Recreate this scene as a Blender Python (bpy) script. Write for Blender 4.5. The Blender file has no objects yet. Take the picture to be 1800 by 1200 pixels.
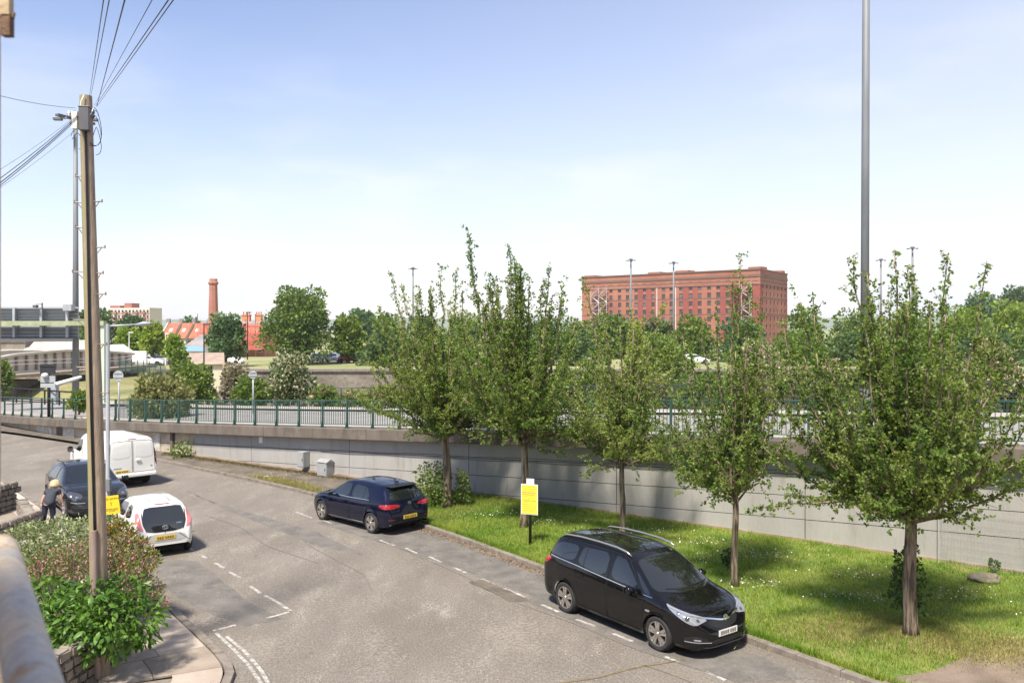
import bpy, bmesh, math, random
import numpy as np
from mathutils import Vector, Matrix
from mathutils.bvhtree import BVHTree

SC = bpy.context.scene
COL = SC.collection
R = math.radians
# ------------------------------------------------------------------ camera, sky, sun, exposure
EYE = 6.2
FPX, CX, HY = 1500.0, 900.0, 577.0          # focal length, centre and horizon of the 1800 px wide photograph
cam = bpy.data.objects.new('camera', bpy.data.cameras.new('camera'))
COL.objects.link(cam)
cam.location = (0, 0, EYE); cam.rotation_euler = (R(90), 0, 0)
cam.data.sensor_width = 36; cam.data.lens = 36 * FPX / 1800
cam.data.shift_y = -(600 - HY) / 1800
cam.data.clip_start = 0.05; cam.data.clip_end = 9000
cam.data.dof.use_dof = True; cam.data.dof.focus_distance = 26; cam.data.dof.aperture_fstop = 8.0
SC.camera = cam

SUN_EL, SUN_AZ = 57.0, -157.0                # azimuth clockwise from +Y
w = bpy.data.worlds.new('World'); SC.world = w; w.use_nodes = True
nt = w.node_tree; N = nt.nodes; L = nt.links
N.clear()
def nd(t, **k):
    n = N.new(t)
    for a, v in k.items():
        if isinstance(v, (int, float, tuple)) and a in n.inputs: n.inputs[a].default_value = v
        else: setattr(n, a, v)
    return n
sky = nd('ShaderNodeTexSky', sky_type='NISHITA', sun_disc=False, sun_elevation=R(SUN_EL), sun_rotation=R(SUN_AZ % 360),
         air_density=1.0, dust_density=.35, ozone_density=1.5, altitude=20)
tc = nd('ShaderNodeTexCoord')
mp = nd('ShaderNodeMapping'); mp.inputs['Scale'].default_value = (1.6, 1.6, 5.5)
L.new(tc.outputs['Generated'], mp.inputs['Vector'])
nz = nd('ShaderNodeTexNoise'); nz.inputs['Scale'].default_value = 1.7; nz.inputs['Detail'].default_value = 6; nz.inputs['Roughness'].default_value = .55
L.new(mp.outputs[0], nz.inputs['Vector'])
cr = nd('ShaderNodeMapRange'); cr.inputs[1].default_value = .44; cr.inputs[2].default_value = .78; cr.interpolation_type = 'SMOOTHSTEP'
L.new(nz.outputs['Fac'], cr.inputs[0])
sx = nd('ShaderNodeSeparateXYZ'); L.new(tc.outputs['Generated'], sx.inputs[0])
ev = nd('ShaderNodeMapRange'); ev.inputs[1].default_value = .0; ev.inputs[2].default_value = .40; ev.inputs[3].default_value = 1.0; ev.inputs[4].default_value = .06
ev.interpolation_type = 'SMOOTHSTEP'
L.new(sx.outputs['Z'], ev.inputs[0])
# thin bright veil towards the horizon, thicker in the drifting cloud streaks and to the right
a1 = nd('ShaderNodeMath', operation='MULTIPLY_ADD'); a1.inputs[1].default_value = .75; a1.inputs[2].default_value = .46
L.new(cr.outputs[0], a1.inputs[0])
a3 = nd('ShaderNodeMath', operation='MULTIPLY'); L.new(a1.outputs[0], a3.inputs[0]); L.new(ev.outputs[0], a3.inputs[1])
xb_ = nd('ShaderNodeMapRange'); xb_.inputs[1].default_value = -.35; xb_.inputs[2].default_value = .75; xb_.inputs[3].default_value = 0.0; xb_.inputs[4].default_value = .42
L.new(sx.outputs['X'], xb_.inputs[0])
a2 = nd('ShaderNodeMath', operation='ADD', use_clamp=True); L.new(a3.outputs[0], a2.inputs[0]); L.new(xb_.outputs[0], a2.inputs[1])
mx = nd('ShaderNodeMix', data_type='RGBA'); L.new(a2.outputs[0], mx.inputs[0])
tn = nd('ShaderNodeMix', data_type='RGBA', blend_type='MULTIPLY'); tn.inputs[0].default_value = 1.0; L.new(sky.outputs[0], tn.inputs[6]); tn.inputs[7].default_value = (1.0, .91, .97, 1)
L.new(tn.outputs[2], mx.inputs[6]); mx.inputs[7].default_value = (4.95, 5.0, 5.3, 1)
bg = nd('ShaderNodeBackground'); bg.inputs['Strength'].default_value = 0.068
L.new(mx.outputs[2], bg.inputs['Color'])
out = nd('ShaderNodeOutputWorld'); L.new(bg.outputs[0], out.inputs[0])

sl = bpy.data.lights.new('sun', 'SUN'); sl.energy = 2.65; sl.angle = R(6.5); sl.color = (1.0, .93, .82)
so = bpy.data.objects.new('sun', sl); COL.objects.link(so)
sd = Vector((math.sin(R(SUN_AZ)) * math.cos(R(SUN_EL)), math.cos(R(SUN_AZ)) * math.cos(R(SUN_EL)), math.sin(R(SUN_EL))))
so.rotation_euler = sd.to_track_quat('Z', 'Y').to_euler()
so.location = (0, 0, 60)
VS = SC.view_settings
VS.view_transform = 'Standard'; VS.look = 'None'; VS.gamma = 1; VS.use_curve_mapping = False
VS.exposure = 1.64

# ------------------------------------------------------------------ helpers
def G(px, py, z=0.0):
    """the point at height z that the photograph shows at pixel px, py"""
    d = FPX * (EYE - z) / (py - HY)
    return Vector(((px - CX) * d / FPX, d, z))
def P3(px, py, d):
    return Vector(((px - CX) * d / FPX, d, EYE - (py - HY) * d / FPX))
def sm(a, b, x):
    t = np.clip((x - a) / (b - a), 0, 1); return t * t * (3 - 2 * t)

def tag(o, label=None, cat=None, group=None, kind=None):
    if label: o['label'] = label
    if cat: o['category'] = cat
    if group: o['group'] = group
    if kind: o['kind'] = kind
    return o
def empty(name, loc=(0, 0, 0), rz=0.0, parent=None):
    o = bpy.data.objects.new(name, None); COL.objects.link(o)
    o.location = loc; o.rotation_euler = (0, 0, rz); o.empty_display_size = .3
    if parent: o.parent = parent
    return o
def put(name, me, parent=None, loc=(0, 0, 0), rot=(0, 0, 0)):
    o = bpy.data.objects.new(name, me); COL.objects.link(o)
    o.location = loc; o.rotation_euler = rot
    if parent: o.parent = parent
    return o
def kids(o): return [c for c in COL.objects if c.parent == o]
def copy_tree(o, parent=None):
    c = o.copy(); COL.objects.link(c)
    if parent: c.parent = parent
    for ch in list(o.children): copy_tree(ch, c)
    return c
def np_mesh(name, V, F, mat, smooth=False):
    """V (n,3), F (m,k) all faces with k corners"""
    V = np.asarray(V, np.float32); F = np.asarray(F, np.int32)
    me = bpy.data.meshes.new(name); k = F.shape[1]
    me.vertices.add(len(V)); me.vertices.foreach_set('co', V.ravel())
    me.loops.add(F.size); me.loops.foreach_set('vertex_index', F.ravel())
    me.polygons.add(len(F)); me.polygons.foreach_set('loop_start', np.arange(0, F.size, k, dtype=np.int32))
    if smooth: me.polygons.foreach_set('use_smooth', np.ones(len(F), bool))
    me.update(calc_edges=True); me.materials.append(mat)
    return me

class MB:
    def __init__(s): s.v = []; s.f = []
    def add(s, v, f):
        b = len(s.v); s.v += [tuple(p) for p in v]; s.f += [tuple(i + b for i in q) for q in f]; return s
    def box(s, c, size, rz=0.0, M=None):
        x, y, z = size[0] / 2, size[1] / 2, size[2] / 2
        pts = [Vector((a * x, b * y, d * z)) for d in (-1, 1) for b in (-1, 1) for a in (-1, 1)]
        m = Matrix.Rotation(rz, 3, 'Z') if M is None else M
        c = Vector(c)
        return s.add([m @ p + c for p in pts], [(0, 2, 3, 1), (4, 5, 7, 6), (0, 1, 5, 4), (2, 6, 7, 3), (0, 4, 6, 2), (1, 3, 7, 5)])
    def bar(s, a, b, wd, h, up=(0, 0, 1)):
        a = Vector(a); b = Vector(b); d = b - a; ln = d.length; d.normalize()
        u = Vector(up)
        if abs(d.dot(u)) > .98: u = Vector((1, 0, 0))
        sd_ = d.cross(u).normalized(); u = sd_.cross(d)
        return s.box((a + b) / 2, (ln, wd, h), M=Matrix((d, sd_, u)).transposed())
    def tube(s, pts, r, n=8, cap=True):
        pts = [Vector(p) for p in pts]; m = len(pts)
        rs = list(r) if hasattr(r, '__len__') else [r] * m
        b = len(s.v); pu = None
        for i, p in enumerate(pts):
            d = (pts[min(i + 1, m - 1)] - pts[max(i - 1, 0)])
            d = d.normalized() if d.length > 1e-9 else Vector((0, 0, 1))
            u = pu if pu is not None else (Vector((1, 0, 0)) if abs(d.x) < .9 else Vector((0, 1, 0)))
            u = (u - d * u.dot(d))
            u = u.normalized() if u.length > 1e-6 else d.orthogonal().normalized()
            pu = u; q = d.cross(u)
            for k in range(n):
                a = 2 * math.pi * k / n
                s.v.append(tuple(p + (u * math.cos(a) + q * math.sin(a)) * rs[i]))
        for i in range(m - 1):
            for k in range(n):
                k2 = (k + 1) % n
                s.f.append((b + i * n + k, b + i * n + k2, b + (i + 1) * n + k2, b + (i + 1) * n + k))
        if cap:
            s.f.append(tuple(b + k for k in reversed(range(n)))); s.f.append(tuple(b + (m - 1) * n + k for k in range(n)))
        return s
    def cyl(s, a, b, r0, r1=None, n=12): return s.tube([a, b], [r0, r0 if r1 is None else r1], n)
    def lathe(s, prof, c=(0, 0, 0), n=24, axis='Z'):
        b = len(s.v); c = Vector(c)
        for (r, h) in prof:
            for k in range(n):
                a = 2 * math.pi * k / n
                p = (r * math.cos(a), r * math.sin(a), h) if axis == 'Z' else ((r * math.cos(a), h, r * math.sin(a)) if axis == 'Y' else (h, r * math.cos(a), r * math.sin(a)))
                s.v.append(tuple(Vector(p) + c))
        for i in range(len(prof) - 1):
            for k in range(n):
                k2 = (k + 1) % n
                s.f.append((b + i * n + k, b + i * n + k2, b + (i + 1) * n + k2, b + (i + 1) * n + k))
        return s
    def prism(s, poly, z0, z1):
        n = len(poly)
        v = [(p[0], p[1], z0) for p in poly] + [(p[0], p[1], z1) for p in poly]
        f = [tuple(reversed(range(n))), tuple(range(n, 2 * n))] + [(i, (i + 1) % n, n + (i + 1) % n, n + i) for i in range(n)]
        return s.add(v, f)
    def mesh(s, name, mat, smooth=False, auto=None):
        me = bpy.data.meshes.new(name); me.from_pydata(s.v, [], s.f)
        bm = bmesh.new(); bm.from_mesh(me); bmesh.ops.recalc_face_normals(bm, faces=bm.faces); bm.to_mesh(me); bm.free()
        if smooth: me.polygons.foreach_set('use_smooth', [True] * len(me.polygons))
        if auto: me.set_sharp_from_angle(angle=R(auto))
        me.materials.append(mat); me.update(); return me
    def build(s, name, mat, parent=None, smooth=False, loc=(0, 0, 0), rot=(0, 0, 0), bevel=0, auto=None):
        o = put(name, s.mesh(name, mat, smooth or bool(auto), auto), parent, loc, rot)
        if bevel:
            m = o.modifiers.new('bevel', 'BEVEL'); m.width = bevel; m.segments = 2; m.limit_method = 'ANGLE'
        return o

# ------------------------------------------------------------------ materials
def M(name, c, rough=.6, metal=0.0, c2=None, scale=4.0, lo=.35, hi=.65, detail=5, bump=0.0, bscale=None, coat=0.0, spec=.5,
      stretch=(1, 1, 1), rot=0.0, fine=0.0, fscale=60, c3=None, s3=.6, lo3=.55, hi3=.7, coord='pos', island=0.0, alpha=None, fade=None):
    m = bpy.data.materials.new(name); m.use_nodes = True
    t = m.node_tree; n = t.nodes; l = t.links; b = n['Principled BSDF']
    b.inputs['Roughness'].default_value = rough; b.inputs['Metallic'].default_value = metal
    b.inputs['Specular IOR Level'].default_value = spec; b.inputs['Coat Weight'].default_value = coat; b.inputs['Coat Roughness'].default_value = .05; b.inputs['Coat IOR'].default_value = 1.5
    if coord == 'pos': vec = n.new('ShaderNodeNewGeometry').outputs['Position']
    else: vec = n.new('ShaderNodeTexCoord').outputs['Object']
    mpn = n.new('ShaderNodeMapping'); mpn.inputs['Scale'].default_value = stretch; mpn.inputs['Rotation'].default_value = (0, 0, rot)
    l.new(vec, mpn.inputs[0]); vec = mpn.outputs[0]
    def noise(sc, det=detail, ro=.6):
        k = n.new('ShaderNodeTexNoise'); k.inputs['Scale'].default_value = sc; k.inputs['Detail'].default_value = det; k.inputs['Roughness'].default_value = ro
        l.new(vec, k.inputs['Vector']); return k.outputs['Fac']
    def rng(x, a, bb, o0=0.0, o1=1.0):
        k = n.new('ShaderNodeMapRange'); k.inputs[1].default_value = a; k.inputs[2].default_value = bb; k.inputs[3].default_value = o0; k.inputs[4].default_value = o1
        l.new(x, k.inputs[0]); return k.outputs[0]
    def mixc(f, A, B, mode='MIX'):
        k = n.new('ShaderNodeMix'); k.data_type = 'RGBA'; k.blend_type = mode
        for s_, v in ((0, f), (6, A), (7, B)):
            if hasattr(v, 'is_output'): l.new(v, k.inputs[s_])
            elif s_ == 0: k.inputs[0].default_value = v
            else: k.inputs[s_].default_value = (*v, 1)
        return k.outputs[2]
    col = None
    if c2: col = mixc(rng(noise(scale), lo, hi), c, c2)
    if c3: col = mixc(rng(noise(s3, 7, .65), lo3, hi3), col if col is not None else c, c3)
    if fine:
        g = rng(noise(fscale, 3), .3, .7, 1 - fine, 1 + fine)
        k = n.new('ShaderNodeVectorMath'); k.operation = 'SCALE'
        if col is not None: l.new(col, k.inputs[0])
        else: k.inputs[0].default_value = c
        l.new(g, k.inputs['Scale']); col = k.outputs[0]
    if island:
        ri = n.new('ShaderNodeNewGeometry').outputs['Random Per Island']
        g = rng(ri, 0, 1, 1 - island, 1 + island)
        k = n.new('ShaderNodeVectorMath'); k.operation = 'SCALE'
        if col is not None: l.new(col, k.inputs[0])
        else: k.inputs[0].default_value = c
        l.new(g, k.inputs['Scale']); col = k.outputs[0]
    if col is not None: l.new(col, b.inputs['Base Color'])
    else: b.inputs['Base Color'].default_value = (*c, 1)
    if bump:
        k = n.new('ShaderNodeBump'); k.inputs['Strength'].default_value = bump; k.inputs['Distance'].default_value = .02
        l.new(noise(bscale or scale * 8, 6), k.inputs['Height']); l.new(k.outputs[0], b.inputs['Normal'])
    if alpha is not None: b.inputs['Alpha'].default_value = alpha
    return m
def leafmat(name, c, c2, trans=.35, scale=.9, island=.35, rough=.5, tint=(1.25, 1.3, .7)):
    m = M(name, c, rough, c2=c2, scale=scale, lo=.38, hi=.62, island=island, spec=.3)
    t = m.node_tree; n = t.nodes; l = t.links; b = n['Principled BSDF']
    tr = n.new('ShaderNodeBsdfTranslucent'); src = b.inputs['Base Color'].links[0].from_socket
    k = n.new('ShaderNodeVectorMath'); k.operation = 'MULTIPLY'; k.inputs[1].default_value = tint; l.new(src, k.inputs[0]); l.new(k.outputs[0], tr.inputs['Color'])
    ms = n.new('ShaderNodeMixShader'); ms.inputs[0].default_value = trans
    l.new(b.outputs[0], ms.inputs[1]); l.new(tr.outputs[0], ms.inputs[2]); l.new(ms.outputs[0], n['Material Output'].inputs[0])
    return m

def leaf_arrays(P, D, size, aspect, rng, fold=.25):
    P = np.asarray(P); n = len(P)
    D = D / (np.linalg.norm(D, axis=1, keepdims=True) + 1e-9)
    S = np.cross(D, rng.normal(size=(n, 3))); S /= np.linalg.norm(S, axis=1, keepdims=True) + 1e-9
    Q = np.cross(D, S)
    Ln = size[:, None]; Wd = Ln * aspect * .5
    V = np.stack([P, P + D * Ln * .45 + S * Wd - Q * Wd * fold, P + D * Ln, P + D * Ln * .45 - S * Wd - Q * Wd * fold], 1).reshape(-1, 3)
    return V
def leaves(name, P, D, size, mat, parent=None, aspect=.7, rng=None, fold=.25):
    V = leaf_arrays(P, D, size, aspect, rng, fold)
    return put(name, np_mesh(name, V, np.arange(len(V)).reshape(-1, 4), mat), parent)

# hues are those of the things themselves
m_leaf_street = leafmat('street_tree_leaf', (.115, .195, .034), (.22, .275, .064), .5, 1.1, .5)
m_leaf_street_light = leafmat('street_tree_leaf_light', (.14, .22, .040), (.265, .315, .08), .5, 1.3, .5)
m_leaf_mid = leafmat('mid_green_leaf', (.115, .18, .040), (.19, .25, .06), .42, .35, .4)
m_leaf_dark = leafmat('dark_green_leaf', (.060, .11, .035), (.105, .16, .05), .36, .35, .4)
m_leaf_lime = leafmat('lime_leaf', (.19, .28, .04), (.28, .34, .06), .42, .5, .3)
m_leaf_olive = leafmat('olive_leaf', (.15, .16, .055), (.23, .23, .09), .32, .4, .35)
m_leaf_pale = leafmat('pale_blossom', (.36, .32, .21), (.52, .47, .33), .3, .8, .3, tint=(1.1, 1.1, .9))
m_leaf_blue = leafmat('blue_green_leaf', (.08, .15, .065), (.13, .20, .085), .36, .3, .35)
m_leaf_laurel = leafmat('glossy_shrub_leaf', (.055, .135, .02), (.13, .24, .035), .3, 2.5, .4, rough=.42)
m_leaf_varieg = leafmat('variegated_leaf', (.13, .19, .06), (.42, .44, .24), .3, 6, .5, tint=(1.1, 1.15, .9))
m_leaf_pink = leafmat('pink_flower', (.60, .17, .24), (.68, .36, .38), .3, 3, .35, tint=(1.1, 1, 1))
m_leaf_red = leafmat('bronze_new_leaf', (.33, .11, .04), (.36, .30, .05), .35, 3, .3)
m_leaf_dry = leafmat('dry_grey_twig_leaf', (.20, .17, .12), (.30, .26, .18), .2, .6, .3)
m_bark = M('bark', (.085, .062, .045), .9, c2=(.30, .225, .155), lo=.42, hi=.58, scale=16, stretch=(1, 1, .12), bump=1.0, bscale=26)
m_bark_dark = M('dark_bark', (.06, .05, .042), .9, c2=(.12, .1, .08), scale=6, stretch=(1, 1, .2), bump=.6)
m_black = M('black_trim', (.012, .012, .013), .45)
m_steel = M('galvanised_steel', (.34, .355, .37), .5, .25, c2=(.42, .435, .445), scale=3, stretch=(1, 1, .3))
m_steel_dk = M('weathered_column_steel', (.15, .158, .163), .6, .05, c2=(.20, .208, .212), scale=2, stretch=(1, 1, .2))
m_green_metal = M('dark_green_paint', (.020, .070, .052), .5, c2=(.035, .09, .07), scale=6)
m_white = M('white_paint', (.78, .77, .74), .5, c2=(.68, .66, .62), scale=3)
m_cream = M('cream_render', (.66, .60, .48), .8, c2=(.58, .52, .42), scale=.8)
m_glass_far = M('far_window_glass', (.03, .034, .04), .08, spec=.6)
# ------------------------------------------------------------------ the lie of the land
def fit(px_list, z=0.0, deg=None):
    return [G(x, y, z) for x, y in px_list]
wall_px = [(1790, 1021), (1570, 981), (1330, 942), (1060, 905), (825, 877), (538, 835), (309, 799), (60, 761)]
wp = fit(wall_px)
wcx = np.polyfit([p.x for p in wp], [p.y for p in wp], 3)
tops = [(12.4, 3.30), (7.3, 2.90), (-1.55, 2.47), (-8.7, 2.10), (-16.4, 1.53), (-29.7, .90)]
wcz = np.polyfit([a for a, _ in tops], [b for _, b in tops], 2)
XS = np.linspace(19, -52, 1500)
def wall_y(x): 
    x0 = np.clip(x, -31, 13)
    return np.polyval(wcx, x0) + (x - x0) * np.polyval(np.polyder(wcx), x0)
def wall_z(x):
    x0 = np.clip(x, -31, 14)
    return np.polyval(wcz, x0) + (x - x0) * np.polyval(np.polyder(wcz), x0)
YS = wall_y(XS)
SS = np.concatenate([[0], np.cumsum(np.hypot(np.diff(XS), np.diff(YS)))])
def wall_at(s):
    """point at the foot of the wall, unit tangent (towards the left), unit normal (towards the street), height of the coping top"""
    x = float(np.interp(s, SS, XS)); y = float(np.interp(s, SS, YS))
    x2 = float(np.interp(s + .05, SS, XS)); y2 = float(np.interp(s + .05, SS, YS))
    t = Vector((x2 - x, y2 - y, 0)).normalized()
    return Vector((x, y, 0)), t, Vector((-t.y, t.x, 0)) if (-t.x) < 0 else Vector((-t.y, t.x, 0)), float(wall_z(x))
_p, _t, _n, _z = wall_at(20)
NSIGN = 1 if _n.y < 0 else -1
def wall(s, off=0.0, z=0.0):
    p, t, n, zt = wall_at(s)
    q = p + n * NSIGN * off; q.z = z
    return q
def s_of_x(x): return float(np.interp(-x, -XS, SS))
SMAX = float(SS[-1])

def strip(name, A, B, mat, z=None, kind='structure', parent=None, nsub=1):
    """a sheet between two polylines with the same number of points"""
    V = []; F = []
    m = nsub + 1
    for a, b in zip(A, B):
        for k in range(m): V.append(Vector(a).lerp(Vector(b), k / nsub))
    for i in range(len(A) - 1):
        for k in range(nsub): F.append((i * m + k, i * m + k + 1, (i + 1) * m + k + 1, (i + 1) * m + k))
    me = bpy.data.meshes.new(name); me.from_pydata([tuple(v) for v in V], [], F)
    bm = bmesh.new(); bm.from_mesh(me); bmesh.ops.recalc_face_normals(bm, faces=bm.faces)
    if sum(f.normal.z for f in bm.faces) < 0: bmesh.ops.reverse_faces(bm, faces=bm.faces)
    bm.to_mesh(me); bm.free(); me.materials.append(mat)
    o = put(name, me, parent)
    if kind: o['kind'] = kind
    return o
def resample(pts, step):
    P = np.array([tuple(p) for p in pts]); d = np.concatenate([[0], np.cumsum(np.linalg.norm(np.diff(P, axis=0), axis=1))])
    # smooth curve through the points
    n = max(2, int(round(d[-1] / step)) + 1); t = np.linspace(0, d[-1], n)
    Q = np.stack([np.interp(np.linspace(0, d[-1], 600), d, P[:, k]) for k in range(P.shape[1])], 1)
    ker = np.exp(-np.linspace(-2.5, 2.5, 61) ** 2); ker /= ker.sum()
    Qp = np.pad(Q, ((30, 30), (0, 0)), mode='reflect', reflect_type='odd')
    Q = np.stack([np.convolve(Qp[:, k], ker, 'valid') for k in range(P.shape[1])], 1)
    dd = np.concatenate([[0], np.cumsum(np.linalg.norm(np.diff(Q, axis=0), axis=1))]); t = np.linspace(0, dd[-1], n)
    return [Vector([np.interp(u, dd, Q[:, k]) for k in range(P.shape[1])]) for u in t]

RK = [Vector((9.6, 10.0, 0)), Vector((7.6, 12.8, 0))] + fit([(1500, 1197), (1311, 1128), (1100, 1056), (940, 1000), (880, 976), (740, 926), (558, 873), (429, 843), (278, 811), (130, 780), (5, 761)]) + [Vector((-44, 57, 0))]
LK = [Vector((-9.5, 10.9, 0)), Vector((-7.2, 11.4, 0)), Vector((-5.4, 12.6, 0)), Vector((-4.75, 14.0, 0))] + fit([(428, 1183), (400, 1160), (342, 1105), (300, 1066)]) + fit([(80, 895), (5, 845)]) + [Vector((-30, 45.5, 0))]
rk = resample(RK, .92); lk = resample(LK, .92)
def offset_line(pts, d):
    o = []
    for i, p in enumerate(pts):
        t = (pts[min(i + 1, len(pts) - 1)] - pts[max(i - 1, 0)]).normalized()
        o.append(p + Vector((-t.y, t.x, 0)) * d)
    return o
# for rk and lk (both run away from the camera to the left) the left normal is towards the left pavement

m_ground = M('earth', (.13, .10, .07), .95, c2=(.20, .16, .11), scale=1.2, bump=.4)
m_road = M('worn_asphalt', (.148, .127, .103), .88, c2=(.190, .165, .136), scale=.55, lo=.36, hi=.64, detail=8, stretch=(1, .42, 1), rot=R(52), fine=.30, fscale=30, bump=.6, bscale=55)
def aggregate(m, col, big, small, lo, hi, amt=1.0):
    """worn surface: pale chippings laid bare in patches"""
    t = m.node_tree; n = t.nodes; l = t.links; b = n['Principled BSDF']; src = b.inputs['Base Color'].links[0].from_socket
    pos = n.new('ShaderNodeNewGeometry').outputs['Position']; f = []
    mpn = n.new('ShaderNodeMapping'); mpn.inputs['Rotation'].default_value = (0, 0, R(52)); mpn.inputs['Scale'].default_value = (1, .45, 1); l.new(pos, mpn.inputs[0])
    for sc, v, det in ((big, mpn.outputs[0], 6), (small, pos, 4)):
        k = n.new('ShaderNodeTexNoise'); k.inputs['Scale'].default_value = sc; k.inputs['Detail'].default_value = det; k.inputs['Roughness'].default_value = .65; l.new(v, k.inputs['Vector']); f.append(k.outputs['Fac'])
    a = n.new('ShaderNodeMath'); a.operation = 'MULTIPLY_ADD'; l.new(f[0], a.inputs[0]); a.inputs[1].default_value = .9; l.new(f[1], a.inputs[2])
    r_ = n.new('ShaderNodeMapRange'); r_.inputs[1].default_value = lo; r_.inputs[2].default_value = hi; r_.inputs[4].default_value = amt; l.new(a.outputs[0], r_.inputs[0])
    mx_ = n.new('ShaderNodeMix'); mx_.data_type = 'RGBA'; l.new(r_.outputs[0], mx_.inputs[0]); l.new(src, mx_.inputs[6]); mx_.inputs[7].default_value = (*col, 1); l.new(mx_.outputs[2], b.inputs['Base Color'])
aggregate(m_road, (.285, .255, .212), .7, 13, .97, 1.17, .7)
aggregate(m_road, (.085, .076, .066), 1.7, 5, 1.10, 1.28, .7)
aggregate(m_road, (.42, .38, .32), 1.1, 26, 1.08, 1.22, .8)
m_patch = M('dark_asphalt_patch', (.108, .098, .087), .9, c2=(.170, .154, .134), scale=2.0, fine=.25, fscale=50, bump=.4, bscale=80, c3=(.24, .22, .19), s3=3.0, lo3=.6, hi3=.75)
aggregate(m_patch, (.21, .19, .165), 1.6, 16, 1.02, 1.18, .8)
m_verge = M('dark_footway', (.085, .07, .055), .95, c2=(.16, .135, .10), scale=1.5, fine=.25, fscale=25, bump=.4)
m_kerb = M('kerb_stone', (.235, .205, .17), .85, c2=(.15, .125, .10), scale=4, fine=.15, bump=.3, bscale=40)
m_slab = M('paving_slab', (.43, .36, .295), .85, c2=(.33, .27, .215), scale=1.6, lo=.35, hi=.7, fine=.12, fscale=45, bump=.25, bscale=50, c3=(.20, .17, .13), s3=3.5, lo3=.62, hi3=.75)
m_soil_grass = M('grass_ground', (.10, .16, .025), .95, c2=(.17, .20, .04), scale=1.3, fine=.3, fscale=30, c3=(.27, .22, .095), s3=.9, lo3=.58, hi3=.70, bump=.6, bscale=40)
m_path = M('old_path', (.15, .112, .082), .92, c2=(.235, .18, .135), scale=1.4, fine=.18, fscale=40, bump=.4, c3=(.12, .095, .07), s3=2.2, lo3=.58, hi3=.7)
m_deck = M('upper_road_surface', (.215, .20, .185), .9, c2=(.275, .26, .24), scale=.8, fine=.1)
m_fpath = M('pale_footway', (.37, .345, .31), .9, c2=(.31, .285, .25), scale=.8, fine=.1)
m_mud = M('river_mud', (.12, .10, .08), .6)
m_line = M('road_paint', (.50, .475, .43), .85, c2=(.19, .172, .15), scale=9, lo=.36, hi=.62, detail=8)
m_line_y = M('worn_yellow_paint', (.52, .45, .22), .8, c2=(.28, .25, .19), scale=6, lo=.4, hi=.7)

# lower ground and the street
foot = [wall(s, -.2, -.06) for s in np.linspace(0, SMAX, 60)]
strip('ground', foot, [Vector((x, -30, -.06)) for x in np.linspace(40, -70, 60)], m_ground)
strip('road', [p for p in rk], [l for l in resample(LK, 1.0)[:0]] or [lk[min(int(i * (len(lk) - 1) / (len(rk) - 1)), len(lk) - 1)] for i in range(len(rk))], m_road, nsub=3)
strip('road', [Vector((9.6, 10.0, .0)), Vector((9, -5, 0))], [Vector((-9.5, 10.9, .0)), Vector((-9.5, -5, 0))], m_road)

# right side: footway under the wall, then the grass verge
def between(line, k0, k1): return line[k0:k1]
ir0 = min(range(len(rk)), key=lambda i: (rk[i] - G(735, 924)).length)
NV = len(rk)
wall_for = []
for p in rk:
    xs = p.x + 4.0
    # nearest point of the wall
    i = int(np.argmin((XS - p.x) ** 2 + (YS - p.y) ** 2)); wall_for.append(Vector((XS[i], YS[i], 0)))
ko = offset_line(rk, -.16)
strip('verge_footway', [Vector((p.x, p.y, .10)) for p in ko[ir0 - 1:]], [Vector((p.x, p.y, .13)) for p in wall_for[ir0 - 1:]], m_verge, nsub=3)
gA = [Vector((p.x, p.y, .10)) for p in ko[:ir0]]
gB = [Vector((p.x, p.y, .16)) for p in wall_for[:ir0]]
# fan out to the right, so that the verge reaches the wall as far as the frame
gB = [Vector((float(x), float(wall_y(x)), .16)) for x in np.linspace(18.5, wall_for[ir0 - 1].x, ir0)]
strip('grass_verge', gA, gB, m_soil_grass, nsub=6)
pth = fit([(1500, 1230), (1560, 1192), (1640, 1178), (1710, 1148), (1800, 1110), (1900, 1078)], .125)
ptb = [Vector((p.x + 3.5, p.y - 4.5, .125)) for p in pth]
strip('path', pth, ptb, m_path, nsub=2)

def stones(line, name, structure_name, width, height, ztop, mat, side, gap=.012, rngseed=1, i0=0, i1=None, zj=.008):
    rg = random.Random(rngseed); root = empty(structure_name); root['kind'] = 'structure'
    for i in range(i0, (i1 or len(line)) - 1):
        a, b = line[i], line[i + 1]; d = (b - a); ln = d.length; t = d.normalized(); nn = Vector((-t.y, t.x, 0)) * side
        c = (a + b) / 2 + nn * (width / 2 + rg.uniform(-.008, .008))
        mb = MB().box((0, 0, 0), (ln - gap, width, height))
        o = mb.build(name, mat, root, loc=(c.x, c.y, ztop - height / 2 + rg.uniform(-zj, zj)), rot=(rg.uniform(-.02, .02), rg.uniform(-.006, .006), math.atan2(t.y, t.x) + rg.uniform(-.01, .01)), bevel=.012)
    return root
stones(rk, 'kerbstone', 'right_kerb', .15, .24, .115, m_kerb, -1, i1=46)
stones(resample(LK, .55), 'kerbstone', 'left_kerb', .16, .24, .10, m_kerb, 1, rngseed=3, gap=.006)

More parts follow.
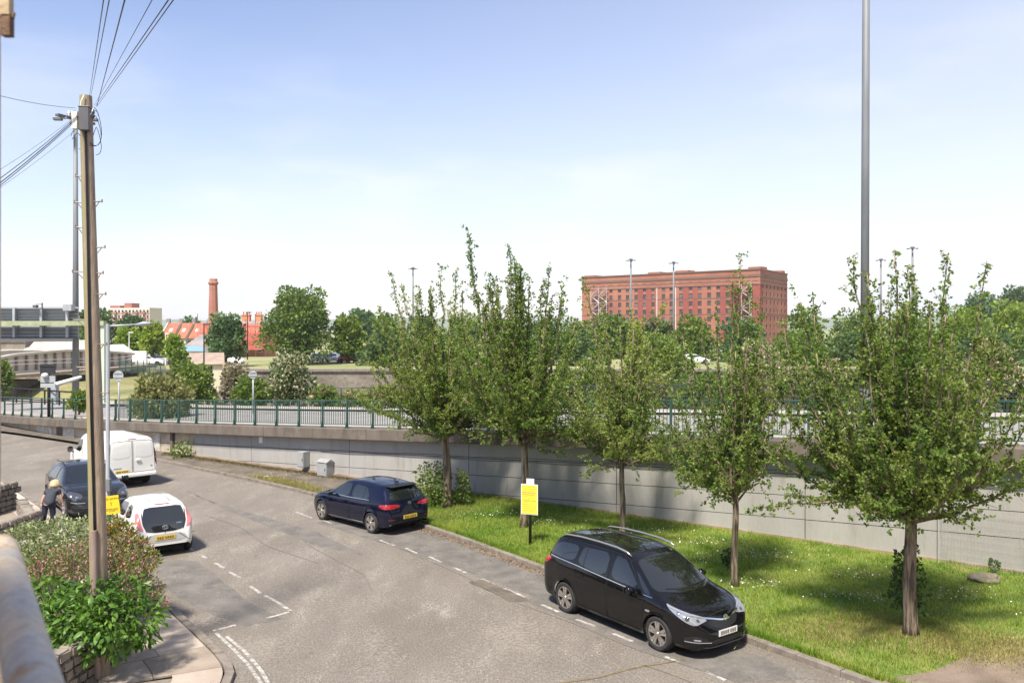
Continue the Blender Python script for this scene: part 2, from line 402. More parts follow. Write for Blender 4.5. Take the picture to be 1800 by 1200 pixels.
# left pavement of slabs
root = empty('pavement'); root['kind'] = 'structure'
rg = random.Random(5)
base = offset_line(lk, .18)
strip('pavement_bed', [Vector((p.x, p.y, .062)) for p in base], [Vector((p.x, p.y, .062)) for p in offset_line(lk, 3.4)], m_kerb, parent=root)
root.children[0].name = 'bedding'
slab_mats = [m_slab, M('pale_paving_slab', (.50, .425, .35), .85, c2=(.40, .335, .27), scale=2, fine=.1, bump=.2), M('brown_paving_slab', (.32, .265, .21), .85, c2=(.24, .195, .15), scale=2, fine=.14, bump=.2)]
dense = resample(LK, .125)
offs = {}
def off_pt(i, o):
    if o not in offs: offs[o] = offset_line(dense, o)
    return offs[o][i]
rowsets = ((.185, 1.335, 2.185, 3.135), (.185, 1.035, 2.185, 3.135))
for i in range(0, len(dense) - 10, 10):
    rs = rowsets[(i // 10) % 2]
    for o0, o1 in zip(rs[:-1], rs[1:]):
        A_ = [off_pt(k, o0 + .008) for k in range(i, i + 11, 2)]; B_ = [off_pt(k, o1 - .008) for k in range(i, i + 11, 2)]
        if (B_[-1] - B_[0]).dot(A_[-1] - A_[0]) < .15 * (A_[-1] - A_[0]).length: continue
        t = (A_[-1] - A_[0]).normalized() * .008; A_[0] = A_[0] + t; A_[-1] = A_[-1] - t; B_[0] = B_[0] + t; B_[-1] = B_[-1] - t
        z = .098 + rg.uniform(-.006, .006)
        MB().prism(A_ + B_[::-1], z - .035, z).build('slab', rg.choice(slab_mats), root)

# road markings, each a worn strip of paint
def mark(name, pts, wd, mat=m_line, z=.005):
    pts = resample(pts, .25) if len(pts) > 2 else [Vector(pts[0]).lerp(Vector(pts[1]), k / 3) for k in range(4)]
    up = Vector((0, 0, z))
    return strip(name, [p + up for p in offset_line(pts, wd / 2)], [p + up for p in offset_line(pts, -wd / 2)], mat)
for seg in ([(612, 898), (630, 905)] , [(668, 949), (694, 959)], [(713, 963), (733, 972)], [(755, 978), (776, 988)], [(798, 997), (820, 1007)], [(846, 1017), (868, 1027)], [(886, 1034), (924, 1049)],
            [(520, 899), (548, 910)], [(566, 913), (583, 920)], [(952, 1062), (982, 1075)], [(1013, 1088), (1046, 1100)], [(1078, 1113), (1112, 1127)], [(1168, 1153), (1192, 1163)], [(1240, 1180), (1258, 1187)], [(1260, 1188), (1275, 1195)],
            [(352, 975), (364, 981)], [(378, 989), (394, 998)], [(404, 1005), (422, 1015)], [(440, 1030), (458, 1042)], [(466, 1046), (484, 1056)], [(330, 962), (340, 967)]):
    mark('bay_line', fit(seg), .085)
mark('bay_line', fit([(468, 1086), (512, 1074)]), .09); mark('bay_line', fit([(484, 1056), (512, 1074)]), .085)
mark('bay_line', fit([(374, 1108), (414, 1098)]), .10)
mark('edge_line', fit([(380, 1112), (410, 1140), (440, 1172), (462, 1205)]), .07); mark('edge_line', fit([(398, 1118), (430, 1144), (458, 1176), (474, 1205)]), .07)
# repairs in the surface
def patch_px(poly, name='road_patch', mat=m_patch, z=.003, sub=.35):
    P = fit(poly, z); bm = bmesh.new(); vs = [bm.verts.new(p) for p in P]; bm.faces.new(vs)
    rgp = random.Random(len(poly) * 7 + int(poly[0][0]))
    bmesh.ops.subdivide_edges(bm, edges=bm.edges[:], cuts=6)
    for v in bm.verts: v.co.x += rgp.uniform(-.05, .05); v.co.y += rgp.uniform(-.05, .05)
    bmesh.ops.triangulate(bm, faces=bm.faces)
    for f in bm.faces:
        if f.normal.z < 0: f.normal_flip()
    me = bpy.data.meshes.new(name); bm.to_mesh(me); bm.free(); me.materials.append(mat)
    o = put(name, me); o['kind'] = 'structure'; return o
patch_px([(560, 918), (600, 905), (760, 935), (905, 990), (990, 1025), (970, 1060), (840, 1010), (700, 962), (640, 945)])
patch_px([(822, 1022), (850, 1018), (935, 1055), (900, 1056)], z=.0062, mat=m_verge)
patch_px([(925, 1056), (985, 1030), (1180, 1110), (1330, 1150), (1430, 1192), (1300, 1198), (1120, 1140), (1010, 1092)], z=.0036)
patch_px([(270, 980), (345, 985), (440, 1060), (500, 1086), (430, 1100), (330, 1060), (275, 1020)], z=.0032)
patch_px([(330, 862), (360, 878), (560, 935), (640, 975), (560, 960), (420, 905)], z=.0028)
# the long tar crack
m_crack = M('crack_moss', (.12, .09, .05), .95, c2=(.20, .15, .07), scale=8)
mark('tar_crack', fit([(985, 1200), (1050, 1191), (1090, 1180), (1120, 1172), (1150, 1168), (1208, 1158)]), .05, m_crack, .0075)
for pts_ in ([(1080, 1040), (1100, 1036), (1130, 1022)], [(600, 905), (690, 958), (800, 1005), (905, 1058)], [(500, 920), (545, 960), (640, 1010), (655, 1040)], [(905, 1058), (1010, 1096), (1120, 1142), (1300, 1199)], [(360, 905), (420, 925), (470, 960), (560, 990)], [(1130, 1168), (1180, 1185), (1215, 1199)]):
    mark('tar_crack', fit(pts_), .022, m_patch if len(pts_) == 4 else m_crack, .0075)

# ------------------------------------------------------------------ upper road, banks, river, far ground
sl_ = np.linspace(0, SMAX, 90)
def deck(off, dz=0.0): return [wall(s, off, wall_at(s)[3] + dz) for s in sl_]
strip('upper_footway', deck(.15, -.03), deck(-1.7, -.03), m_fpath)
strip('upper_kerb', deck(-1.7, -.03), deck(-1.74, -.13), m_kerb)
strip('upper_road', deck(-1.74, -.13), deck(-8.6, -.10), m_deck, nsub=2)
strip('far_footway', deck(-8.6, .0), deck(-10.2, .02), m_fpath)
for o_ in (-3.9, -5.3): pass
lineA = deck(-5.1, -.108); lineB = deck(-5.22, -.108)
for i in range(8, 88, 2): strip('lane_line', lineA[i:i + 2], lineB[i:i + 2], m_line)

m_turf = M('rough_turf', (.17, .165, .055), .95, c2=(.30, .26, .12), scale=.12, fine=.2, fscale=3, c3=(.10, .13, .04), s3=.2)
m_far_turf = M('far_turf', (.20, .22, .08), .95, c2=(.32, .29, .15), scale=.06, fine=.15, fscale=2)
nx, ny = 90, 26
V = []; F = []
for j in range(ny + 1):
    v = j / ny
    for i in range(nx + 1):
        s = SMAX * i / nx; p = wall(s, -10.2, wall_at(s)[3] + .01)
        sc = (100.0 / p.y - 1) * v + 1
        q = Vector((p.x * sc * (1 if p.x < 0 else 1), p.y * sc, 0))
        px = CX + FPX * p.x / p.y
        tgt = .9 + (-3.6 - .9) * float(sm(240, 470, px))
        q.z = p.z + (tgt - p.z) * float(sm(0, .30, v))
        V.append(tuple(q))
for j in range(ny):
    for i in range(nx): F.append((j * (nx + 1) + i, j * (nx + 1) + i + 1, (j + 1) * (nx + 1) + i + 1, (j + 1) * (nx + 1) + i))
me = bpy.data.meshes.new('river_bank'); me.from_pydata(V, [], F); me.materials.append(m_turf)
bm = bmesh.new(); bm.from_mesh(me); bmesh.ops.recalc_face_normals(bm, faces=bm.faces)
if sum(f.normal.z for f in bm.faces) < 0: bmesh.ops.reverse_faces(bm, faces=bm.faces)
bm.to_mesh(me); bm.free()
put('river_bank', me)['kind'] = 'structure'
strip('river', [Vector((-400, 30, -4.5)), Vector((400, 30, -4.5))], [Vector((-400, 112, -4.5)), Vector((400, 112, -4.5))], m_mud)
strip('far_ground', [Vector((-5000, 111, .9)), Vector((5000, 111, .9))], [Vector((-5000, 6000, .9)), Vector((5000, 6000, .9))], m_far_turf)
m_quay = M('quay_stone', (.17, .145, .115), .9, c2=(.26, .225, .18), scale=.5, fine=.2, fscale=3, c3=(.09, .085, .05), s3=.25, lo3=.52, hi3=.62, bump=.5, bscale=2)
q = empty('quay_wall', (0, 110, 0)); tag(q, 'dark stone quay wall of the far river bank below the car park', 'quay wall')
MB().box((0, 0, -1.9), (420, 1.2, 5.2)).build('wall_face', m_quay, q)
MB().box((0, -.1, .82), (420, 1.5, .3)).build('coping', m_kerb, q)

# ------------------------------------------------------------------ retaining wall, coping, railing
m_wall = M('grey_painted_concrete', (.355, .342, .318), .85, c2=(.315, .302, .28), scale=1.1, fine=.05, fscale=30, stretch=(1, 1, .16), bump=.12, bscale=30, c3=(.22, .20, .17), s3=2.6, lo3=.56, hi3=.80)
m_wall_buff = M('buff_stained_concrete', (.48, .385, .27), .9, c2=(.31, .26, .20), scale=.9, fine=.08, c3=(.20, .165, .13), s3=1.1, lo3=.52, hi3=.66, bump=.2)
m_coping = M('dark_weathered_concrete', (.10, .082, .066), .95, c2=(.165, .135, .108), scale=1.4, fine=.12, c3=(.085, .075, .06), s3=1.2, lo3=.5, hi3=.65, bump=.3, bscale=20, stretch=(1, 1, .5))
m_foot = M('brown_footing', (.36, .27, .20), .95, c2=(.22, .155, .11), scale=2, bump=.3)
m_joint = M('joint', (.05, .047, .043), .95)
rw = empty('retaining_wall', wall(s_of_x(0))); tag(rw, 'long grey panelled concrete retaining wall carrying the upper road', 'retaining wall')
INV = rw.matrix_world.copy(); INV = Matrix.Translation(-Vector(rw.location))
def wbuild(mb, name, mat, **k):
    mb.v = [tuple(Vector(v) - rw.location) for v in mb.v]
    return mb.build(name, mat, rw, **k)
def wall_block(s0, s1, o0, o1, zf0, zf1, n=None):
    """curved block along the wall; zf functions give bottom and top heights at s"""
    n = n or max(1, int((s1 - s0) / 1.2)); mb = MB(); ring = []
    for k in range(n + 1):
        s = s0 + (s1 - s0) * k / n
        ring.append([wall(s, o0, zf0(s)), wall(s, o1, zf0(s)), wall(s, o1, zf1(s)), wall(s, o0, zf1(s))])
    v = [p for r_ in ring for p in r_]; f = [(3, 2, 1, 0), (4 * n, 4 * n + 1, 4 * n + 2, 4 * n + 3)]
    for k in range(n):
        for e in range(4): f.append((4 * k + e, 4 * k + (e + 1) % 4, 4 * k + 4 + (e + 1) % 4, 4 * k + 4 + e))
    return mb.add(v, f)
ztop = lambda s: wall_at(s)[3]
wbuild(wall_block(0, SMAX, -.5, -.045, lambda s: -.1, lambda s: ztop(s) - .1, 60), 'core', m_joint)
s_buff = s_of_x(G(345, 804).x); s_pier = s_of_x(G(309, 799).x); s_joint = s_of_x(G(823, 877).x)
LV = [.44, 1.0, 1.62, 2.28, 3.6]
edges = [0]
s = s_joint
while s > 6.2: s -= 6.1
bounds = [0.0]
while s < s_buff - 2: bounds.append(s); s += 6.1
bounds += [s_buff, s_pier]
while bounds[-1] < SMAX - 4: bounds.append(bounds[-1] + 5.0)
bounds.append(SMAX)
buff2 = M('tan_stained_concrete', (.46, .39, .29), .9, c2=(.38, .33, .26), scale=.7, fine=.08, c3=(.26, .21, .16), s3=.9, lo3=.52, hi3=.68, bump=.2)
rg = random.Random(4)
for i in range(len(bounds) - 1):
    a, b = bounds[i] + .012, bounds[i + 1] - .012
    if b - a < .2: continue
    for k in range(4):
        zt_ = lambda s, k=k: max(ztop(s) - LV[k] - .011, .02)
        zb_ = lambda s, k=k: max(ztop(s) - LV[k + 1] + .011, .0)
        if ztop((a + b) / 2) - LV[k] < .05: continue
        pr = rg.uniform(-.006, .006)
        mat = m_wall if bounds[i] < s_buff - .1 else (m_wall_buff if rg.random() < .5 else buff2)
        wbuild(wall_block(a, b, -.12, pr, zb_, zt_), 'panel', mat)
wbuild(wall_block(s_pier - .10, s_pier + .10, 0, .13, lambda s: 0, lambda s: ztop(s) - .42, 1), 'pier', m_coping)
wbuild(wall_block(0, s_buff, 0, .05, lambda s: 0, lambda s: .21, 40), 'footing', m_foot)
# the coping beam with its own joints
cb = list(np.arange(0, SMAX, 3.05)) + [SMAX]
for i in range(len(cb) - 1):
    wbuild(wall_block(cb[i] + .006, cb[i + 1] - .006, -.5, .42 + rg.uniform(-.006, .006), lambda s: ztop(s) - .43, lambda s: ztop(s) - .002), 'coping_stone', m_coping, bevel=.02)
# cables run along the panels
for off, z0, z1, sa, sb in ((.02, .90, .97, 3, s_buff), (.02, 1.06, 1.05, 6, s_of_x(-8))):
    mb = MB(); n = 40
    mb.tube([wall(sa + (sb - sa) * k / n, off, ztop(sa + (sb - sa) * k / n) - (z0 + (z1 - z0) * (k / n)) + .02 * math.sin(k * 1.3)) for k in range(n + 1)], .007, 5)
    c = wbuild(mb, 'cable', m_black)
# paper notice and a red mark
mb = MB(); p = P3(459, 774, float(wall_y(-11)) + .1); s_n = s_of_x(p.x)
wbuild(wall_block(s_n - .12, s_n + .12, .012, .02, lambda s: ztop(s) - .78, lambda s: ztop(s) - .50, 1), 'notice', m_white)
m_graf = M('graffiti_white', (.55, .54, .52), .9, c2=(.36, .31, .24), scale=4)
for px0, px1, m_ in ((66, 92, m_graf), (112, 131, m_graf), (100, 110, m_black), (20, 52, buff2), (270, 282, m_graf)):
    xa = float(XS[np.argmin(np.abs(CX + FPX * XS / YS - px0))]); xb = float(XS[np.argmin(np.abs(CX + FPX * XS / YS - px1))])
    sa, sb = s_of_x(xb), s_of_x(xa)
    wbuild(wall_block(sa, sb, .014, .02, lambda s: .12, lambda s: max(ztop(s) - .5, .3), 2), 'paint_patch', m_)

rl = empty('parapet_railing', wall(s_of_x(0), .05, ztop(s_of_x(0)))); tag(rl, 'dark green metal railing with vertical bars along the top of the concrete wall', 'railing')
def rbuild(mb, name, mat, root=rl, **k):
    mb.v = [tuple(Vector(v) - root.location) for v in mb.v]
    return mb.build(name, mat, root, **k)
RO = .10; HT = 1.12
def rail_line(z, sec, root, name, off=RO, s0=0, s1=SMAX, step=2.8, base=ztop, mat=None):
    n = int((s1 - s0) / step)
    mb = MB()
    for k in range(n):
        a = s0 + (s1 - s0) * k / n; b = s0 + (s1 - s0) * (k + 1) / n
        mb.bar(wall(a, off, base(a) + z), wall(b, off, base(b) + z), *sec)
    return rbuild(mb, name, mat or m_green_metal, root)
rail_line(HT, (.06, .045), rl, 'top_rail'); rail_line(.14, (.045, .03), rl, 'bottom_rail', s1=s_of_x(-19))
posts = np.arange(.6, SMAX, 1.42)
pm = None; bmz = None
s_bal = s_of_x(-19.5); cnt = 0; restb = MB()
for s in posts:
    c = wall(s, RO, ztop(s)); t = wall_at(s)[1]; rz = math.atan2(t.y, t.x)
    if pm is None:
        pm = MB().box((0, 0, HT / 2), (.055, .085, HT - .03)).box((0, 0, .012), (.16, .17, .022)).add([(-.02, .05, .02), (.02, .05, .02), (.02, .11, .02), (-.02, .11, .02), (-.02, .045, .3), (.02, .045, .3)], [(0, 1, 2, 3), (0, 4, 5, 1), (2, 5, 4, 3), (0, 3, 4), (1, 5, 2)]).mesh('post', m_green_metal)
        bmz = MB().box((0, 0, .62), (.018, .022, .95)).mesh('baluster', m_green_metal)
    put('post', pm, rl, c - rl.location, (0, 0, rz))
    if s < s_bal:
        for k in range(1, 11):
            sb = s + 1.42 * k / 11; cb_ = wall(sb, RO, ztop(sb))
            if cnt < 296 and sb > 3: put('baluster', bmz, rl, cb_ - rl.location, (0, 0, rz)); cnt += 1
            else: restb.box((cb_.x, cb_.y, cb_.z + .62), (.018, .022, .95), rz)
rbuild(restb, 'baluster_row', m_green_metal)['kind'] = 'stuff'
m_far_metal = M('dark_grey_green_paint', (.035, .05, .043), .6)
# far railing of the upper road
fr = empty('far_railing', wall(s_of_x(0), -10.1, ztop(s_of_x(0)))); tag(fr, 'dark railing on the far side of the upper road above the river bank', 'railing')
for z, sec in ((1.1, (.05, .04)), (.58, (.03, .02)), (.12, (.03, .02))):
    rail_line(z, sec, fr, 'rail', mat=m_far_metal, off=-10.1, s0=2, s1=s_of_x(-16))
fpm = MB().box((0, 0, .55), (.05, .06, 1.1)).mesh('post', m_far_metal); fb = MB()
for s in np.arange(2, s_of_x(-16), 2.4):
    c = wall(s, -10.1, ztop(s)); put('post', fpm, fr, c - fr.location, (0, 0, math.atan2(wall_at(s)[1].y, wall_at(s)[1].x)))
for s in np.arange(2, s_of_x(-3), .13):
    c = wall(s, -10.1, ztop(s)); fb.box((c.x, c.y, c.z + .6), (.016, .016, .98))
rbuild(fb, 'baluster_row', m_far_metal, fr)['kind'] = 'stuff'
# ------------------------------------------------------------------ vehicles: a lofted body, everything else laid on its surface
m_tyre = M('tyre_rubber', (.018, .018, .019), .85, c2=(.03, .029, .028), scale=20, coord='obj')
m_rim = M('alloy_silver', (.55, .52, .48), .3, .85)
m_rim_dk = M('wheel_recess', (.015, .015, .015), .6)
m_glass = M('car_glass', (.010, .012, .012), .035, spec=1.0, coat=.4)
m_chrome = M('chrome', (.75, .75, .76), .12, 1.0)
m_seam = M('panel_gap', (.006, .006, .006), .9)
m_lamp = M('headlight_lens', (.30, .31, .33), .1, .3, coat=1)
m_lamp_dk = M('headlight_dark', (.06, .062, .066), .1, .2, coat=1)
m_red = M('tail_light_red', (.36, .012, .015), .12, coat=1)
m_red_dk = M('tail_light_dark', (.16, .008, .010), .12, coat=1)
m_pink = M('clear_tail_light', (.62, .17, .17), .12, coat=1)
m_plate_y = M('yellow_plate', (.72, .50, .05), .5, c2=(.62, .42, .06), scale=14)
m_plate_w = M('white_plate', (.70, .70, .68), .5)
m_plate_t = M('plate_print', (.10, .085, .04), .7)
m_plastic = M('grey_plastic', (.045, .046, .048), .6)
m_under = M('underbody', (.008, .008, .008), .95)
def paint(name, c, metal=0.0, rough=.25): return M(name, c, rough, metal, coat=1.0, spec=.5 if max(c) > .3 else .0)

def gsm(y, sig):
    if sig <= 0: return y
    k = np.exp(-.5 * (np.arange(-3 * sig, 3 * sig + 1) / sig) ** 2); k /= k.sum(); h = len(k) // 2
    yp = np.pad(y, (h, h), mode='reflect', reflect_type='odd'); return np.convolve(yp, k, 'valid')
class Body:
    def __init__(s, sp):
        s.sp = sp; N_ = 1200
        s.x0, s.x1 = sp['top'][0][0], sp['top'][-1][0]
        s.g = np.linspace(s.x0, s.x1, N_); pxm = N_ / (s.x1 - s.x0)
        f = lambda key, sig: gsm(np.interp(s.g, *zip(*sp[key])), int(sig * pxm))
        s.top_, s.W_, s.belt_ = f('top', sp.get('sm', .035)), f('W', .05), f('belt', .06)
        s.bot_ = f('bot', .03)
        s.build()
    def I(s, a, x): return np.interp(x, s.g, a)
    def build(s):
        sp = s.sp; ra = sp['arch']; res = sp.get('res', 1.0)
        e = .28
        xs = set(np.round(np.linspace(s.x0, s.x1, int(110 * res)), 4))
        xs |= set(np.round(np.linspace(s.x0, s.x0 + e, int(20 * res)), 4)) | set(np.round(np.linspace(s.x1 - e, s.x1, int(20 * res)), 4))
        for ax in sp['axles']:
            for th in np.linspace(0, math.pi, int(25 * res)): xs.add(round(ax + (ra + .002) * math.cos(th), 4))
        xs = sorted(xs); xs = [x for i, x in enumerate(xs) if i == 0 or x - xs[i - 1] > .004 or x == xs[-1]]
        zmax = s.top_.max(); Wmax = s.W_.max(); zw = sp['zw']
        rows = []
        for x in xs:
            zt0 = float(s.I(s.top_, x)); W = float(s.I(s.W_, x)); zb0 = float(s.I(s.bot_, x))
            zs = min(float(s.I(s.belt_, x)), zt0 - .03); zs = max(zs, zb0 + .05)
            zb = zb0; dmin = 9
            for ax in sp['axles']:
                d = abs(x - ax)
                if d < ra: zb = max(zb, zw + math.sqrt(ra * ra - d * d))
                dmin = min(dmin, d)
            t = float(np.clip((zt0 - zs - .05) / max(.1, zmax - zs - .05), 0, 1)); t = t ** .8
            hw = sp.get('hood_w', .93)
            we = (hw * (1 - t) + sp['roof_w'] / Wmax * t) * W
            mid = .5 * (s.x0 + s.x1); sw = sp.get('sweep', .16) * float(np.clip((x - mid) / 1.1, -1, 1)) * (1 if x > mid else sp.get('rsweep', .6))
            def ztop(y):
                q = (y / we) ** 2
                xx = x + sw * q
                return float(s.I(s.top_, min(max(xx, s.x0), s.x1))) - sp.get('crown', .035) * q ** 1.3
            ze = max(ztop(we), zs + .012)
            pts = []
            zlow = zb0
            for k in range(11):
                z = zb + (zs - zb) * k / 10 if zs > zb + .02 else zb + .002 * k
                u = np.clip((z - zlow) / max(zs - zlow, .05), 0, 1)
                wv = float(np.interp(u, [0, .12, .3, .55, .72, .88, 1], sp.get('sec', [.92, .965, .985, 1.0, .992, .985, .955])))
                y = W * wv
                for ax in sp['axles']:
                    dd = math.hypot(x - ax, z - zw) - ra
                    if dd > -.01: y += sp.get('flare', .016) * math.exp(-(dd / .045) ** 2)
                pts.append((y, z))
            y0, z0 = pts[-1]
            for k in range(1, 8):
                q = k / 7; pts.append((y0 + (we - y0) * q + .018 * math.sin(math.pi * q) * t, z0 + (ze - z0) * q))
            for k in range(1, 11):
                y = we * (1 - k / 10); pts.append((y, max(ztop(y), ze - .02)))
            P = np.array(pts)
            for it in range(sp.get('relax', 2)):
                Q = P.copy(); Q[1:-1] = .25 * P[:-2] + .5 * P[1:-1] + .25 * P[2:]; Q[:6] = P[:6]; P = Q
            rows.append([(x, y, z) for y, z in P] + [(x, -y, z) for y, z in P[-2::-1]])
        m = len(rows[0]); V = [p for r_ in rows for p in r_]; F = []
        for i in range(len(rows) - 1):
            for k in range(m - 1): F.append((i * m + k, (i + 1) * m + k, (i + 1) * m + k + 1, i * m + k + 1))
        F.append(tuple(range(m))); F.append(tuple(reversed(range((len(rows) - 1) * m, len(rows) * m))))
        s.V, s.F = V, F
        s.bvh = BVHTree.FromPolygons([Vector(v) for v in V], F)
    def hit(s, o, d):
        h = s.bvh.ray_cast(o, d)
        if h[0] is None:
            p = o + d * 3.0; h = s.bvh.find_nearest(p)
            # slide to where the line comes closest to the body
            best = None
            for k in range(24):
                q = o + d * (k * .25); c = s.bvh.find_nearest(q)
                if best is None or (c[0] - q).length < best[0]: best = ((c[0] - q).length, c)
            h = best[1]
        n = h[1]
        if n.dot(d) > 0: n = -n
        return h[0], n
DIRS = {'side': (Vector((0, -1, 0)), Vector((1, 0, 0)), Vector((0, 0, 1))), 'front': (Vector((-1, 0, 0)), Vector((0, 1, 0)), Vector((0, 0, 1))),
        'rear': (Vector((1, 0, 0)), Vector((0, 1, 0)), Vector((0, 0, 1))), 'top': (Vector((0, 0, -1)), Vector((1, 0, 0)), Vector((0, 1, 0)))}
def yawdir(a, rear=False):
    """looking at the corner of the car from outside; a = degrees from straight ahead (or behind) towards +y"""
    c, s_ = math.cos(R(a)), math.sin(R(a)); sg = -1 if rear else 1
    d = Vector((-sg * c, -s_, 0)); u = Vector((-sg * s_, c, 0))
    return d, u, Vector((0, 0, 1))
def roundpoly(P, it=2):
    for _ in range(it):
        Q = []
        for i, p in enumerate(P):
            q = P[(i + 1) % len(P)]
            if math.hypot(q[0] - p[0], q[1] - p[1]) < .05: Q.append(((p[0] + q[0]) / 2, (p[1] + q[1]) / 2)); continue
            Q += [(p[0] * .82 + q[0] * .18, p[1] * .82 + q[1] * .18), (p[0] * .18 + q[0] * .82, p[1] * .18 + q[1] * .82)]
        P = Q
    return P
def patch(body, outline, view, off, name, mat, parent, flip=False, nr=12, nc=14, rnd=2, thick=.014, trans=False):
    d, u, v = DIRS[view] if isinstance(view, str) else view
    fl = Vector((1, -1, 1)) if flip else Vector((1, 1, 1))
    P = roundpoly(outline, rnd) if rnd else outline
    if trans: P = [(b, a) for a, b in P]
    vs = [p[1] for p in P]; lo, hi = min(vs), max(vs); V = []; n = len(P)
    for j in range(nr + 1):
        # rows closer together at both ends
        q = .5 - .5 * math.cos(math.pi * j / nr); q = .5 * q + .5 * j / nr
        z = lo + (hi - lo) * (.003 + .994 * q); xs = []
        for i in range(n):
            a, b = P[i], P[(i + 1) % n]
            if (a[1] - z) * (b[1] - z) <= 0 and abs(a[1] - b[1]) > 1e-9: xs.append(a[0] + (b[0] - a[0]) * (z - a[1]) / (b[1] - a[1]))
        xa, xb = (min(xs), max(xs)) if xs else (P[0][0], P[0][0])
        for i in range(nc + 1):
            x = xa + (xb - xa) * i / nc
            A, B = (z, x) if trans else (x, z)
            o = u * A + v * B - d * 6
            h, nn = body.hit(o, d); V.append(((h + nn * off) * 1, nn))
    m = nc + 1; pts = [Vector(p) for p, _ in V]
    F = [(j * m + i, j * m + i + 1, (j + 1) * m + i + 1, (j + 1) * m + i) for j in range(nr) for i in range(nc)]
    loop = [i for i in range(m)] + [j * m + nc for j in range(1, nr + 1)] + [nr * m + i for i in range(nc - 1, -1, -1)] + [j * m for j in range(nr - 1, 0, -1)]
    b0 = len(pts)
    for i in loop: pts.append(V[i][0] - V[i][1] * thick)
    for k in range(len(loop)): F.append((loop[k], loop[(k + 1) % len(loop)], b0 + (k + 1) % len(loop), b0 + k))
    pts = [Vector((p.x * fl.x, p.y * fl.y, p.z)) for p in pts]
    mb = MB().add(pts, F)
    return mb.build(name, mat, parent, auto=50)
def stripe(body, line, view, off, wd, name, mat, parent, flip=False, closed=False, step=.05):
    d, u, v = DIRS[view] if isinstance(view, str) else view
    L_ = list(line) + ([line[0]] if closed else []); P = []
    for a, b in zip(L_[:-1], L_[1:]):
        n = max(1, int(math.hypot(b[0] - a[0], b[1] - a[1]) / step))
        for k in range(n): P.append((a[0] + (b[0] - a[0]) * k / n, a[1] + (b[1] - a[1]) * k / n))
    P.append(L_[-1]); H = [body.hit(u * a + v * b - d * 6, d) for a, b in P]; pts = []; F = []
    for i, (h, n) in enumerate(H):
        t = (H[min(i + 1, len(H) - 1)][0] - H[max(i - 1, 0)][0]); t = t.normalized() if t.length > 1e-6 else Vector((1, 0, 0))
        sdv = n.cross(t).normalized() * wd / 2
        pts += [h + sdv + n * off, h - sdv + n * off]
    for i in range(len(H) - 1): F.append((2 * i, 2 * i + 1, 2 * i + 3, 2 * i + 2))
    if flip: pts = [Vector((p.x, -p.y, p.z)) for p in pts]
    return MB().add(pts, F).build(name, mat, parent, smooth=True)
def wheel(parent, x, y, zr, rt, rr, wd, style, side):
    wh = empty('wheel', (x, y, zr), parent=parent)
    s = side
    prof = [(rr * .97, -wd / 2 + .01), (rr + .01, -wd / 2), (rt - .035, -wd / 2), (rt - .008, -wd / 2 + .025), (rt, -wd * .2), (rt, wd * .2), (rt - .008, wd / 2 - .025), (rt - .035, wd / 2), (rr + .01, wd / 2), (rr * .97, wd / 2 - .012)]
    MB().lathe(prof, n=40, axis='Y').build('tyre', m_tyre, wh, auto=40)
    yo = s * (wd / 2 - .015)
    MB().lathe([(0, yo - s * .06), (rr * .99, yo - s * .05), (rr * .99, yo - s * .0)], n=32, axis='Y').build('wheel_well_disc', m_rim_dk, wh, smooth=True)
    mb = MB().lathe([(rr * .90, yo - s * .012), (rr * .92, yo + s * .006), (rr * 1.0, yo + s * .004), (rr * 1.01, yo - s * .02)], n=40, axis='Y')
    mb.lathe([(0, yo + s * .012), (rr * .16, yo + s * .010), (rr * .22, yo - s * .01)], n=20, axis='Y')
    def spoke(a0, a1, r0, r1, w0, w1, th=.03):
        p = []
        for (a, r, w_) in ((a0, r0, w0), (a1, r1, w1)):
            ca, sa = math.cos(a), math.sin(a)
            for q in (-.5, .5):
                p.append((r * ca - q * w_ * sa, r * sa + q * w_ * ca))
        f = [(p_[0], yo + s * .004, p_[1]) for p_ in p] + [(p_[0], yo - s * th, p_[1]) for p_ in p]
        mb.add(f, [(0, 1, 3, 2), (4, 6, 7, 5), (0, 2, 6, 4), (1, 5, 7, 3), (0, 4, 5, 1), (2, 3, 7, 6)])
    if style == 'double5':
        for k in range(5):
            a = 2 * math.pi * k / 5 + .35
            for q in (-1, 1): spoke(a + q * .16, a + q * .19, rr * .15, rr * .93, .05, .055)
    elif style == 'turbine':
        for k in range(5):
            a = 2 * math.pi * k / 5
            spoke(a, a + .55, rr * .15, rr * .93, .05, .085); spoke(a + .5, a + .95, rr * .15, rr * .93, .03, .05)
    elif style == 'cover':
        for k in range(7):
            a = 2 * math.pi * k / 7; spoke(a, a, rr * .1, rr * .93, .06, .09)
    else:
        for k in range(5):
            a = 2 * math.pi * k / 5 + .2; spoke(a, a, rr * .12, rr * .93, .075, .06)
    mb.build('rim', m_rim, wh, auto=35)
    return wh
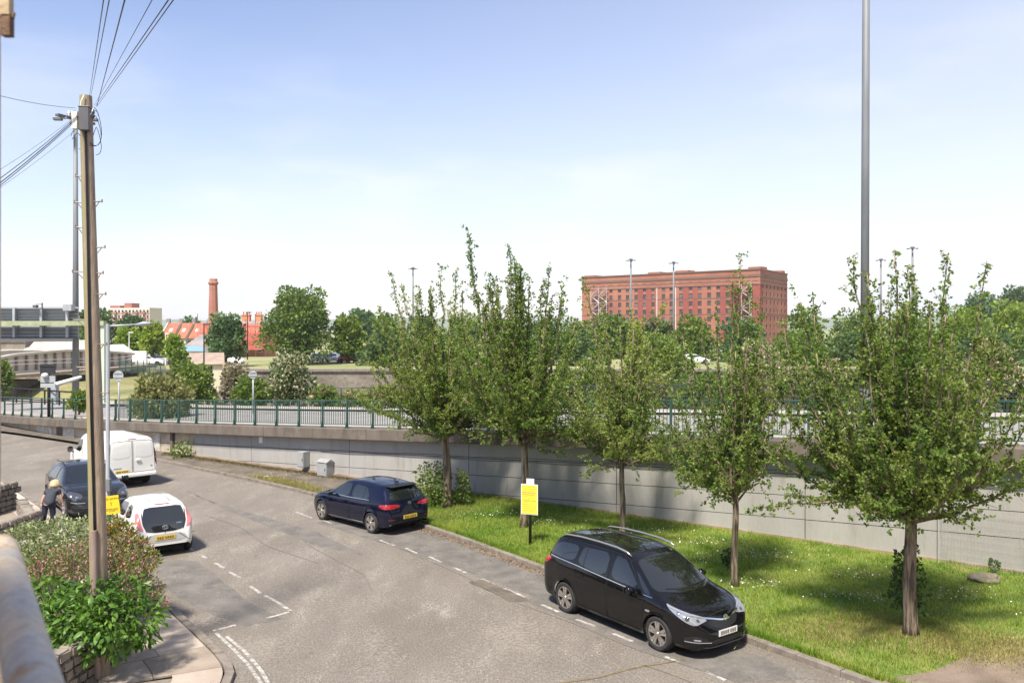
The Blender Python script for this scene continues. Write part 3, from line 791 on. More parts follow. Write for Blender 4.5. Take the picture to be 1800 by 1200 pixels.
def mirror_part(parent, p, size, mat, flip, name='mirror'):
    bm = bmesh.new(); bmesh.ops.create_icosphere(bm, subdivisions=3, radius=1)
    for v in bm.verts:
        x, y, z = v.co; f = max(abs(x), abs(y), abs(z)); k = .55 + .45 / max(f, .01) * .6
        v.co = Vector((x * k * size[0] / 2 * (1.0 if x > 0 else .6), y * k * size[1] / 2, z * k * size[2] / 2))
    me = bpy.data.meshes.new(name); bm.to_mesh(me); bm.free(); me.materials.append(mat); me.polygons.foreach_set('use_smooth', [True] * len(me.polygons))
    o = put(name, me, parent, (p[0], p[1] * (-1 if flip else 1), p[2]))
    s = -1 if flip else 1
    MB().bar((0, -s * size[1] * .3, -size[2] * .25), (.03, -s * (size[1] * .5 + .07), -size[2] * .55), .06, .04).build('mirror_arm', m_black, o)
    MB().box((-size[0] * .36, 0, 0), (.012, size[1] * .78, size[2] * .7)).build('mirror_glass', m_glass, o, bevel=.01)
    return o
def plate(parent, p, wd, h, face, mat, tilt=0.0):
    """number plate; the print on it is too blurred to read and stays a row of blurred strokes"""
    o = MB().box((0, 0, 0), (.012, wd, h)).build('number_plate', mat, parent, loc=p, rot=(0, R(tilt), 0))
    rg = random.Random(int(p[0] * 100)); mb = MB(); x = -wd * .40
    for k in range(7):
        w_ = wd * .075
        for q in range(2): mb.box((face * .0085, x + w_ * (.2 + .6 * q), rg.uniform(-.006, .006)), (.004, w_ * .35, h * rg.uniform(.5, .68)))
        mb.box((face * .0085, x + w_ * .5, rg.choice((-.2, 0, .2)) * h), (.0036, w_ * .5, h * .16))
        x += wd * (.115 if k != 3 else .16)
    mb.build('plate_print', m_plate_t, o)
    return o
def body_obj(B, paintm, root):
    o = MB().add(B.V, B.F)
    me = bpy.data.meshes.new('body'); me.from_pydata(o.v, [], o.f)
    bm = bmesh.new(); bm.from_mesh(me); bmesh.ops.recalc_face_normals(bm, faces=bm.faces); bm.to_mesh(me); bm.free()
    me.polygons.foreach_set('use_smooth', [True] * len(me.polygons)); me.set_sharp_from_angle(angle=R(48)); me.materials.append(paintm)
    return put('body', me, root)
def underside(B, root):
    sp = B.sp; mb = MB(); W = B.W_.max()
    mb.box(((B.x0 + B.x1) / 2, 0, .30), ((B.x1 - B.x0) * .86, W * 1.30, .22))
    for ax in sp['axles']:
        mb.box((ax, 0, sp['zw'] + .10), (sp['arch'] * 2.06, W * 1.36, sp['arch'] * 1.5))
        for s_ in (1, -1):
            V = []; n_ = 20; r_ = sp['arch'] - .004
            for k in range(n_ + 1):
                t = math.pi * (1.06 * k / n_ - .03)
                for y in (.62, .965): V.append((ax + r_ * math.cos(t), s_ * y * min(W, float(B.I(B.W_, ax + r_ * math.cos(t)))) * 1.0, sp['zw'] + r_ * math.sin(t)))
            mb.add(V, [(2 * k, 2 * k + 1, 2 * k + 3, 2 * k + 2) for k in range(n_)])
    mb.build('underbody', m_under, root)
def place(root, rear, front, wheel_mid=True):
    """root origin is mid-wheelbase; rear and front are points on the ground of its axis"""
    r_, f = Vector(rear), Vector(front); d = f - r_
    root.location = ((r_ + f) / 2).to_tuple(); root.rotation_euler = (0, 0, math.atan2(d.y, d.x))
def both(fn):
    for fl in (False, True): fn(fl)
# ---- black people carrier
def make_mpv():
    root = empty('parked_car'); tag(root, 'black people carrier with silver roof rails parked nose towards the lens beside the grass', 'car', 'cars parked along the street')
    sp = dict(top=[(-2.325, .55), (-2.315, .80), (-2.28, 1.00), (-2.20, 1.16), (-2.06, 1.44), (-1.97, 1.56), (-1.80, 1.605), (-1.2, 1.645), (-.5, 1.655), (0, 1.645), (.35, 1.60), (.62, 1.51), (1.0, 1.31), (1.42, 1.075), (1.55, 1.03), (1.85, .965), (2.08, .885), (2.22, .80), (2.30, .68), (2.33, .5)],
              W=[(-2.325, .70), (-2.27, .80), (-2.10, .88), (-1.6, .925), (-.9, .94), (.9, .94), (1.5, .93), (1.9, .885), (2.12, .79), (2.25, .66), (2.33, .47)],
              belt=[(-2.33, .60), (-2.25, .98), (-1.9, 1.12), (-1.0, 1.085), (0, 1.02), (1.1, .95), (1.7, .88), (2.1, .77), (2.33, .5)],
              bot=[(-2.33, .36), (-2.2, .27), (-1.8, .235), (1.9, .21), (2.15, .19), (2.33, .24)],
              axles=(1.38, -1.38), arch=.372, zw=.335, roof_w=.665, sweep=.17, crown=.04, sec=[.925, .965, .98, .985, .985, .995, .965])
    B = Body(sp); pm = paint('black_car_paint', (.0045, .0045, .005))
    body_obj(B, pm, root); underside(B, root)
    door_f = [(.92, .28), (.98, .55), (1.02, .86), (.98, 1.0), (.42, 1.50), (.25, 1.555), (.0, 1.57), (-.02, 1.1), (-.02, .28)]
    door_r = [(-.05, .28), (-.05, 1.57), (-.9, 1.56), (-1.12, 1.12), (-1.02, .80), (-.84, .55), (-.80, .28)]
    def side(fl):
        for nm, ol, hx in (('front', door_f, .10), ('rear', door_r, -.92)):
            d = patch(B, ol, 'side', .003, 'door', pm, root, fl, 14, 14, 1)
            stripe(B, ol, 'side', .0045, .012, 'door_gap', m_seam, d, fl, True)
            if nm == 'front': win = [(.86, 1.06), (.40, 1.455), (.27, 1.515), (.05, 1.525), (.05, 1.075)]
            else: win = [(-.10, 1.085), (-.10, 1.53), (-.80, 1.525), (-.93, 1.50), (-1.0, 1.15)]
            patch(B, win, 'side', .006, 'window', m_glass, d, fl, 10, 12, 1)
            if nm == 'rear': stripe(B, [(-.80, 1.10), (-.80, 1.53)], 'side', .009, .025, 'window_divider', m_black, d, fl)
            h = patch(B, [(hx - .02, .93), (hx - .02, .965), (hx + .19, .965), (hx + .19, .93)], 'side', .028, 'handle', pm, d, fl, 3, 5, 1, .02)
        patch(B, [(.97, 1.03), (1.20, .985), (.60, 1.40)], 'side', .007, 'quarter_window', m_glass, root, fl, 8, 8, 1)
        patch(B, [(-1.10, 1.17), (-1.04, 1.50), (-1.62, 1.48), (-1.84, 1.40), (-1.96, 1.22), (-1.90, 1.175)], 'side', .006, 'rear_side_window', m_glass, root, fl, 10, 10, 2)
        stripe(B, [(1.22, .972), (.5, 1.022), (0, 1.05), (-1.0, 1.115), (-1.92, 1.155)], 'side', .009, .014, 'window_trim', m_chrome, root, fl)
        stripe(B, [(-.95, .30), (.93, .27)], 'side', .010, .025, 'sill_strip', m_black, root, fl)
        # the lamps wrap round the corner
        v = yawdir(42); cv = lambda x, y: -x * math.sin(R(42)) + y * math.cos(R(42))
        ol = [(cv(2.25, .46), .70), (cv(2.14, .70), .66), (cv(2.02, .80), .70), (cv(1.72, .90), .86), (cv(1.60, .905), .955), (cv(1.80, .86), .905), (cv(2.05, .70), .83), (cv(2.20, .52), .775)]
        hl = patch(B, ol, v, .007, 'headlight', m_lamp, root, fl, 10, 16, 1)
        for (xx, yy, zz, r_) in ((2.14, .62, .725, .042), (2.00, .76, .775, .045), (1.86, .84, .84, .04)):
            ow = v[1] * cv(xx, yy) + Vector((0, 0, zz)) - v[0] * 6
            h, nn = B.hit(ow, v[0]); 
            o = MB().lathe([(0, .012), (r_ * .5, .012), (r_, 0)], n=16).build('lamp_bulb', m_lamp_dk if zz < .8 else m_chrome, hl, smooth=True)
            hp = h + nn * .004
            o.location = (hp.x, hp.y * (-1 if fl else 1), hp.z); n2 = Vector((nn.x, nn.y * (-1 if fl else 1), nn.z)); o.rotation_euler = n2.to_track_quat('Z', 'Y').to_euler()
        stripe(B, [(cv(2.24, .48), .755), (cv(2.05, .72), .80), (cv(1.70, .905), .90)], v, .010, .012, 'daytime_lamp_strip', m_chrome, hl, fl)
        # fog lamp in its dark recess
        v2 = yawdir(30); c2 = lambda x, y: -x * math.sin(R(30)) + y * math.cos(R(30))
        fg = patch(B, [(c2(2.28, .50), .42), (c2(2.12, .74), .47), (c2(2.0, .84), .43), (c2(2.02, .84), .36), (c2(2.27, .48), .34)], v2, .005, 'fog_lamp_recess', m_black, root, fl, 6, 8, 1)
        patch(B, [(c2(2.2, .60), .405), (c2(2.11, .73), .415), (c2(2.11, .73), .385), (c2(2.2, .60), .375)], v2, .012, 'fog_lamp', m_lamp, fg, fl, 4, 6, 1)
        stripe(B, [(c2(2.30, .44), .345), (c2(2.03, .84), .365)], v2, .012, .014, 'fog_trim', m_steel, fg, fl)
        va = yawdir(52, True); ca = lambda x, y: x * math.sin(R(52)) + y * math.cos(R(52))
        patch(B, [(ca(-2.26, .70), .98), (ca(-2.05, .89), .96), (ca(-1.88, .91), 1.10), (ca(-2.12, .82), 1.15)], va, .007, 'tail_light', m_red, root, fl, 8, 8, 1)
        patch(B, [(-1.72, .86), (-1.72, 1.0), (-1.58, 1.0), (-1.58, .86)], 'side', .003, 'fuel_flap', pm, root, fl, 4, 4, 1) if fl else None
        s = -1 if fl else 1
        rail = [(-1.72, 1.565), (-1.60, 1.615), (-1.1, 1.655), (-.5, 1.665), (0, 1.655), (.28, 1.615), (.42, 1.56)]
        MB().tube([(x, s * .652 * (1 - .012 * abs(x + .6)), z + .018) for x, z in rail], [.010, .02, .022, .022, .022, .02, .010], 8).build('roof_rail', m_rim, root, smooth=True)
        mirror_part(root, (.78, 1.055, 1.05), (.19, .25, .17), pm, fl)
        patch(B, [(1.06, .70), (1.06, .735), (1.20, .735), (1.20, .70)], 'side', .006, 'side_repeater', m_lamp, root, fl, 3, 4, 1)
    both(side)
    ws = [(-.78, 1.06), (-.66, 1.36), (-.60, 1.49), (-.3, 1.545), (.3, 1.545), (.60, 1.49), (.66, 1.36), (.78, 1.06), (.4, 1.045), (-.4, 1.045)]
    w_ = patch(B, ws, 'front', .005, 'windscreen', m_glass, root, False, 14, 18, 1)
    for a, b in (((-.55, 1.10), (.10, 1.075)), ((-.05, 1.10), (.62, 1.09))):
        stripe(B, [a, b], 'front', .022, .018, 'wiper', m_black, w_)
    patch(B, [(-.62, 1.12), (-.56, 1.44), (-.3, 1.50), (.3, 1.50), (.56, 1.44), (.62, 1.12)], 'rear', .005, 'rear_window', m_glass, root, False, 10, 12, 1)
    # bonnet
    bo = patch(B, [(1.50, -.80), (1.50, .80), (1.85, .78), (2.06, .62), (2.17, .40), (2.19, 0), (2.17, -.40), (2.06, -.62), (1.85, -.78)], 'top', .004, 'bonnet', pm, root, False, 16, 14, 1, trans=False)
    stripe(B, [(1.50, .80), (1.85, .78), (2.06, .62), (2.17, .40), (2.19, 0), (2.17, -.40), (2.06, -.62), (1.85, -.78), (1.50, -.80)], 'top', .0045, .012, 'bonnet_gap', m_seam, bo)
    gr = patch(B, [(-.44, .705), (-.34, .58), (-.2, .555), (.2, .555), (.34, .58), (.44, .705)], 'front', .004, 'grille', m_black, root, False, 8, 12, 1)
    for k in range(4): stripe(B, [(-.36 + .03 * k, .685 - .034 * k), (.36 - .03 * k, .685 - .034 * k)], 'front', .010, .008, 'grille_bar', m_plastic, gr)
    stripe(B, [(-.60, .775), (-.30, .73), (-.11, .695), (.11, .695), (.30, .73), (.60, .775)], 'front', .014, .030, 'grille_wing', m_chrome, root)
    h, nn = B.hit(Vector((6, 0, .715)), Vector((-1, 0, 0)))
    bd = MB().lathe([(.043, .0), (.046, .010), (.058, .010), (.060, 0)], n=24, axis='X')
    bd.lathe([(0, .004), (.043, .004)], n=20, axis='X')
    bd.add([(.012, -.03, -.02), (.012, .0, .03), (.012, .025, .012), (.012, .005, .0), (.012, .02, -.028), (.012, -.01, -.01)], [(0, 1, 2, 3), (0, 3, 4, 5)])
    bd.build('badge', m_chrome, root, loc=(h.x + .014, 0, .722))
    lg = patch(B, [(-.50, .37), (-.50, .30), (.50, .30), (.50, .37)], 'front', .004, 'lower_grille', m_black, root, False, 4, 12, 1)
    stripe(B, [(-.58, .262), (-.3, .25), (.3, .25), (.58, .262)], 'front', .014, .022, 'bumper_lip', m_plastic, root)
    h2, _ = B.hit(Vector((6, 0, .46)), Vector((-1, 0, 0)))
    plate(root, (h2.x + .016, 0, .475), .52, .111, 1, m_plate_w)
    plate(root, (-2.335, 0, .80), .52, .111, -1, m_plate_y)
    patch(B, [(-1.5, -.42), (-1.5, .42), (.15, .46), (.15, -.46)], 'top', .003, 'roof_glass', m_glass, root, False, 10, 10, 1)
    for ax in sp['axles']:
        for s in (1, -1): wheel(root, ax, s * .805, .335, .335, .240, .225, 'double5', s)
    return root
mpv = make_mpv()
d_ = (G(1163, 1141) - G(1000, 1073)).normalized(); lat = Vector((-d_.y, d_.x, 0)); lat = lat if lat.y > 0 else -lat
place(mpv, G(998, 1074) + lat * .80, G(1163, 1142) + lat * .80)

# ---- dark blue hatchback
def make_hatch():
    root = empty('parked_car'); tag(root, 'dark blue hatchback parked by the kerb in front of the retaining wall', 'car', 'cars parked along the street')
    sp = dict(top=[(-2.12, .50), (-2.115, .78), (-2.085, .95), (-2.02, 1.02), (-1.86, 1.24), (-1.72, 1.385), (-1.55, 1.43), (-1.0, 1.468), (-.4, 1.475), (.05, 1.445), (.35, 1.37), (.75, 1.16), (1.08, 1.0), (1.2, .965), (1.6, .91), (1.9, .83), (2.06, .73), (2.13, .60), (2.15, .48)],
              W=[(-2.12, .68), (-2.05, .79), (-1.9, .85), (-1.3, .89), (-.5, .895), (.9, .895), (1.5, .875), (1.85, .80), (2.05, .66), (2.15, .48)],
              belt=[(-2.12, .60), (-2.03, .93), (-1.6, .98), (-.8, .945), (.3, .915), (1.2, .87), (1.8, .76), (2.15, .48)],
              bot=[(-2.12, .36), (-2.0, .26), (-1.6, .21), (1.7, .20), (2.15, .23)],
              axles=(1.31, -1.31), arch=.355, zw=.318, roof_w=.60, sweep=.14, crown=.035)
    B = Body(sp); pm = paint('navy_car_paint', (.0035, .0055, .020), .2, .3)
    body_obj(B, pm, root); underside(B, root)
    df = [(.86, .26), (.92, .55), (.90, .90), (.30, 1.335), (.10, 1.375), (-.18, 1.39), (-.20, .9), (-.20, .26)]
    dr = [(-.23, .26), (-.23, .9), (-.25, 1.39), (-.95, 1.37), (-1.25, 1.05), (-1.12, .72), (-.94, .55), (-.88, .26)]
    def side(fl):
        for nm, ol, hx in (('f', df, -.12), ('r', dr, -1.08)):
            d = patch(B, ol, 'side', .003, 'door', pm, root, fl, 14, 14, 1)
            stripe(B, ol, 'side', .0045, .012, 'door_gap', m_seam, d, fl, True)
            win = [(.80, .965), (.30, 1.295), (.10, 1.335), (-.14, 1.345), (-.14, .965)] if nm == 'f' else [(-.29, .97), (-.29, 1.345), (-.90, 1.335), (-1.14, 1.10), (-1.10, .99)]
            patch(B, win, 'side', .006, 'window', m_glass, d, fl, 10, 12, 1)
            if nm == 'r': stripe(B, [(-.86, .98), (-.86, 1.34)], 'side', .009, .022, 'window_divider', m_black, d, fl)
            patch(B, [(hx - .02, .815), (hx - .02, .845), (hx + .17, .845), (hx + .17, .815)], 'side', .026, 'handle', pm, d, fl, 3, 5, 1, .02)
        stripe(B, [(.84, .945), (-.2, .95), (-1.18, .985)], 'side', .009, .016, 'window_trim', m_chrome, root, fl)
        stripe(B, [(-.93, .285), (.90, .265)], 'side', .012, .022, 'sill_strip', m_steel, root, fl)
        v = yawdir(42); cv = lambda x, y: -x * math.sin(R(42)) + y * math.cos(R(42))
        patch(B, [(cv(2.08, .45), .63), (cv(1.9, .74), .62), (cv(1.62, .85), .74), (cv(1.66, .84), .79), (cv(1.95, .68), .73), (cv(2.07, .46), .69)], v, .007, 'headlight', m_lamp_dk, root, fl, 8, 12, 1)
        va = yawdir(40, True); ca = lambda x, y: x * math.sin(R(40)) + y * math.cos(R(40))
        tl = patch(B, [(ca(-2.09, .36), .83), (ca(-2.05, .60), .80), (ca(-1.90, .83), .79), (ca(-1.68, .885), .86), (ca(-1.74, .87), .905), (ca(-1.98, .78), .93), (ca(-2.08, .40), .905)], va, .008, 'tail_light', m_red, root, fl, 8, 14, 1)
        stripe(B, [(ca(-2.09, .40), .86), (ca(-2.03, .66), .85), (ca(-1.80, .86), .87)], va, .013, .012, 'tail_light_strip', m_red_dk, tl, fl)
        patch(B, [(ca(-2.10, .34), .335), (ca(-1.99, .72), .35), (ca(-1.98, .73), .32), (ca(-2.10, .32), .30)], va, .010, 'exhaust_trim', m_chrome, root, fl, 4, 8, 1)
        patch(B, [(ca(-2.10, .50), .50), (ca(-1.98, .76), .50), (ca(-1.98, .76), .475), (ca(-2.10, .50), .475)], va, .006, 'reflector', m_red_dk, root, fl, 3, 5, 1)
        mirror_part(root, (.68, .985, .965), (.17, .22, .14), pm, fl)
        stripe(B, [(1.5, .80), (.8, .775), (-.4, .79), (-1.6, .83)], 'side', .003, .008, 'shoulder_crease', pm, root, fl)
    both(side)
    patch(B, [(-.68, .99), (-.60, 1.28), (-.5, 1.375), (.5, 1.375), (.60, 1.28), (.68, .99)], 'front', .005, 'windscreen', m_glass, root, False, 12, 14, 1)
    tg = patch(B, [(-.66, .56), (-.70, .80), (-.69, 1.0), (-.60, 1.32), (-.5, 1.40), (.5, 1.40), (.60, 1.32), (.69, 1.0), (.70, .80), (.66, .56)], 'rear', .004, 'tailgate', pm, root, False, 16, 14, 1)
    stripe(B, [(-.66, .56), (-.70, .80), (-.69, 1.0), (-.60, 1.32), (.60, 1.32), (.69, 1.0), (.70, .80), (.66, .56)], 'rear', .0055, .012, 'tailgate_gap', m_seam, tg, False, True)
    rwn = patch(B, [(-.63, 1.025), (-.50, 1.31), (-.4, 1.345), (.4, 1.345), (.50, 1.31), (.63, 1.025)], 'rear', .008, 'rear_window', m_glass, tg, False, 10, 14, 1)
    # roof spoiler over the window
    MB().add([(-1.60, -.52, 1.425), (-1.60, .52, 1.425), (-1.86, .50, 1.405), (-1.86, -.50, 1.405), (-1.60, -.52, 1.395), (-1.60, .52, 1.395), (-1.84, .49, 1.375), (-1.84, -.49, 1.375)],
             [(0, 1, 2, 3), (7, 6, 5, 4), (2, 1, 5, 6), (0, 3, 7, 4), (3, 2, 6, 7), (1, 0, 4, 5)]).build('roof_spoiler', m_black, root, bevel=.012)
    h, nn = B.hit(Vector((-6, 0, .905)), Vector((1, 0, 0)))
    bd = MB().lathe([(.048, 0), (.05, -.008), (.06, -.008), (.062, 0)], n=24, axis='X')
    for pts in (((-.035, .028), (-.012, -.03)), ((-.012, -.03), (0, .0)), ((0, .0), (.012, -.03)), ((.012, -.03), (.035, .028)), ((-.016, .04), (0, .006)), ((0, .006), (.016, .04))):
        a, b = pts; bd.bar((-.006, a[0], a[1]), (-.006, b[0], b[1]), .008, .008)
    bd.build('badge', m_chrome, tg, loc=(h.x - .012, 0, .91), rot=(0, R(-14), 0))
    stripe(B, [(-.70, .43), (.70, .43)], 'rear', .006, .012, 'bumper_gap', m_seam, root)
    stripe(B, [(-.62, .32), (.62, .32)], 'rear', .012, .05, 'diffuser', m_black, root)
    stripe(B, [(-.60, .345), (.60, .345)], 'rear', .016, .010, 'bumper_trim', m_chrome, root)
    h2, _ = B.hit(Vector((-6, 0, .55)), Vector((1, 0, 0)))
    plate(root, (h2.x - .014, 0, .52), .52, .111, -1, m_plate_y)
    MB().add([(-1.35, -.012, 1.46), (-1.35, .012, 1.46), (-1.58, 0, 1.44), (-1.55, 0, 1.52)], [(0, 1, 3), (1, 2, 3), (2, 0, 3), (0, 2, 1)]).build('roof_aerial', m_black, root)
    for ax in sp['axles']:
        for s in (1, -1): wheel(root, ax, s * .78, .318, .318, .225, .215, 'turbine', s)
    return root
hatch = make_hatch()
d_ = (G(570, 914) - G(655, 937)).normalized(); lat = Vector((-d_.y, d_.x, 0)); lat = lat if lat.y > 0 else -lat
place(hatch, G(655, 936) + lat * .78, G(570, 913) + lat * .78)

# ---- small white city car
def make_city():
    root = empty('parked_car'); tag(root, 'small white city car with black tailgate glass parked behind the flowering shrubs', 'car', 'cars parked along the street')
    sp = dict(top=[(-1.70, .46), (-1.695, .78), (-1.66, .92), (-1.58, 1.02), (-1.46, 1.26), (-1.38, 1.38), (-1.25, 1.425), (-.8, 1.46), (-.2, 1.465), (.15, 1.43), (.42, 1.34), (.78, 1.10), (1.02, .97), (1.3, .92), (1.55, .82), (1.69, .66), (1.74, .48)],
              W=[(-1.70, .62), (-1.64, .72), (-1.5, .775), (-1.0, .805), (.8, .805), (1.2, .79), (1.5, .70), (1.68, .54), (1.74, .42)],
              belt=[(-1.70, .60), (-1.62, .95), (-1.2, 1.0), (-.6, .945), (.5, .89), (1.2, .82), (1.74, .48)],
              bot=[(-1.70, .36), (-1.6, .26), (-1.3, .21), (1.4, .20), (1.74, .24)],
              axles=(1.17, -1.17), arch=.325, zw=.285, roof_w=.55, sweep=.12, rsweep=.5, crown=.035)
    B = Body(sp); pm = paint('white_car_paint', (.74, .73, .69), 0, .35)
    body_obj(B, pm, root); underside(B, root)
    df = [(.78, .28), (.84, .55), (.80, .90), (.34, 1.32), (.10, 1.37), (-.42, 1.37), (-.44, .28)]
    dr = [(-.47, .28), (-.45, 1.37), (-.92, 1.33), (-1.12, 1.05), (-.98, .70), (-.85, .50), (-.80, .28)]
    def side(fl):
        for nm, ol, hx in (('f', df, -.36), ('r', dr, -.98)):
            d = patch(B, ol, 'side', .003, 'door', pm, root, fl, 14, 14, 1)
            stripe(B, ol, 'side', .0045, .010, 'door_gap', m_seam, d, fl, True)
            win = [(.70, .95), (.32, 1.27), (.10, 1.325), (-.38, 1.335), (-.38, .965)] if nm == 'f' else [(-.50, .97), (-.50, 1.335), (-.86, 1.31), (-1.06, 1.08), (-.98, 1.02)]
            patch(B, win, 'side', .006, 'window', m_glass, d, fl, 10, 12, 1)
            patch(B, [(hx - .02, .83), (hx - .02, .86), (hx + .15, .86), (hx + .15, .83)], 'side', .026, 'handle', pm, d, fl, 3, 5, 1, .02)
        va = yawdir(34, True); ca = lambda x, y: x * math.sin(R(34)) + y * math.cos(R(34))
        tl = patch(B, [(ca(-1.63, .52), .74), (ca(-1.60, .66), .80), (ca(-1.40, .74), 1.06), (ca(-1.33, .70), 1.20), (ca(-1.42, .62), 1.20), (ca(-1.55, .61), .98)], va, .010, 'tail_light', m_pink, root, fl, 12, 8, 1)
        stripe(B, [(ca(-1.66, .47), .72), (ca(-1.60, .575), .95), (ca(-1.45, .585), 1.21)], va, .012, .02, 'tail_light_edge', m_black, tl, fl)
        mirror_part(root, (.58, .90, .96), (.15, .19, .13), pm, fl)
        v = yawdir(42); cv = lambda x, y: -x * math.sin(R(42)) + y * math.cos(R(42))
        patch(B, [(cv(1.62, .45), .60), (cv(1.45, .70), .62), (cv(1.2, .78), .84), (cv(1.5, .60), .78)], v, .006, 'headlight', m_lamp, root, fl, 8, 8, 1)
        patch(B, [(-.3, .60), (-.3, .66), (.5, .64), (.5, .58)], 'side', .006, 'side_sticker', M('orange_sticker', (.62, .22, .10), .5), root, fl, 3, 6, 1) if not fl else None
    both(side)
    patch(B, [(-.62, .98), (-.52, 1.27), (-.42, 1.37), (.42, 1.37), (.52, 1.27), (.62, .98)], 'front', .005, 'windscreen', m_glass, root, False, 10, 12, 1)
    tg = patch(B, [(-.46, .72), (-.55, .90), (-.57, 1.0), (-.49, 1.30), (-.42, 1.33), (.42, 1.33), (.49, 1.30), (.57, 1.0), (.55, .90), (.46, .72), (.3, .69), (-.3, .69)], 'rear', .008, 'glass_tailgate', m_glass, root, False, 14, 14, 1)
    h, nn = B.hit(Vector((-6, 0, .80)), Vector((1, 0, 0)))
    bd = MB()
    def ring(a, b, cy, cz, r=.006):
        bd.tube([(0, cy + a * math.cos(t), cz + b * math.sin(t)) for t in np.linspace(0, 2 * math.pi, 25)], r, 6)
    ring(.075, .05, 0, 0, .008); ring(.026, .047, 0, 0); ring(.052, .018, 0, .024)
    bd.build('badge', m_chrome, tg, loc=(h.x - .014, 0, .81), rot=(0, R(10), 0))
    stripe(B, [(-.45, .885), (-.30, .885)], 'rear', .012, .02, 'badge_lettering', m_chrome, tg, False)
    stripe(B, [(-.20, 1.385), (.20, 1.385)], 'rear', .008, .028, 'brake_light', m_red, root)
    patch(B, [(-.47, .64), (-.62, .42), (.62, .42), (.47, .64)], 'rear', .005, 'bumper_insert', M('grey_bumper_paint', (.40, .40, .39), .4), root, False, 6, 10, 1)
    for s in (1, -1): stripe(B, [(s * .36, .62), (s * .60, .43), (s * .68, .40)], 'rear', .008, .014, 'bumper_trim', m_black, root)
    stripe(B, [(-.66, .36), (.66, .36)], 'rear', .008, .05, 'lower_bumper', pm, root)
    MB().lathe([(0, 0), (.014, 0)], n=10, axis='X').build('tailgate_button', m_black, root, loc=(h.x - .03, 0, .665))
    h2, _ = B.hit(Vector((-6, 0, .54)), Vector((1, 0, 0)))
    plate(root, (h2.x - .014, 0, .54), .52, .111, -1, m_plate_y)
    for s in (.25, -.25): stripe(B, [(.0, s), (-1.2, s)], 'top', .004, .012, 'roof_groove', m_seam, root)
    for ax in sp['axles']:
        for s in (1, -1): wheel(root, ax, s * .715, .285, .285, .195, .165, 'cover', s)
    return root
city = make_city()
RC = Vector((-9.4, 23.15, 0)); DC = Vector((-.60, .80, 0)).normalized()      # middle of the tail, heading
city.location = RC + DC * 1.70; city.rotation_euler = (0, 0, math.atan2(DC.y, DC.x))

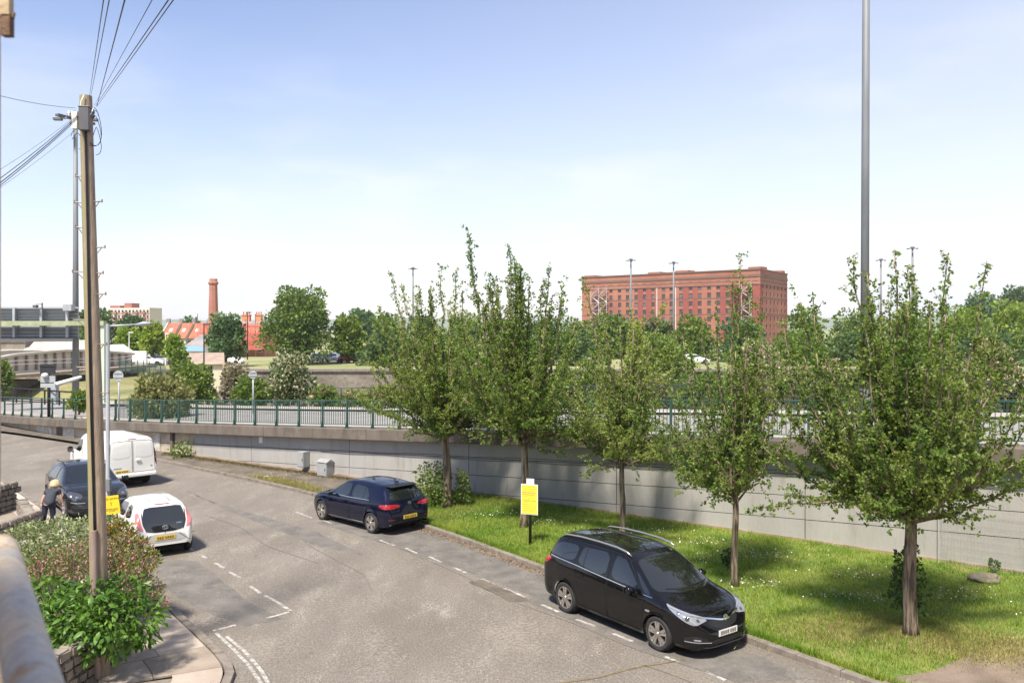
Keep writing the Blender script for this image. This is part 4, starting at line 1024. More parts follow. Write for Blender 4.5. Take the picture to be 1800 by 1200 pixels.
# ---- dark sports utility car facing the lens
def make_suv():
    root = empty('parked_car'); tag(root, 'dark grey sports utility car facing the lens beside the bending woman', 'car', 'cars parked along the street')
    sp = dict(top=[(-2.35, .55), (-2.34, .85), (-2.30, 1.02), (-2.18, 1.10), (-1.95, 1.33), (-1.75, 1.48), (-1.5, 1.545), (-.9, 1.605), (-.35, 1.615), (.05, 1.575), (.35, 1.48), (.85, 1.20), (1.05, 1.115), (1.2, 1.085), (1.6, 1.05), (1.95, .965), (2.18, .83), (2.29, .66), (2.33, .48)],
              W=[(-2.35, .74), (-2.25, .85), (-2.0, .92), (-1.4, .965), (-.5, .95), (.8, .95), (1.4, .965), (1.8, .91), (2.1, .80), (2.25, .66), (2.33, .52)],
              belt=[(-2.35, .62), (-2.25, 1.0), (-1.5, 1.09), (0, 1.05), (1.0, 1.0), (1.6, .93), (2.1, .78), (2.33, .5)],
              bot=[(-2.35, .42), (-2.1, .31), (-1.7, .27), (1.7, .26), (2.1, .24), (2.33, .28)],
              axles=(1.40, -1.40), arch=.40, zw=.37, roof_w=.64, sweep=.17, crown=.04)
    B = Body(sp); pm = paint('dark_grey_car_paint', (.020, .021, .023), .3, .3)
    body_obj(B, pm, root); underside(B, root)
    df = [(.92, .34), (1.0, .62), (.95, 1.03), (.38, 1.44), (.15, 1.50), (-.22, 1.52), (-.24, .34)]
    dr = [(-.27, .34), (-.25, 1.52), (-1.0, 1.49), (-1.35, 1.14), (-1.2, .82), (-1.0, .6), (-.94, .34)]
    def side(fl):
        for nm, ol, hx in (('f', df, -.16), ('r', dr, -1.14)):
            d = patch(B, ol, 'side', .003, 'door', pm, root, fl, 14, 14, 1)
            stripe(B, ol, 'side', .0045, .012, 'door_gap', m_seam, d, fl, True)
            win = [(.84, 1.085), (.36, 1.40), (.15, 1.455), (-.18, 1.47), (-.18, 1.09)] if nm == 'f' else [(-.31, 1.10), (-.31, 1.47), (-.95, 1.44), (-1.24, 1.20), (-1.16, 1.12)]
            patch(B, win, 'side', .006, 'window', m_glass, d, fl, 10, 12, 1)
            patch(B, [(hx - .02, .95), (hx - .02, .985), (hx + .18, .985), (hx + .18, .95)], 'side', .026, 'handle', pm, d, fl, 3, 5, 1, .02)
        v = yawdir(36); cv = lambda x, y: -x * math.sin(R(36)) + y * math.cos(R(36))
        hl = patch(B, [(cv(2.16, .58), .74), (cv(2.0, .78), .73), (cv(1.78, .89), .80), (cv(1.62, .90), .90), (cv(1.70, .86), .955), (cv(1.95, .74), .93), (cv(2.12, .58), .86)], v, .007, 'headlight', m_lamp_dk, root, fl, 10, 12, 1)
        for (xx, yy, zz) in ((2.04, .70, .82), (1.86, .82, .86)):
            h, nn = B.hit(v[1] * cv(xx, yy) + Vector((0, 0, zz)) - v[0] * 6, v[0]); o = MB().lathe([(0, .014), (.03, .014), (.055, 0)], n=16).build('lamp_bulb', m_chrome, hl, smooth=True)
            o.location = (h.x + nn.x * .005, (h.y + nn.y * .005) * (-1 if fl else 1), h.z); o.rotation_euler = Vector((nn.x, nn.y * (-1 if fl else 1), nn.z)).to_track_quat('Z', 'Y').to_euler()
        ai = patch(B, [(cv(2.28, .46), .56), (cv(2.05, .78), .60), (cv(1.98, .86), .50), (cv(2.0, .86), .38), (cv(2.26, .46), .38)], v, .004, 'air_intake', m_black, root, fl, 8, 10, 1)
        stripe(B, [(cv(2.29, .42), .50), (cv(2.04, .84), .52)], v, .012, .02, 'intake_blade', m_plastic, ai, fl)
        stripe(B, [(cv(2.24, .50), .635), (cv(1.95, .84), .66)], v, .010, .022, 'driving_light', m_lamp, root, fl)
        mirror_part(root, (.72, 1.09, 1.09), (.20, .27, .18), pm, fl)
        s = -1 if fl else 1
        MB().tube([(-1.55, s * .60, 1.545), (-1.4, s * .62, 1.585), (-.4, s * .635, 1.625), (.0, s * .625, 1.585)], [.01, .018, .018, .01], 8).build('roof_rail', m_black, root, smooth=True)
        va = yawdir(45, True); ca = lambda x, y: x * math.sin(R(45)) + y * math.cos(R(45))
        patch(B, [(ca(-2.25, .62), .98), (ca(-1.9, .92), .98), (ca(-1.9, .92), 1.08), (ca(-2.22, .62), 1.06)], va, .007, 'tail_light', m_red_dk, root, fl, 6, 8, 1)
    both(side)
    w_ = patch(B, [(-.74, 1.115), (-.66, 1.38), (-.55, 1.50), (.55, 1.50), (.66, 1.38), (.74, 1.115), (.4, 1.10), (-.4, 1.10)], 'front', .005, 'windscreen', m_glass, root, False, 12, 16, 1)
    bo = patch(B, [(1.14, -.74), (1.14, .74), (1.7, .74), (2.0, .58), (2.13, .3), (2.15, 0), (2.13, -.3), (2.0, -.58), (1.7, -.74)], 'top', .004, 'bonnet', pm, root, False, 16, 14, 1)
    stripe(B, [(1.14, .74), (1.7, .74), (2.0, .58), (2.13, .3), (2.15, 0), (2.13, -.3), (2.0, -.58), (1.7, -.74), (1.14, -.74)], 'top', .0045, .012, 'bonnet_gap', m_seam, bo)
    patch(B, [(-.48, .58), (-.44, .36), (.44, .36), (.48, .58)], 'front', .004, 'grille', m_black, root, False, 8, 10, 1)
    stripe(B, [(-.60, .30), (.60, .30)], 'front', .012, .03, 'bumper_lip', m_plastic, root)
    h2, _ = B.hit(Vector((6, 0, .50)), Vector((-1, 0, 0)))
    plate(root, (h2.x + .016, 0, .50), .52, .111, 1, m_plate_w)
    patch(B, [(-.6, 1.13), (-.5, 1.42), (.5, 1.42), (.6, 1.13)], 'rear', .005, 'rear_window', m_glass, root, False, 8, 10, 1)
    for ax in sp['axles']:
        for s in (1, -1): wheel(root, ax, s * .82, .37, .37, .255, .25, 'five', s)
    return root
suv = make_suv()
FC = Vector((-13.15, 27.4, 0)); DS = Vector((.62, -.785, 0)).normalized()
suv.location = FC - DS * 2.33; suv.rotation_euler = (0, 0, math.atan2(DS.y, DS.x))

# ---- white panel van
def make_van():
    root = empty('parked_van'); tag(root, 'white panel van seen from behind on the street by the wall', 'van')
    sp = dict(top=[(-2.47, .55), (-2.46, 1.0), (-2.44, 1.55), (-2.40, 1.84), (-2.33, 1.93), (-2.1, 1.965), (-1, 1.985), (.2, 1.985), (.7, 1.95), (.95, 1.87), (1.35, 1.52), (1.72, 1.22), (1.95, 1.12), (2.25, 1.02), (2.42, .90), (2.49, .70), (2.50, .5)],
              W=[(-2.47, .90), (-2.40, .955), (-2.2, .98), (1.4, .985), (1.9, .94), (2.25, .82), (2.42, .68), (2.50, .52)],
              belt=[(-2.47, .62), (-2.42, 1.15), (-2.0, 1.2), (1.2, 1.18), (1.8, 1.05), (2.2, .92), (2.50, .55)],
              bot=[(-2.47, .42), (-2.2, .34), (1.9, .26), (2.50, .30)],
              axles=(1.46, -1.47), arch=.385, zw=.335, roof_w=.80, sweep=.16, rsweep=.12, crown=.05, sec=[.955, .975, .985, 1.0, .995, 1.0, .985], relax=2)
    B = Body(sp); pm = paint('white_van_paint', (.72, .71, .67), 0, .4)
    body_obj(B, pm, root); underside(B, root)
    def side(fl):
        d = patch(B, [(1.12, .36), (1.20, .75), (1.55, 1.18), (1.12, 1.62), (.95, 1.76), (.30, 1.78), (.30, .36)], 'side', .003, 'door', pm, root, fl, 12, 12, 1)
        stripe(B, [(1.12, .36), (1.20, .75), (1.55, 1.18), (1.12, 1.62), (.95, 1.76), (.30, 1.78), (.30, .36)], 'side', .0045, .014, 'door_gap', m_seam, d, fl, True)
        patch(B, [(1.42, 1.23), (1.02, 1.64), (.90, 1.70), (.40, 1.71), (.40, 1.20)], 'side', .006, 'window', m_glass, d, fl, 10, 10, 1)
        sd2 = patch(B, [(.24, .38), (.24, 1.82), (-.95, 1.82), (-.95, .38)], 'side', .003, 'sliding_door', pm, root, fl, 10, 10, 1)
        stripe(B, [(.24, .38), (.24, 1.82), (-.95, 1.82), (-.95, .38)], 'side', .0045, .014, 'door_gap', m_seam, sd2, fl, True)
        stripe(B, [(-2.2, .62), (-1.9, .62)], 'side', .008, .05, 'rub_strip', m_plastic, root, fl); stripe(B, [(-1.0, .60), (1.0, .60)], 'side', .008, .06, 'rub_strip', m_plastic, root, fl)
        va = yawdir(35, True); ca = lambda x, y: x * math.sin(R(35)) + y * math.cos(R(35))
        tl = patch(B, [(ca(-2.45, .885), .83), (ca(-2.30, .965), .83), (ca(-2.30, .955), 1.46), (ca(-2.44, .875), 1.46)], va, .008, 'tail_light', m_red_dk, root, fl, 10, 5, 1)
        patch(B, [(ca(-2.44, .89), 1.06), (ca(-2.33, .955), 1.06), (ca(-2.33, .955), 1.16), (ca(-2.44, .89), 1.16)], va, .013, 'reversing_lamp', m_lamp, tl, fl, 3, 3, 1)
        mirror_part(root, (1.30, 1.12, 1.24), (.16, .24, .30), m_black, fl)
        do = [(.02, .62), (.02, 1.83), (.66, 1.81), (.80, 1.74), (.84, 1.3), (.86, .62)]
        rd = patch(B, do, 'rear', .004, 'rear_door', pm, root, fl, 14, 10, 1)
        stripe(B, do, 'rear', .0055, .014, 'door_gap', m_seam, rd, fl, True)
        patch(B, [(.10, 1.20), (.16, 1.17), (.70, 1.16), (.78, 1.24), (.74, 1.70), (.10, 1.72)], 'rear', .010, 'pressed_panel', pm, rd, fl, 8, 8, 2)
    both(side)
    patch(B, [(-.80, 1.26), (-.74, 1.62), (-.66, 1.80), (.66, 1.80), (.74, 1.62), (.80, 1.26)], 'front', .005, 'windscreen', m_glass, root, False, 10, 12, 1)
    h, _ = B.hit(Vector((-6, 0, 1.0)), Vector((1, 0, 0)))
    MB().box((h.x - .03, -.20, 1.07), (.04, .17, .09)).build('handle', m_white, root, bevel=.015)
    stripe(B, [(-.68, .80), (-.76, .80)], 'rear', .012, .03, 'badge', m_plastic, root)
    stripe(B, [(.42, .80), (.72, .80)], 'rear', .012, .022, 'badge', m_chrome, root)
    stripe(B, [(-.17, 1.885), (.17, 1.885)], 'rear', .010, .028, 'brake_light', m_red_dk, root)
    plate(root, (h.x - .018, .40, .66), .52, .111, -1, m_plate_y)
    bp = MB().box((h.x - .03, 0, .50), (.16, 1.78, .13)).build('rear_bumper', m_white, root, bevel=.03)
    for ax in sp['axles']:
        for s in (1, -1): wheel(root, ax, s * .85, .335, .335, .215, .215, 'five', s)
    return root
van = make_van()
RV = Vector((-14.75, 33.2, 0)); DV = Vector((-.70, .715, 0)).normalized()
van.location = RV + DV * 2.47; van.rotation_euler = (0, 0, math.atan2(DV.y, DV.x))
# ------------------------------------------------------------------ the five street trees on the verge
def bez(a, b, c, n):
    return [a.lerp(b, t).lerp(b.lerp(c, t), t) for t in np.linspace(0, 1, n)]
def street_tree(name, label, base, H, fork, hw, seed, limbs=22, leaf=.072, lean=(0, 0), r0=.12, tops=(), lows=(), dens=1.0, bow=.55, lm=None, group='young street trees on the verge'):
    """tops: (dx, dy, z) tall sprigs; lows: (dx, dy, z) drooping side boughs, all from the foot of the tree"""
    rng = np.random.default_rng(seed); rg = random.Random(seed)
    root = empty(name, base); tag(root, label, 'tree', group)
    tr = MB(); fk = Vector((lean[0], lean[1], fork))
    tp = [Vector((lean[0] * t ** 1.5 + .02 * math.sin(7 * t + seed), lean[1] * t, (fork + .5) * t - .1)) for t in np.linspace(0, 1, 9)]
    tr.tube(tp, [r0 * (1.35 if i == 0 else 1.05 - .035 * i) for i in range(9)], 10)
    ends = []
    for k in range(limbs):
        a = rg.uniform(0, 6.2832); h = ((k * .618034 + .3 * rg.random()) % 1.0) * .90 + .08
        R_ = hw * float(np.interp(h, [0, .08, .22, .42, .68, .86, 1], [.3, .72, .97, 1.0, .80, .55, .25]))
        r_ = R_ * math.sqrt(rg.uniform(.10, 1.0))
        ends.append(Vector((lean[0] + r_ * math.cos(a), lean[1] + r_ * math.sin(a), fork + (H - fork) * h)))
    ends += [Vector(t) for t in tops]
    PP, DD, SZ = [], [], []
    def leaf_on(path, every, m, sp):
        """little rosettes of leaves on short spurs along a twig"""
        ln = sum((path[i + 1] - path[i]).length for i in range(len(path) - 1)); k = max(2, int(ln / every))
        for j in range(k):
            u = (j + rg.random()) / k; i = min(int(u * (len(path) - 1)), len(path) - 2); f = u * (len(path) - 1) - i
            p = path[i].lerp(path[i + 1], f); d = (path[i + 1] - path[i]).normalized()
            o = Vector((rg.gauss(0, 1), rg.gauss(0, 1), rg.gauss(.2, .8))).normalized(); c = p + o * rg.uniform(.01, sp)
            for _ in range(m + rg.randint(-2, 2)):
                v = Vector((rg.gauss(0, 1), rg.gauss(0, 1), rg.gauss(0, .9))).normalized()
                PP.append(c + v * rg.uniform(0, .03)); DD.append(v + o * .5 + d * .2 + Vector((0, 0, -.1))); SZ.append(leaf * rg.uniform(.6, 1.25))
    def limb(st, en, low=False, rb=.05):
        ln = (en - st).length; h = Vector((en.x - st.x, en.y - st.y, 0))
        cp = st + h * (bow + rg.uniform(-.12, .2)) + Vector((0, 0, (en.z - st.z) * rg.uniform(.2, .42))) if not low else st + h * .5 + Vector((0, 0, (en.z - st.z) + .25))
        path = bez(st, cp, en, 10)
        for i in range(1, 9): path[i] = path[i] + Vector((rg.gauss(0, .02), rg.gauss(0, .02), rg.gauss(0, .015))) * ln * .35
        tr.tube(path, [rb * (1 - .088 * i) for i in range(10)], 6)
        step = .135 / dens; m = int(ln / step)
        for j in range(m):
            t = .16 + .84 * (j + rg.random()) / m
            i = min(int(t * 9), 8); p = path[i].lerp(path[i + 1], t * 9 - i); d = (path[i + 1] - path[i]).normalized()
            tl = rg.uniform(.22, .85) * (1.10 - .82 * t)
            o = Vector((rg.gauss(0, 1), rg.gauss(0, 1), rg.gauss(.15, .6))).normalized()
            e = p + (o * .95 + d * .62) * tl; mid = p.lerp(e, .5) + Vector((0, 0, .06 * tl))
            tw = [p, mid, e]
            if j % 2 == 0: tr.tube(tw, [.008, .006, .003], 3, False)
            leaf_on(tw, .08, 6, .06)
        leaf_on(path[4:], .085, 6, .05)
    for e in ends:
        q = min(1, math.hypot(e.x - lean[0], e.y - lean[1]) / hw)
        st = fk + Vector((0, 0, rg.uniform(-.12, .25) + (1 - q) * rg.uniform(.1, .6)))
        limb(st, e, rb=(.055 - .018 * q) * (.45 + .55 * min(1, (e - st).length / 3.5)))
    for l_ in lows:
        limb(fk + Vector((0, 0, rg.uniform(-.15, .2))), Vector(l_), True, .032)
    tr.build('trunk', m_bark, root, smooth=True)
    leaves('crown', np.array([tuple(p) for p in PP]), np.array([tuple(p) for p in DD]), np.array(SZ), lm or m_leaf_street, root, .72, rng)
    return root
TB = [G(787, 891, .13), G(922, 926, .13), G(1094, 955, .13), G(1292, 1028, .13), G(1600, 1114, .13)]
def rel(b, px, py):   # offset in the tree's own plane of a point seen at px, py
    return Vector(((px - CX) * b.y / FPX - b.x, 0, EYE - (py - HY) * b.y / FPX - b.z))
def sprigs(b, lst): return [tuple(rel(b, x, y) + Vector((0, dy, 0))) for x, y, dy in lst]
b = TB[0]; street_tree('street_tree', 'leafy street tree beside the bushy shoots, farthest along the verge next to the blue hatchback', b, 7.7, 2.35, 3.2, 11, 56, lean=(-.1, 0), r0=.15,
    tops=sprigs(b, [(688, 478, 0), (705, 500, .5), (735, 520, -.4), (775, 465, .3), (665, 540, .2), (655, 590, -.3), (800, 475, 0)]), lows=sprigs(b, [(668, 705, -.3), (640, 640, .3), (715, 765, -.4), (645, 690, .3)]), bow=.62, lm=m_leaf_street_light)
b = TB[1]; street_tree('street_tree', 'tallest street tree with its trunk behind the yellow notice board', b, 8.1, 2.55, 3.15, 23, 58, r0=.12,
    tops=sprigs(b, [(823, 405, 0), (826, 440, .3), (895, 433, -.2), (903, 450, .3), (965, 470, 0), (860, 480, .2), (990, 500, .2), (930, 490, -.3)]), lows=sprigs(b, [(828, 770, -.3), (1000, 765, .3), (985, 800, -.3), (830, 720, .4)]), dens=1.08)
b = TB[2]; street_tree('street_tree', 'slender street tree rising just behind the black people carrier', b, 6.2, 2.25, 2.5, 37, 40, leaf=.066, r0=.085,
    tops=sprigs(b, [(1028, 490, .2), (1060, 530, .2), (1110, 540, .3), (1165, 535, -.2), (1090, 575, 0), (1130, 560, .1)]), lows=sprigs(b, [(1022, 832, -.3), (1000, 765, .3), (1200, 818, .3), (1180, 780, -.2)]), lm=m_leaf_street_light, bow=.45)
b = TB[3]; street_tree('street_tree', 'narrow upright street tree with one long bare sprig, left of the broad bushy one', b, 6.0, 2.0, 2.3, 53, 40, leaf=.066, r0=.085,
    tops=sprigs(b, [(1303, 448, 0), (1290, 490, .2), (1315, 500, -.2), (1235, 560, .2), (1255, 550, -.2), (1340, 530, .2), (1200, 590, 0)]), lows=sprigs(b, [(1215, 790, -.2), (1190, 820, .3), (1365, 790, .2), (1350, 850, -.3), (1390, 800, 0)]), bow=.7)
b = TB[4]; street_tree('street_tree', 'broad bushy street tree with a thick ridged trunk, nearest on the grass', b, 6.8, 2.25, 3.0, 71, 72, leaf=.07, r0=.135,
    tops=sprigs(b, [(1500, 455, 0), (1517, 480, -.2), (1580, 437, .2), (1595, 470, 0), (1680, 450, .3), (1725, 460, -.2), (1620, 480, .3), (1435, 520, .2), (1400, 530, -.2), (1375, 560, 0), (1340, 600, 0), (1640, 520, -.5)]),
    lows=sprigs(b, [(1315, 885, -.4), (1420, 850, -.6), (1430, 800, .4), (1740, 885, .3), (1700, 870, -.6), (1780, 850, .2), (1360, 740, -.2), (1500, 900, -.8), (1660, 905, -.8), (1440, 890, .3)]), dens=1.05, bow=.68)
street_tree('street_tree', 'street tree cut off by the right edge of the view beyond the broad tree', Vector((13.4, 17.6, .13)), 6.0, 2.3, 2.4, 97, 44, leaf=.07, tops=(), lows=((-2.3, .3, 2.6), (-2.5, -.3, 3.2), (-1.9, -.6, 2.4)))

# ------------------------------------------------------------------ grass, daisies and weeds
def blades(name, n, region, hmin, hmax, mat, seed, wd=.012, z=.10):
    rng = np.random.default_rng(seed); P = region(rng, n); n = len(P)
    h = rng.uniform(hmin, hmax, n); a = rng.uniform(0, 2 * np.pi, n); ln = rng.uniform(.1, .8, n) * h
    T = P + np.stack([np.cos(a) * ln, np.sin(a) * ln, h], 1); b_ = rng.uniform(0, 2 * np.pi, n); w_ = wd * rng.uniform(.6, 1.3, n)
    S = np.stack([np.cos(b_) * w_, np.sin(b_) * w_, 0 * b_], 1)
    V = np.stack([P - S, P + S, T], 1).reshape(-1, 3)
    o = put(name, np_mesh(name, V, np.arange(len(V)).reshape(-1, 3), mat)); o['kind'] = 'stuff'; return o
rkx = np.array([p.x for p in ko[::-1]]); rky = np.array([p.y for p in ko[::-1]])
pthx = np.array([p.x for p in pth]); pthy = np.array([p.y for p in pth])
def verge_z(x, y):
    yk = np.interp(x, rkx, rky); yw = wall_y(x); return .10 + .06 * np.clip((y - yk) / np.maximum(yw - yk, .1), 0, 1)
def in_verge(rng, n, xl=(-3.9, 17.0)):
    x = rng.uniform(xl[0], xl[1], n); yk = np.interp(x, rkx, rky); yw = wall_y(x) - .12
    y = yk + (yw - yk) * rng.uniform(0, 1, n); ok = (np.interp(x, pthx, pthy) + rng.normal(0, .12, n) < y) | (x < pthx[0])
    ok &= (y > 12) & (x < y * .66 + .4)
    ok &= ~((x < -2.4) & (rng.uniform(0, 1, n) < sm(-2.4, -3.8, x)))
    x, y = x[ok], y[ok]
    return np.stack([x, y, verge_z(x, y) - .005], 1)
m_grass = leafmat('grass_blade', (.175, .285, .032), (.32, .375, .075), .45, .7, .45)
gm = m_grass.node_tree
blades('grass', 150000, in_verge, .035, .085, m_grass, 1, .009)
def tufts(rng, n):
    P = in_verge(rng, n // 14); P = np.repeat(P, 14, 0); P[:, :2] += rng.normal(0, .06, (len(P), 2)); return P
blades('tall_grass', 34000, tufts, .08, .17, m_grass, 2, .008)
def along_kerb(rng, n):
    x = rng.uniform(-3, 9, n); y = np.interp(x, rkx, rky) + np.abs(rng.normal(0, .12, n)) + .05; ok = (y > 13.5); return np.stack([x[ok], y[ok], 0 * x[ok] + .1], 1)
blades('tall_grass', 14000, along_kerb, .06, .16, m_grass, 3, .008)
m_drygrass = leafmat('dry_grass', (.28, .24, .09), (.36, .33, .13), .3, 2, .3)
def near_tree(rng, n):
    c = np.array([[7.4, 17.4], [6.6, 17.0], [8.6, 16.6], [8.9, 16.1]]); k = rng.integers(0, 4, n)
    q = c[k] + rng.normal(0, 1, (n, 2)) * np.array([.75, .42]); return np.stack([q[:, 0], q[:, 1], verge_z(q[:, 0], q[:, 1]) - .005], 1)
blades('dry_grass', 24000, near_tree, .03, .075, m_drygrass, 5, .010)
def kerb_weeds(rng, n):
    # yellowing grass on the footway edge between the hatchback and the pier
    s = rng.beta(1.4, 2.2, n); a = np.array(tuple(G(556, 868))); b2 = np.array(tuple(G(440, 838)))
    q = a + (b2 - a) * s[:, None] + rng.normal(0, 1, (n, 3)) * np.array([.25, .22, 0]); q[:, 2] = .10; 
    q = q[(q[:, 1] > np.interp(q[:, 0], rkx, rky) + .02)]
    return q
blades('dry_grass', 6000, kerb_weeds, .05, .15, m_drygrass, 6, .011)
def wall_moss(rng, n):
    x = rng.uniform(-17, -4.2, n); return np.stack([x, wall_y(x) - np.abs(rng.normal(0, .28, n)) - .15, 0 * x + .12], 1)
blades('moss', 9000, wall_moss, .02, .07, M('brown_moss', (.10, .075, .035), .95, c2=(.15, .13, .05), scale=2), 7, .02)
# fallen leaves and grit in the channel
def litter(rng, n):
    x = rng.uniform(-3.4, 2.4, n); y = np.interp(x, rkx, rky) - np.abs(rng.normal(0, .30, n)) - .12; return np.stack([x, y, 0 * x + .012], 1)
rng = np.random.default_rng(9); P = litter(rng, 2600)
leaves('fallen_leaves', P, rng.normal(0, 1, (len(P), 3)) * np.array([1, 1, .12]), rng.uniform(.025, .06, len(P)), M('dead_leaf', (.17, .10, .05), .9, c2=(.26, .17, .09), scale=5, island=.3), None, .7, rng)['kind'] = 'stuff'
P = np.random.default_rng(10).normal(0, 1, (900, 3)) * np.array([1.0, .45, 0]) + np.array([-6.3, 13.7, .112])
leaves('fallen_leaves', P, np.random.default_rng(3).normal(0, 1, (900, 3)) * np.array([1, 1, .1]), np.random.default_rng(4).uniform(.015, .04, 900), M('pink_petal_litter', (.34, .18, .14), .9, island=.3), None, .7, np.random.default_rng(2))['kind'] = 'stuff'
# daisies: small white heads standing in the grass
rng = np.random.default_rng(12); V = []; F = []
cl = [(-.6, 27.6, .8), (1.0, 26.6, .9), (3.6, 25.4, 1.0), (5.4, 24.0, 1.0), (7.0, 22.6, 1.1), (6.2, 22.8, .9), (8.4, 20.9, .9), (10.2, 19.3, .9), (7.6, 19.2, .7), (5.6, 20.2, .7), (11.3, 17.9, .5), (5.2, 22.2, .9), (2.4, 25.0, .9)]
for (cx_, cy_, sg) in cl:
    for _ in range(62):
        x = cx_ + rng.normal(0, sg * .62); y = cy_ + rng.normal(0, sg * .28)
        if y > wall_y(x) - .2 or y < np.interp(x, rkx, rky) + .15 or (x > pthx[0] and y < np.interp(x, pthx, pthy) + .2): continue
        z = float(verge_z(x, y)) + rng.uniform(.06, .11); r_ = rng.uniform(.010, .020); i = len(V); tl = rng.normal(0, .35, 2)
        for k in range(6):
            a = k * math.pi / 3; V.append((x + r_ * math.cos(a), y + r_ * math.sin(a), z + r_ * (tl[0] * math.cos(a) + tl[1] * math.sin(a))))
        F.append(tuple(range(i, i + 6)))
put('daisies', np_mesh('daisies', V, np.array(F), M('daisy_white', (.72, .71, .66), .7)))['kind'] = 'stuff'

# ------------------------------------------------------------------ generic leafy crowns for the shrubs and the far trees
def crown(name, lobes, n, leaf, mat, parent, seed, aspect=.75, shell=.62, droop=.0, up=.25, origin=None):
    """lobes: (x, y, z, rx, ry, rz); leaves lie in the outer part of every lobe with gaps left by noise"""
    rng = np.random.default_rng(seed); L_ = np.array(lobes, float); vol = (L_[:, 3] * L_[:, 4] * L_[:, 5]) ** (2 / 3); k = rng.choice(len(L_), n, p=vol / vol.sum())
    d = rng.normal(0, 1, (n, 3)); d /= np.linalg.norm(d, axis=1, keepdims=True)
    r_ = (shell + (1 - shell) * rng.random(n) ** .6) * (1 + .10 * rng.normal(0, 1, n))
    P = L_[k, :3] + d * r_[:, None] * L_[k, 3:6]
    D = d * .8 + rng.normal(0, .6, (n, 3)) + np.array([0, 0, up - droop])
    S = leaf * rng.uniform(.6, 1.3, n)
    return leaves(name, P, D, S, mat, parent, aspect, rng)
def rand_lobes(w_, h0, h1, seed, n=16, taper=.5, depth=None, lobe=.36):
    """an irregular crown of n lobes within half-width w_ from height h0 to h1"""
    rg = random.Random(seed); L_ = []; depth = depth or w_
    for i in range(n):
        t = (i + .5) / n; z = h0 + (h1 - h0) * (.12 + .80 * t)
        prof = math.sin(math.pi * min(1, .22 + .78 * t) ** 1.0) ** .6 if taper >= 1 else (1 - taper * t) * (0.75 + .25 * min(1, 4 * t))
        a = i * 2.4 + rg.uniform(-.4, .4); q = prof * rg.uniform(.35, .72)
        s = lobe * w_ * rg.uniform(.8, 1.25) * (1.1 - .35 * t)
        L_.append((w_ * q * math.cos(a), depth * q * math.sin(a), z, s, s, s * rg.uniform(.7, .95)))
    ex = max(max(abs(l[0]) + l[3] * .9 for l in L_), .01); k_ = min(1.5, w_ / ex)
    L_ = [(a * k_, b_ * k_, c, d * (.5 + .5 * k_), e * (.5 + .5 * k_), f) for a, b_, c, d, e, f in L_]
    L_.append((0, 0, h0 + (h1 - h0) * .45, w_ * .62, depth * .62, (h1 - h0) * .42))
    return L_
def tree(name, label, loc, w_, h0, H, mat, seed, n=2600, leaf=.42, lobes=None, cat='tree', group=None, trunk=True, tr=.22, nl=18, taper=.5, stem='trunk', mat2=None, frac2=.3, aspect=.75, lobe=.36, up=.25):
    root = empty(name, loc); tag(root, label, cat, group)
    L_ = lobes or rand_lobes(w_, h0, H, seed, nl, taper, lobe=lobe)
    if trunk:
        mb = MB(); mb.tube([(0, 0, -.3), (tr * .2, 0, H * .25), (0, 0, h0 + (H - h0) * .5)], [tr * 1.2, tr, tr * .35], 8)
        for k in range(min(7, len(L_))):
            l = L_[k * len(L_) // 7]; mb.tube([(0, 0, max(h0 * .7, .2)), (l[0] * .5, l[1] * .5, max(h0 * .7, .2) * .4 + l[2] * .5), (l[0], l[1], l[2])], [tr * .5, tr * .35, tr * .1], 5)
        mb.build(stem, m_bark_dark, root, smooth=True)
    crown('crown' if cat == 'tree' else 'foliage', L_, n, leaf, mat, root, seed, aspect, up=up)
    if mat2: crown('blossom', [(a, b_, c + .15 * f, d * 1.04, e * 1.04, f * 1.0) for a, b_, c, d, e, f in L_], int(n * frac2), leaf * .8, mat2, root, seed + 5, aspect)
    return root
def at_px(px, py_base, d): return P3(px, py_base, d)
def tree_px(name, label, x0, x1, ytop, ybase, d, mat, seed, h0f=.2, **k):
    w_ = (x1 - x0) / 2 * d / FPX; b_ = P3((x0 + x1) / 2, ybase, d); H = (ybase - ytop) * d / FPX
    return tree(name, label, b_, w_, H * h0f, H, mat, seed, **k)

# small growth round the street trees
tree('shrub', 'bushy green shoots at the foot of the trunk beside the blue hatchback', TB[0] + Vector((-.55, .1, -.03)), .75, .1, 1.55, m_leaf_mid, 5, 1300, .10, cat='shrub', trunk=True, tr=.02, stem='stems', nl=14, lobe=.45)
tree('shrub', 'thin upright shoots on the right of the same trunk', TB[0] + Vector((.5, .2, -.03)), .32, .1, 1.35, m_leaf_mid, 8, 420, .10, cat='shrub', trunk=True, tr=.015, stem='stems', nl=10, lobe=.5)
tree('ivy', 'dark ivy growth clinging behind the thick ridged trunk', TB[4] + Vector((.06, .28, -.03)), .42, .25, 1.75, m_leaf_dark, 9, 900, .085, cat='ivy', trunk=True, tr=.02, stem='stems', nl=14, lobe=.45)
tree('weed', 'small dark sapling beside the slim trunk on the lawn', G(1278, 1003, .13), .16, .1, .6, m_leaf_dark, 12, 130, .09, cat='plant', trunk=True, tr=.01, stem='stems', nl=7, lobe=.5)
tree('weed', 'little weed growing behind the boulder', G(1748, 1010, .15), .16, .05, .42, m_leaf_dark, 13, 70, .09, cat='plant', trunk=True, tr=.01, stem='stems', nl=6, lobe=.5)
tree('weed', 'clump of weeds at the foot of the dark pier', G(312, 802, .1) + Vector((.3, -.4, 0)), .6, .0, .7, m_leaf_mid, 14, 320, .12, cat='plant', trunk=False, nl=10, lobe=.5)
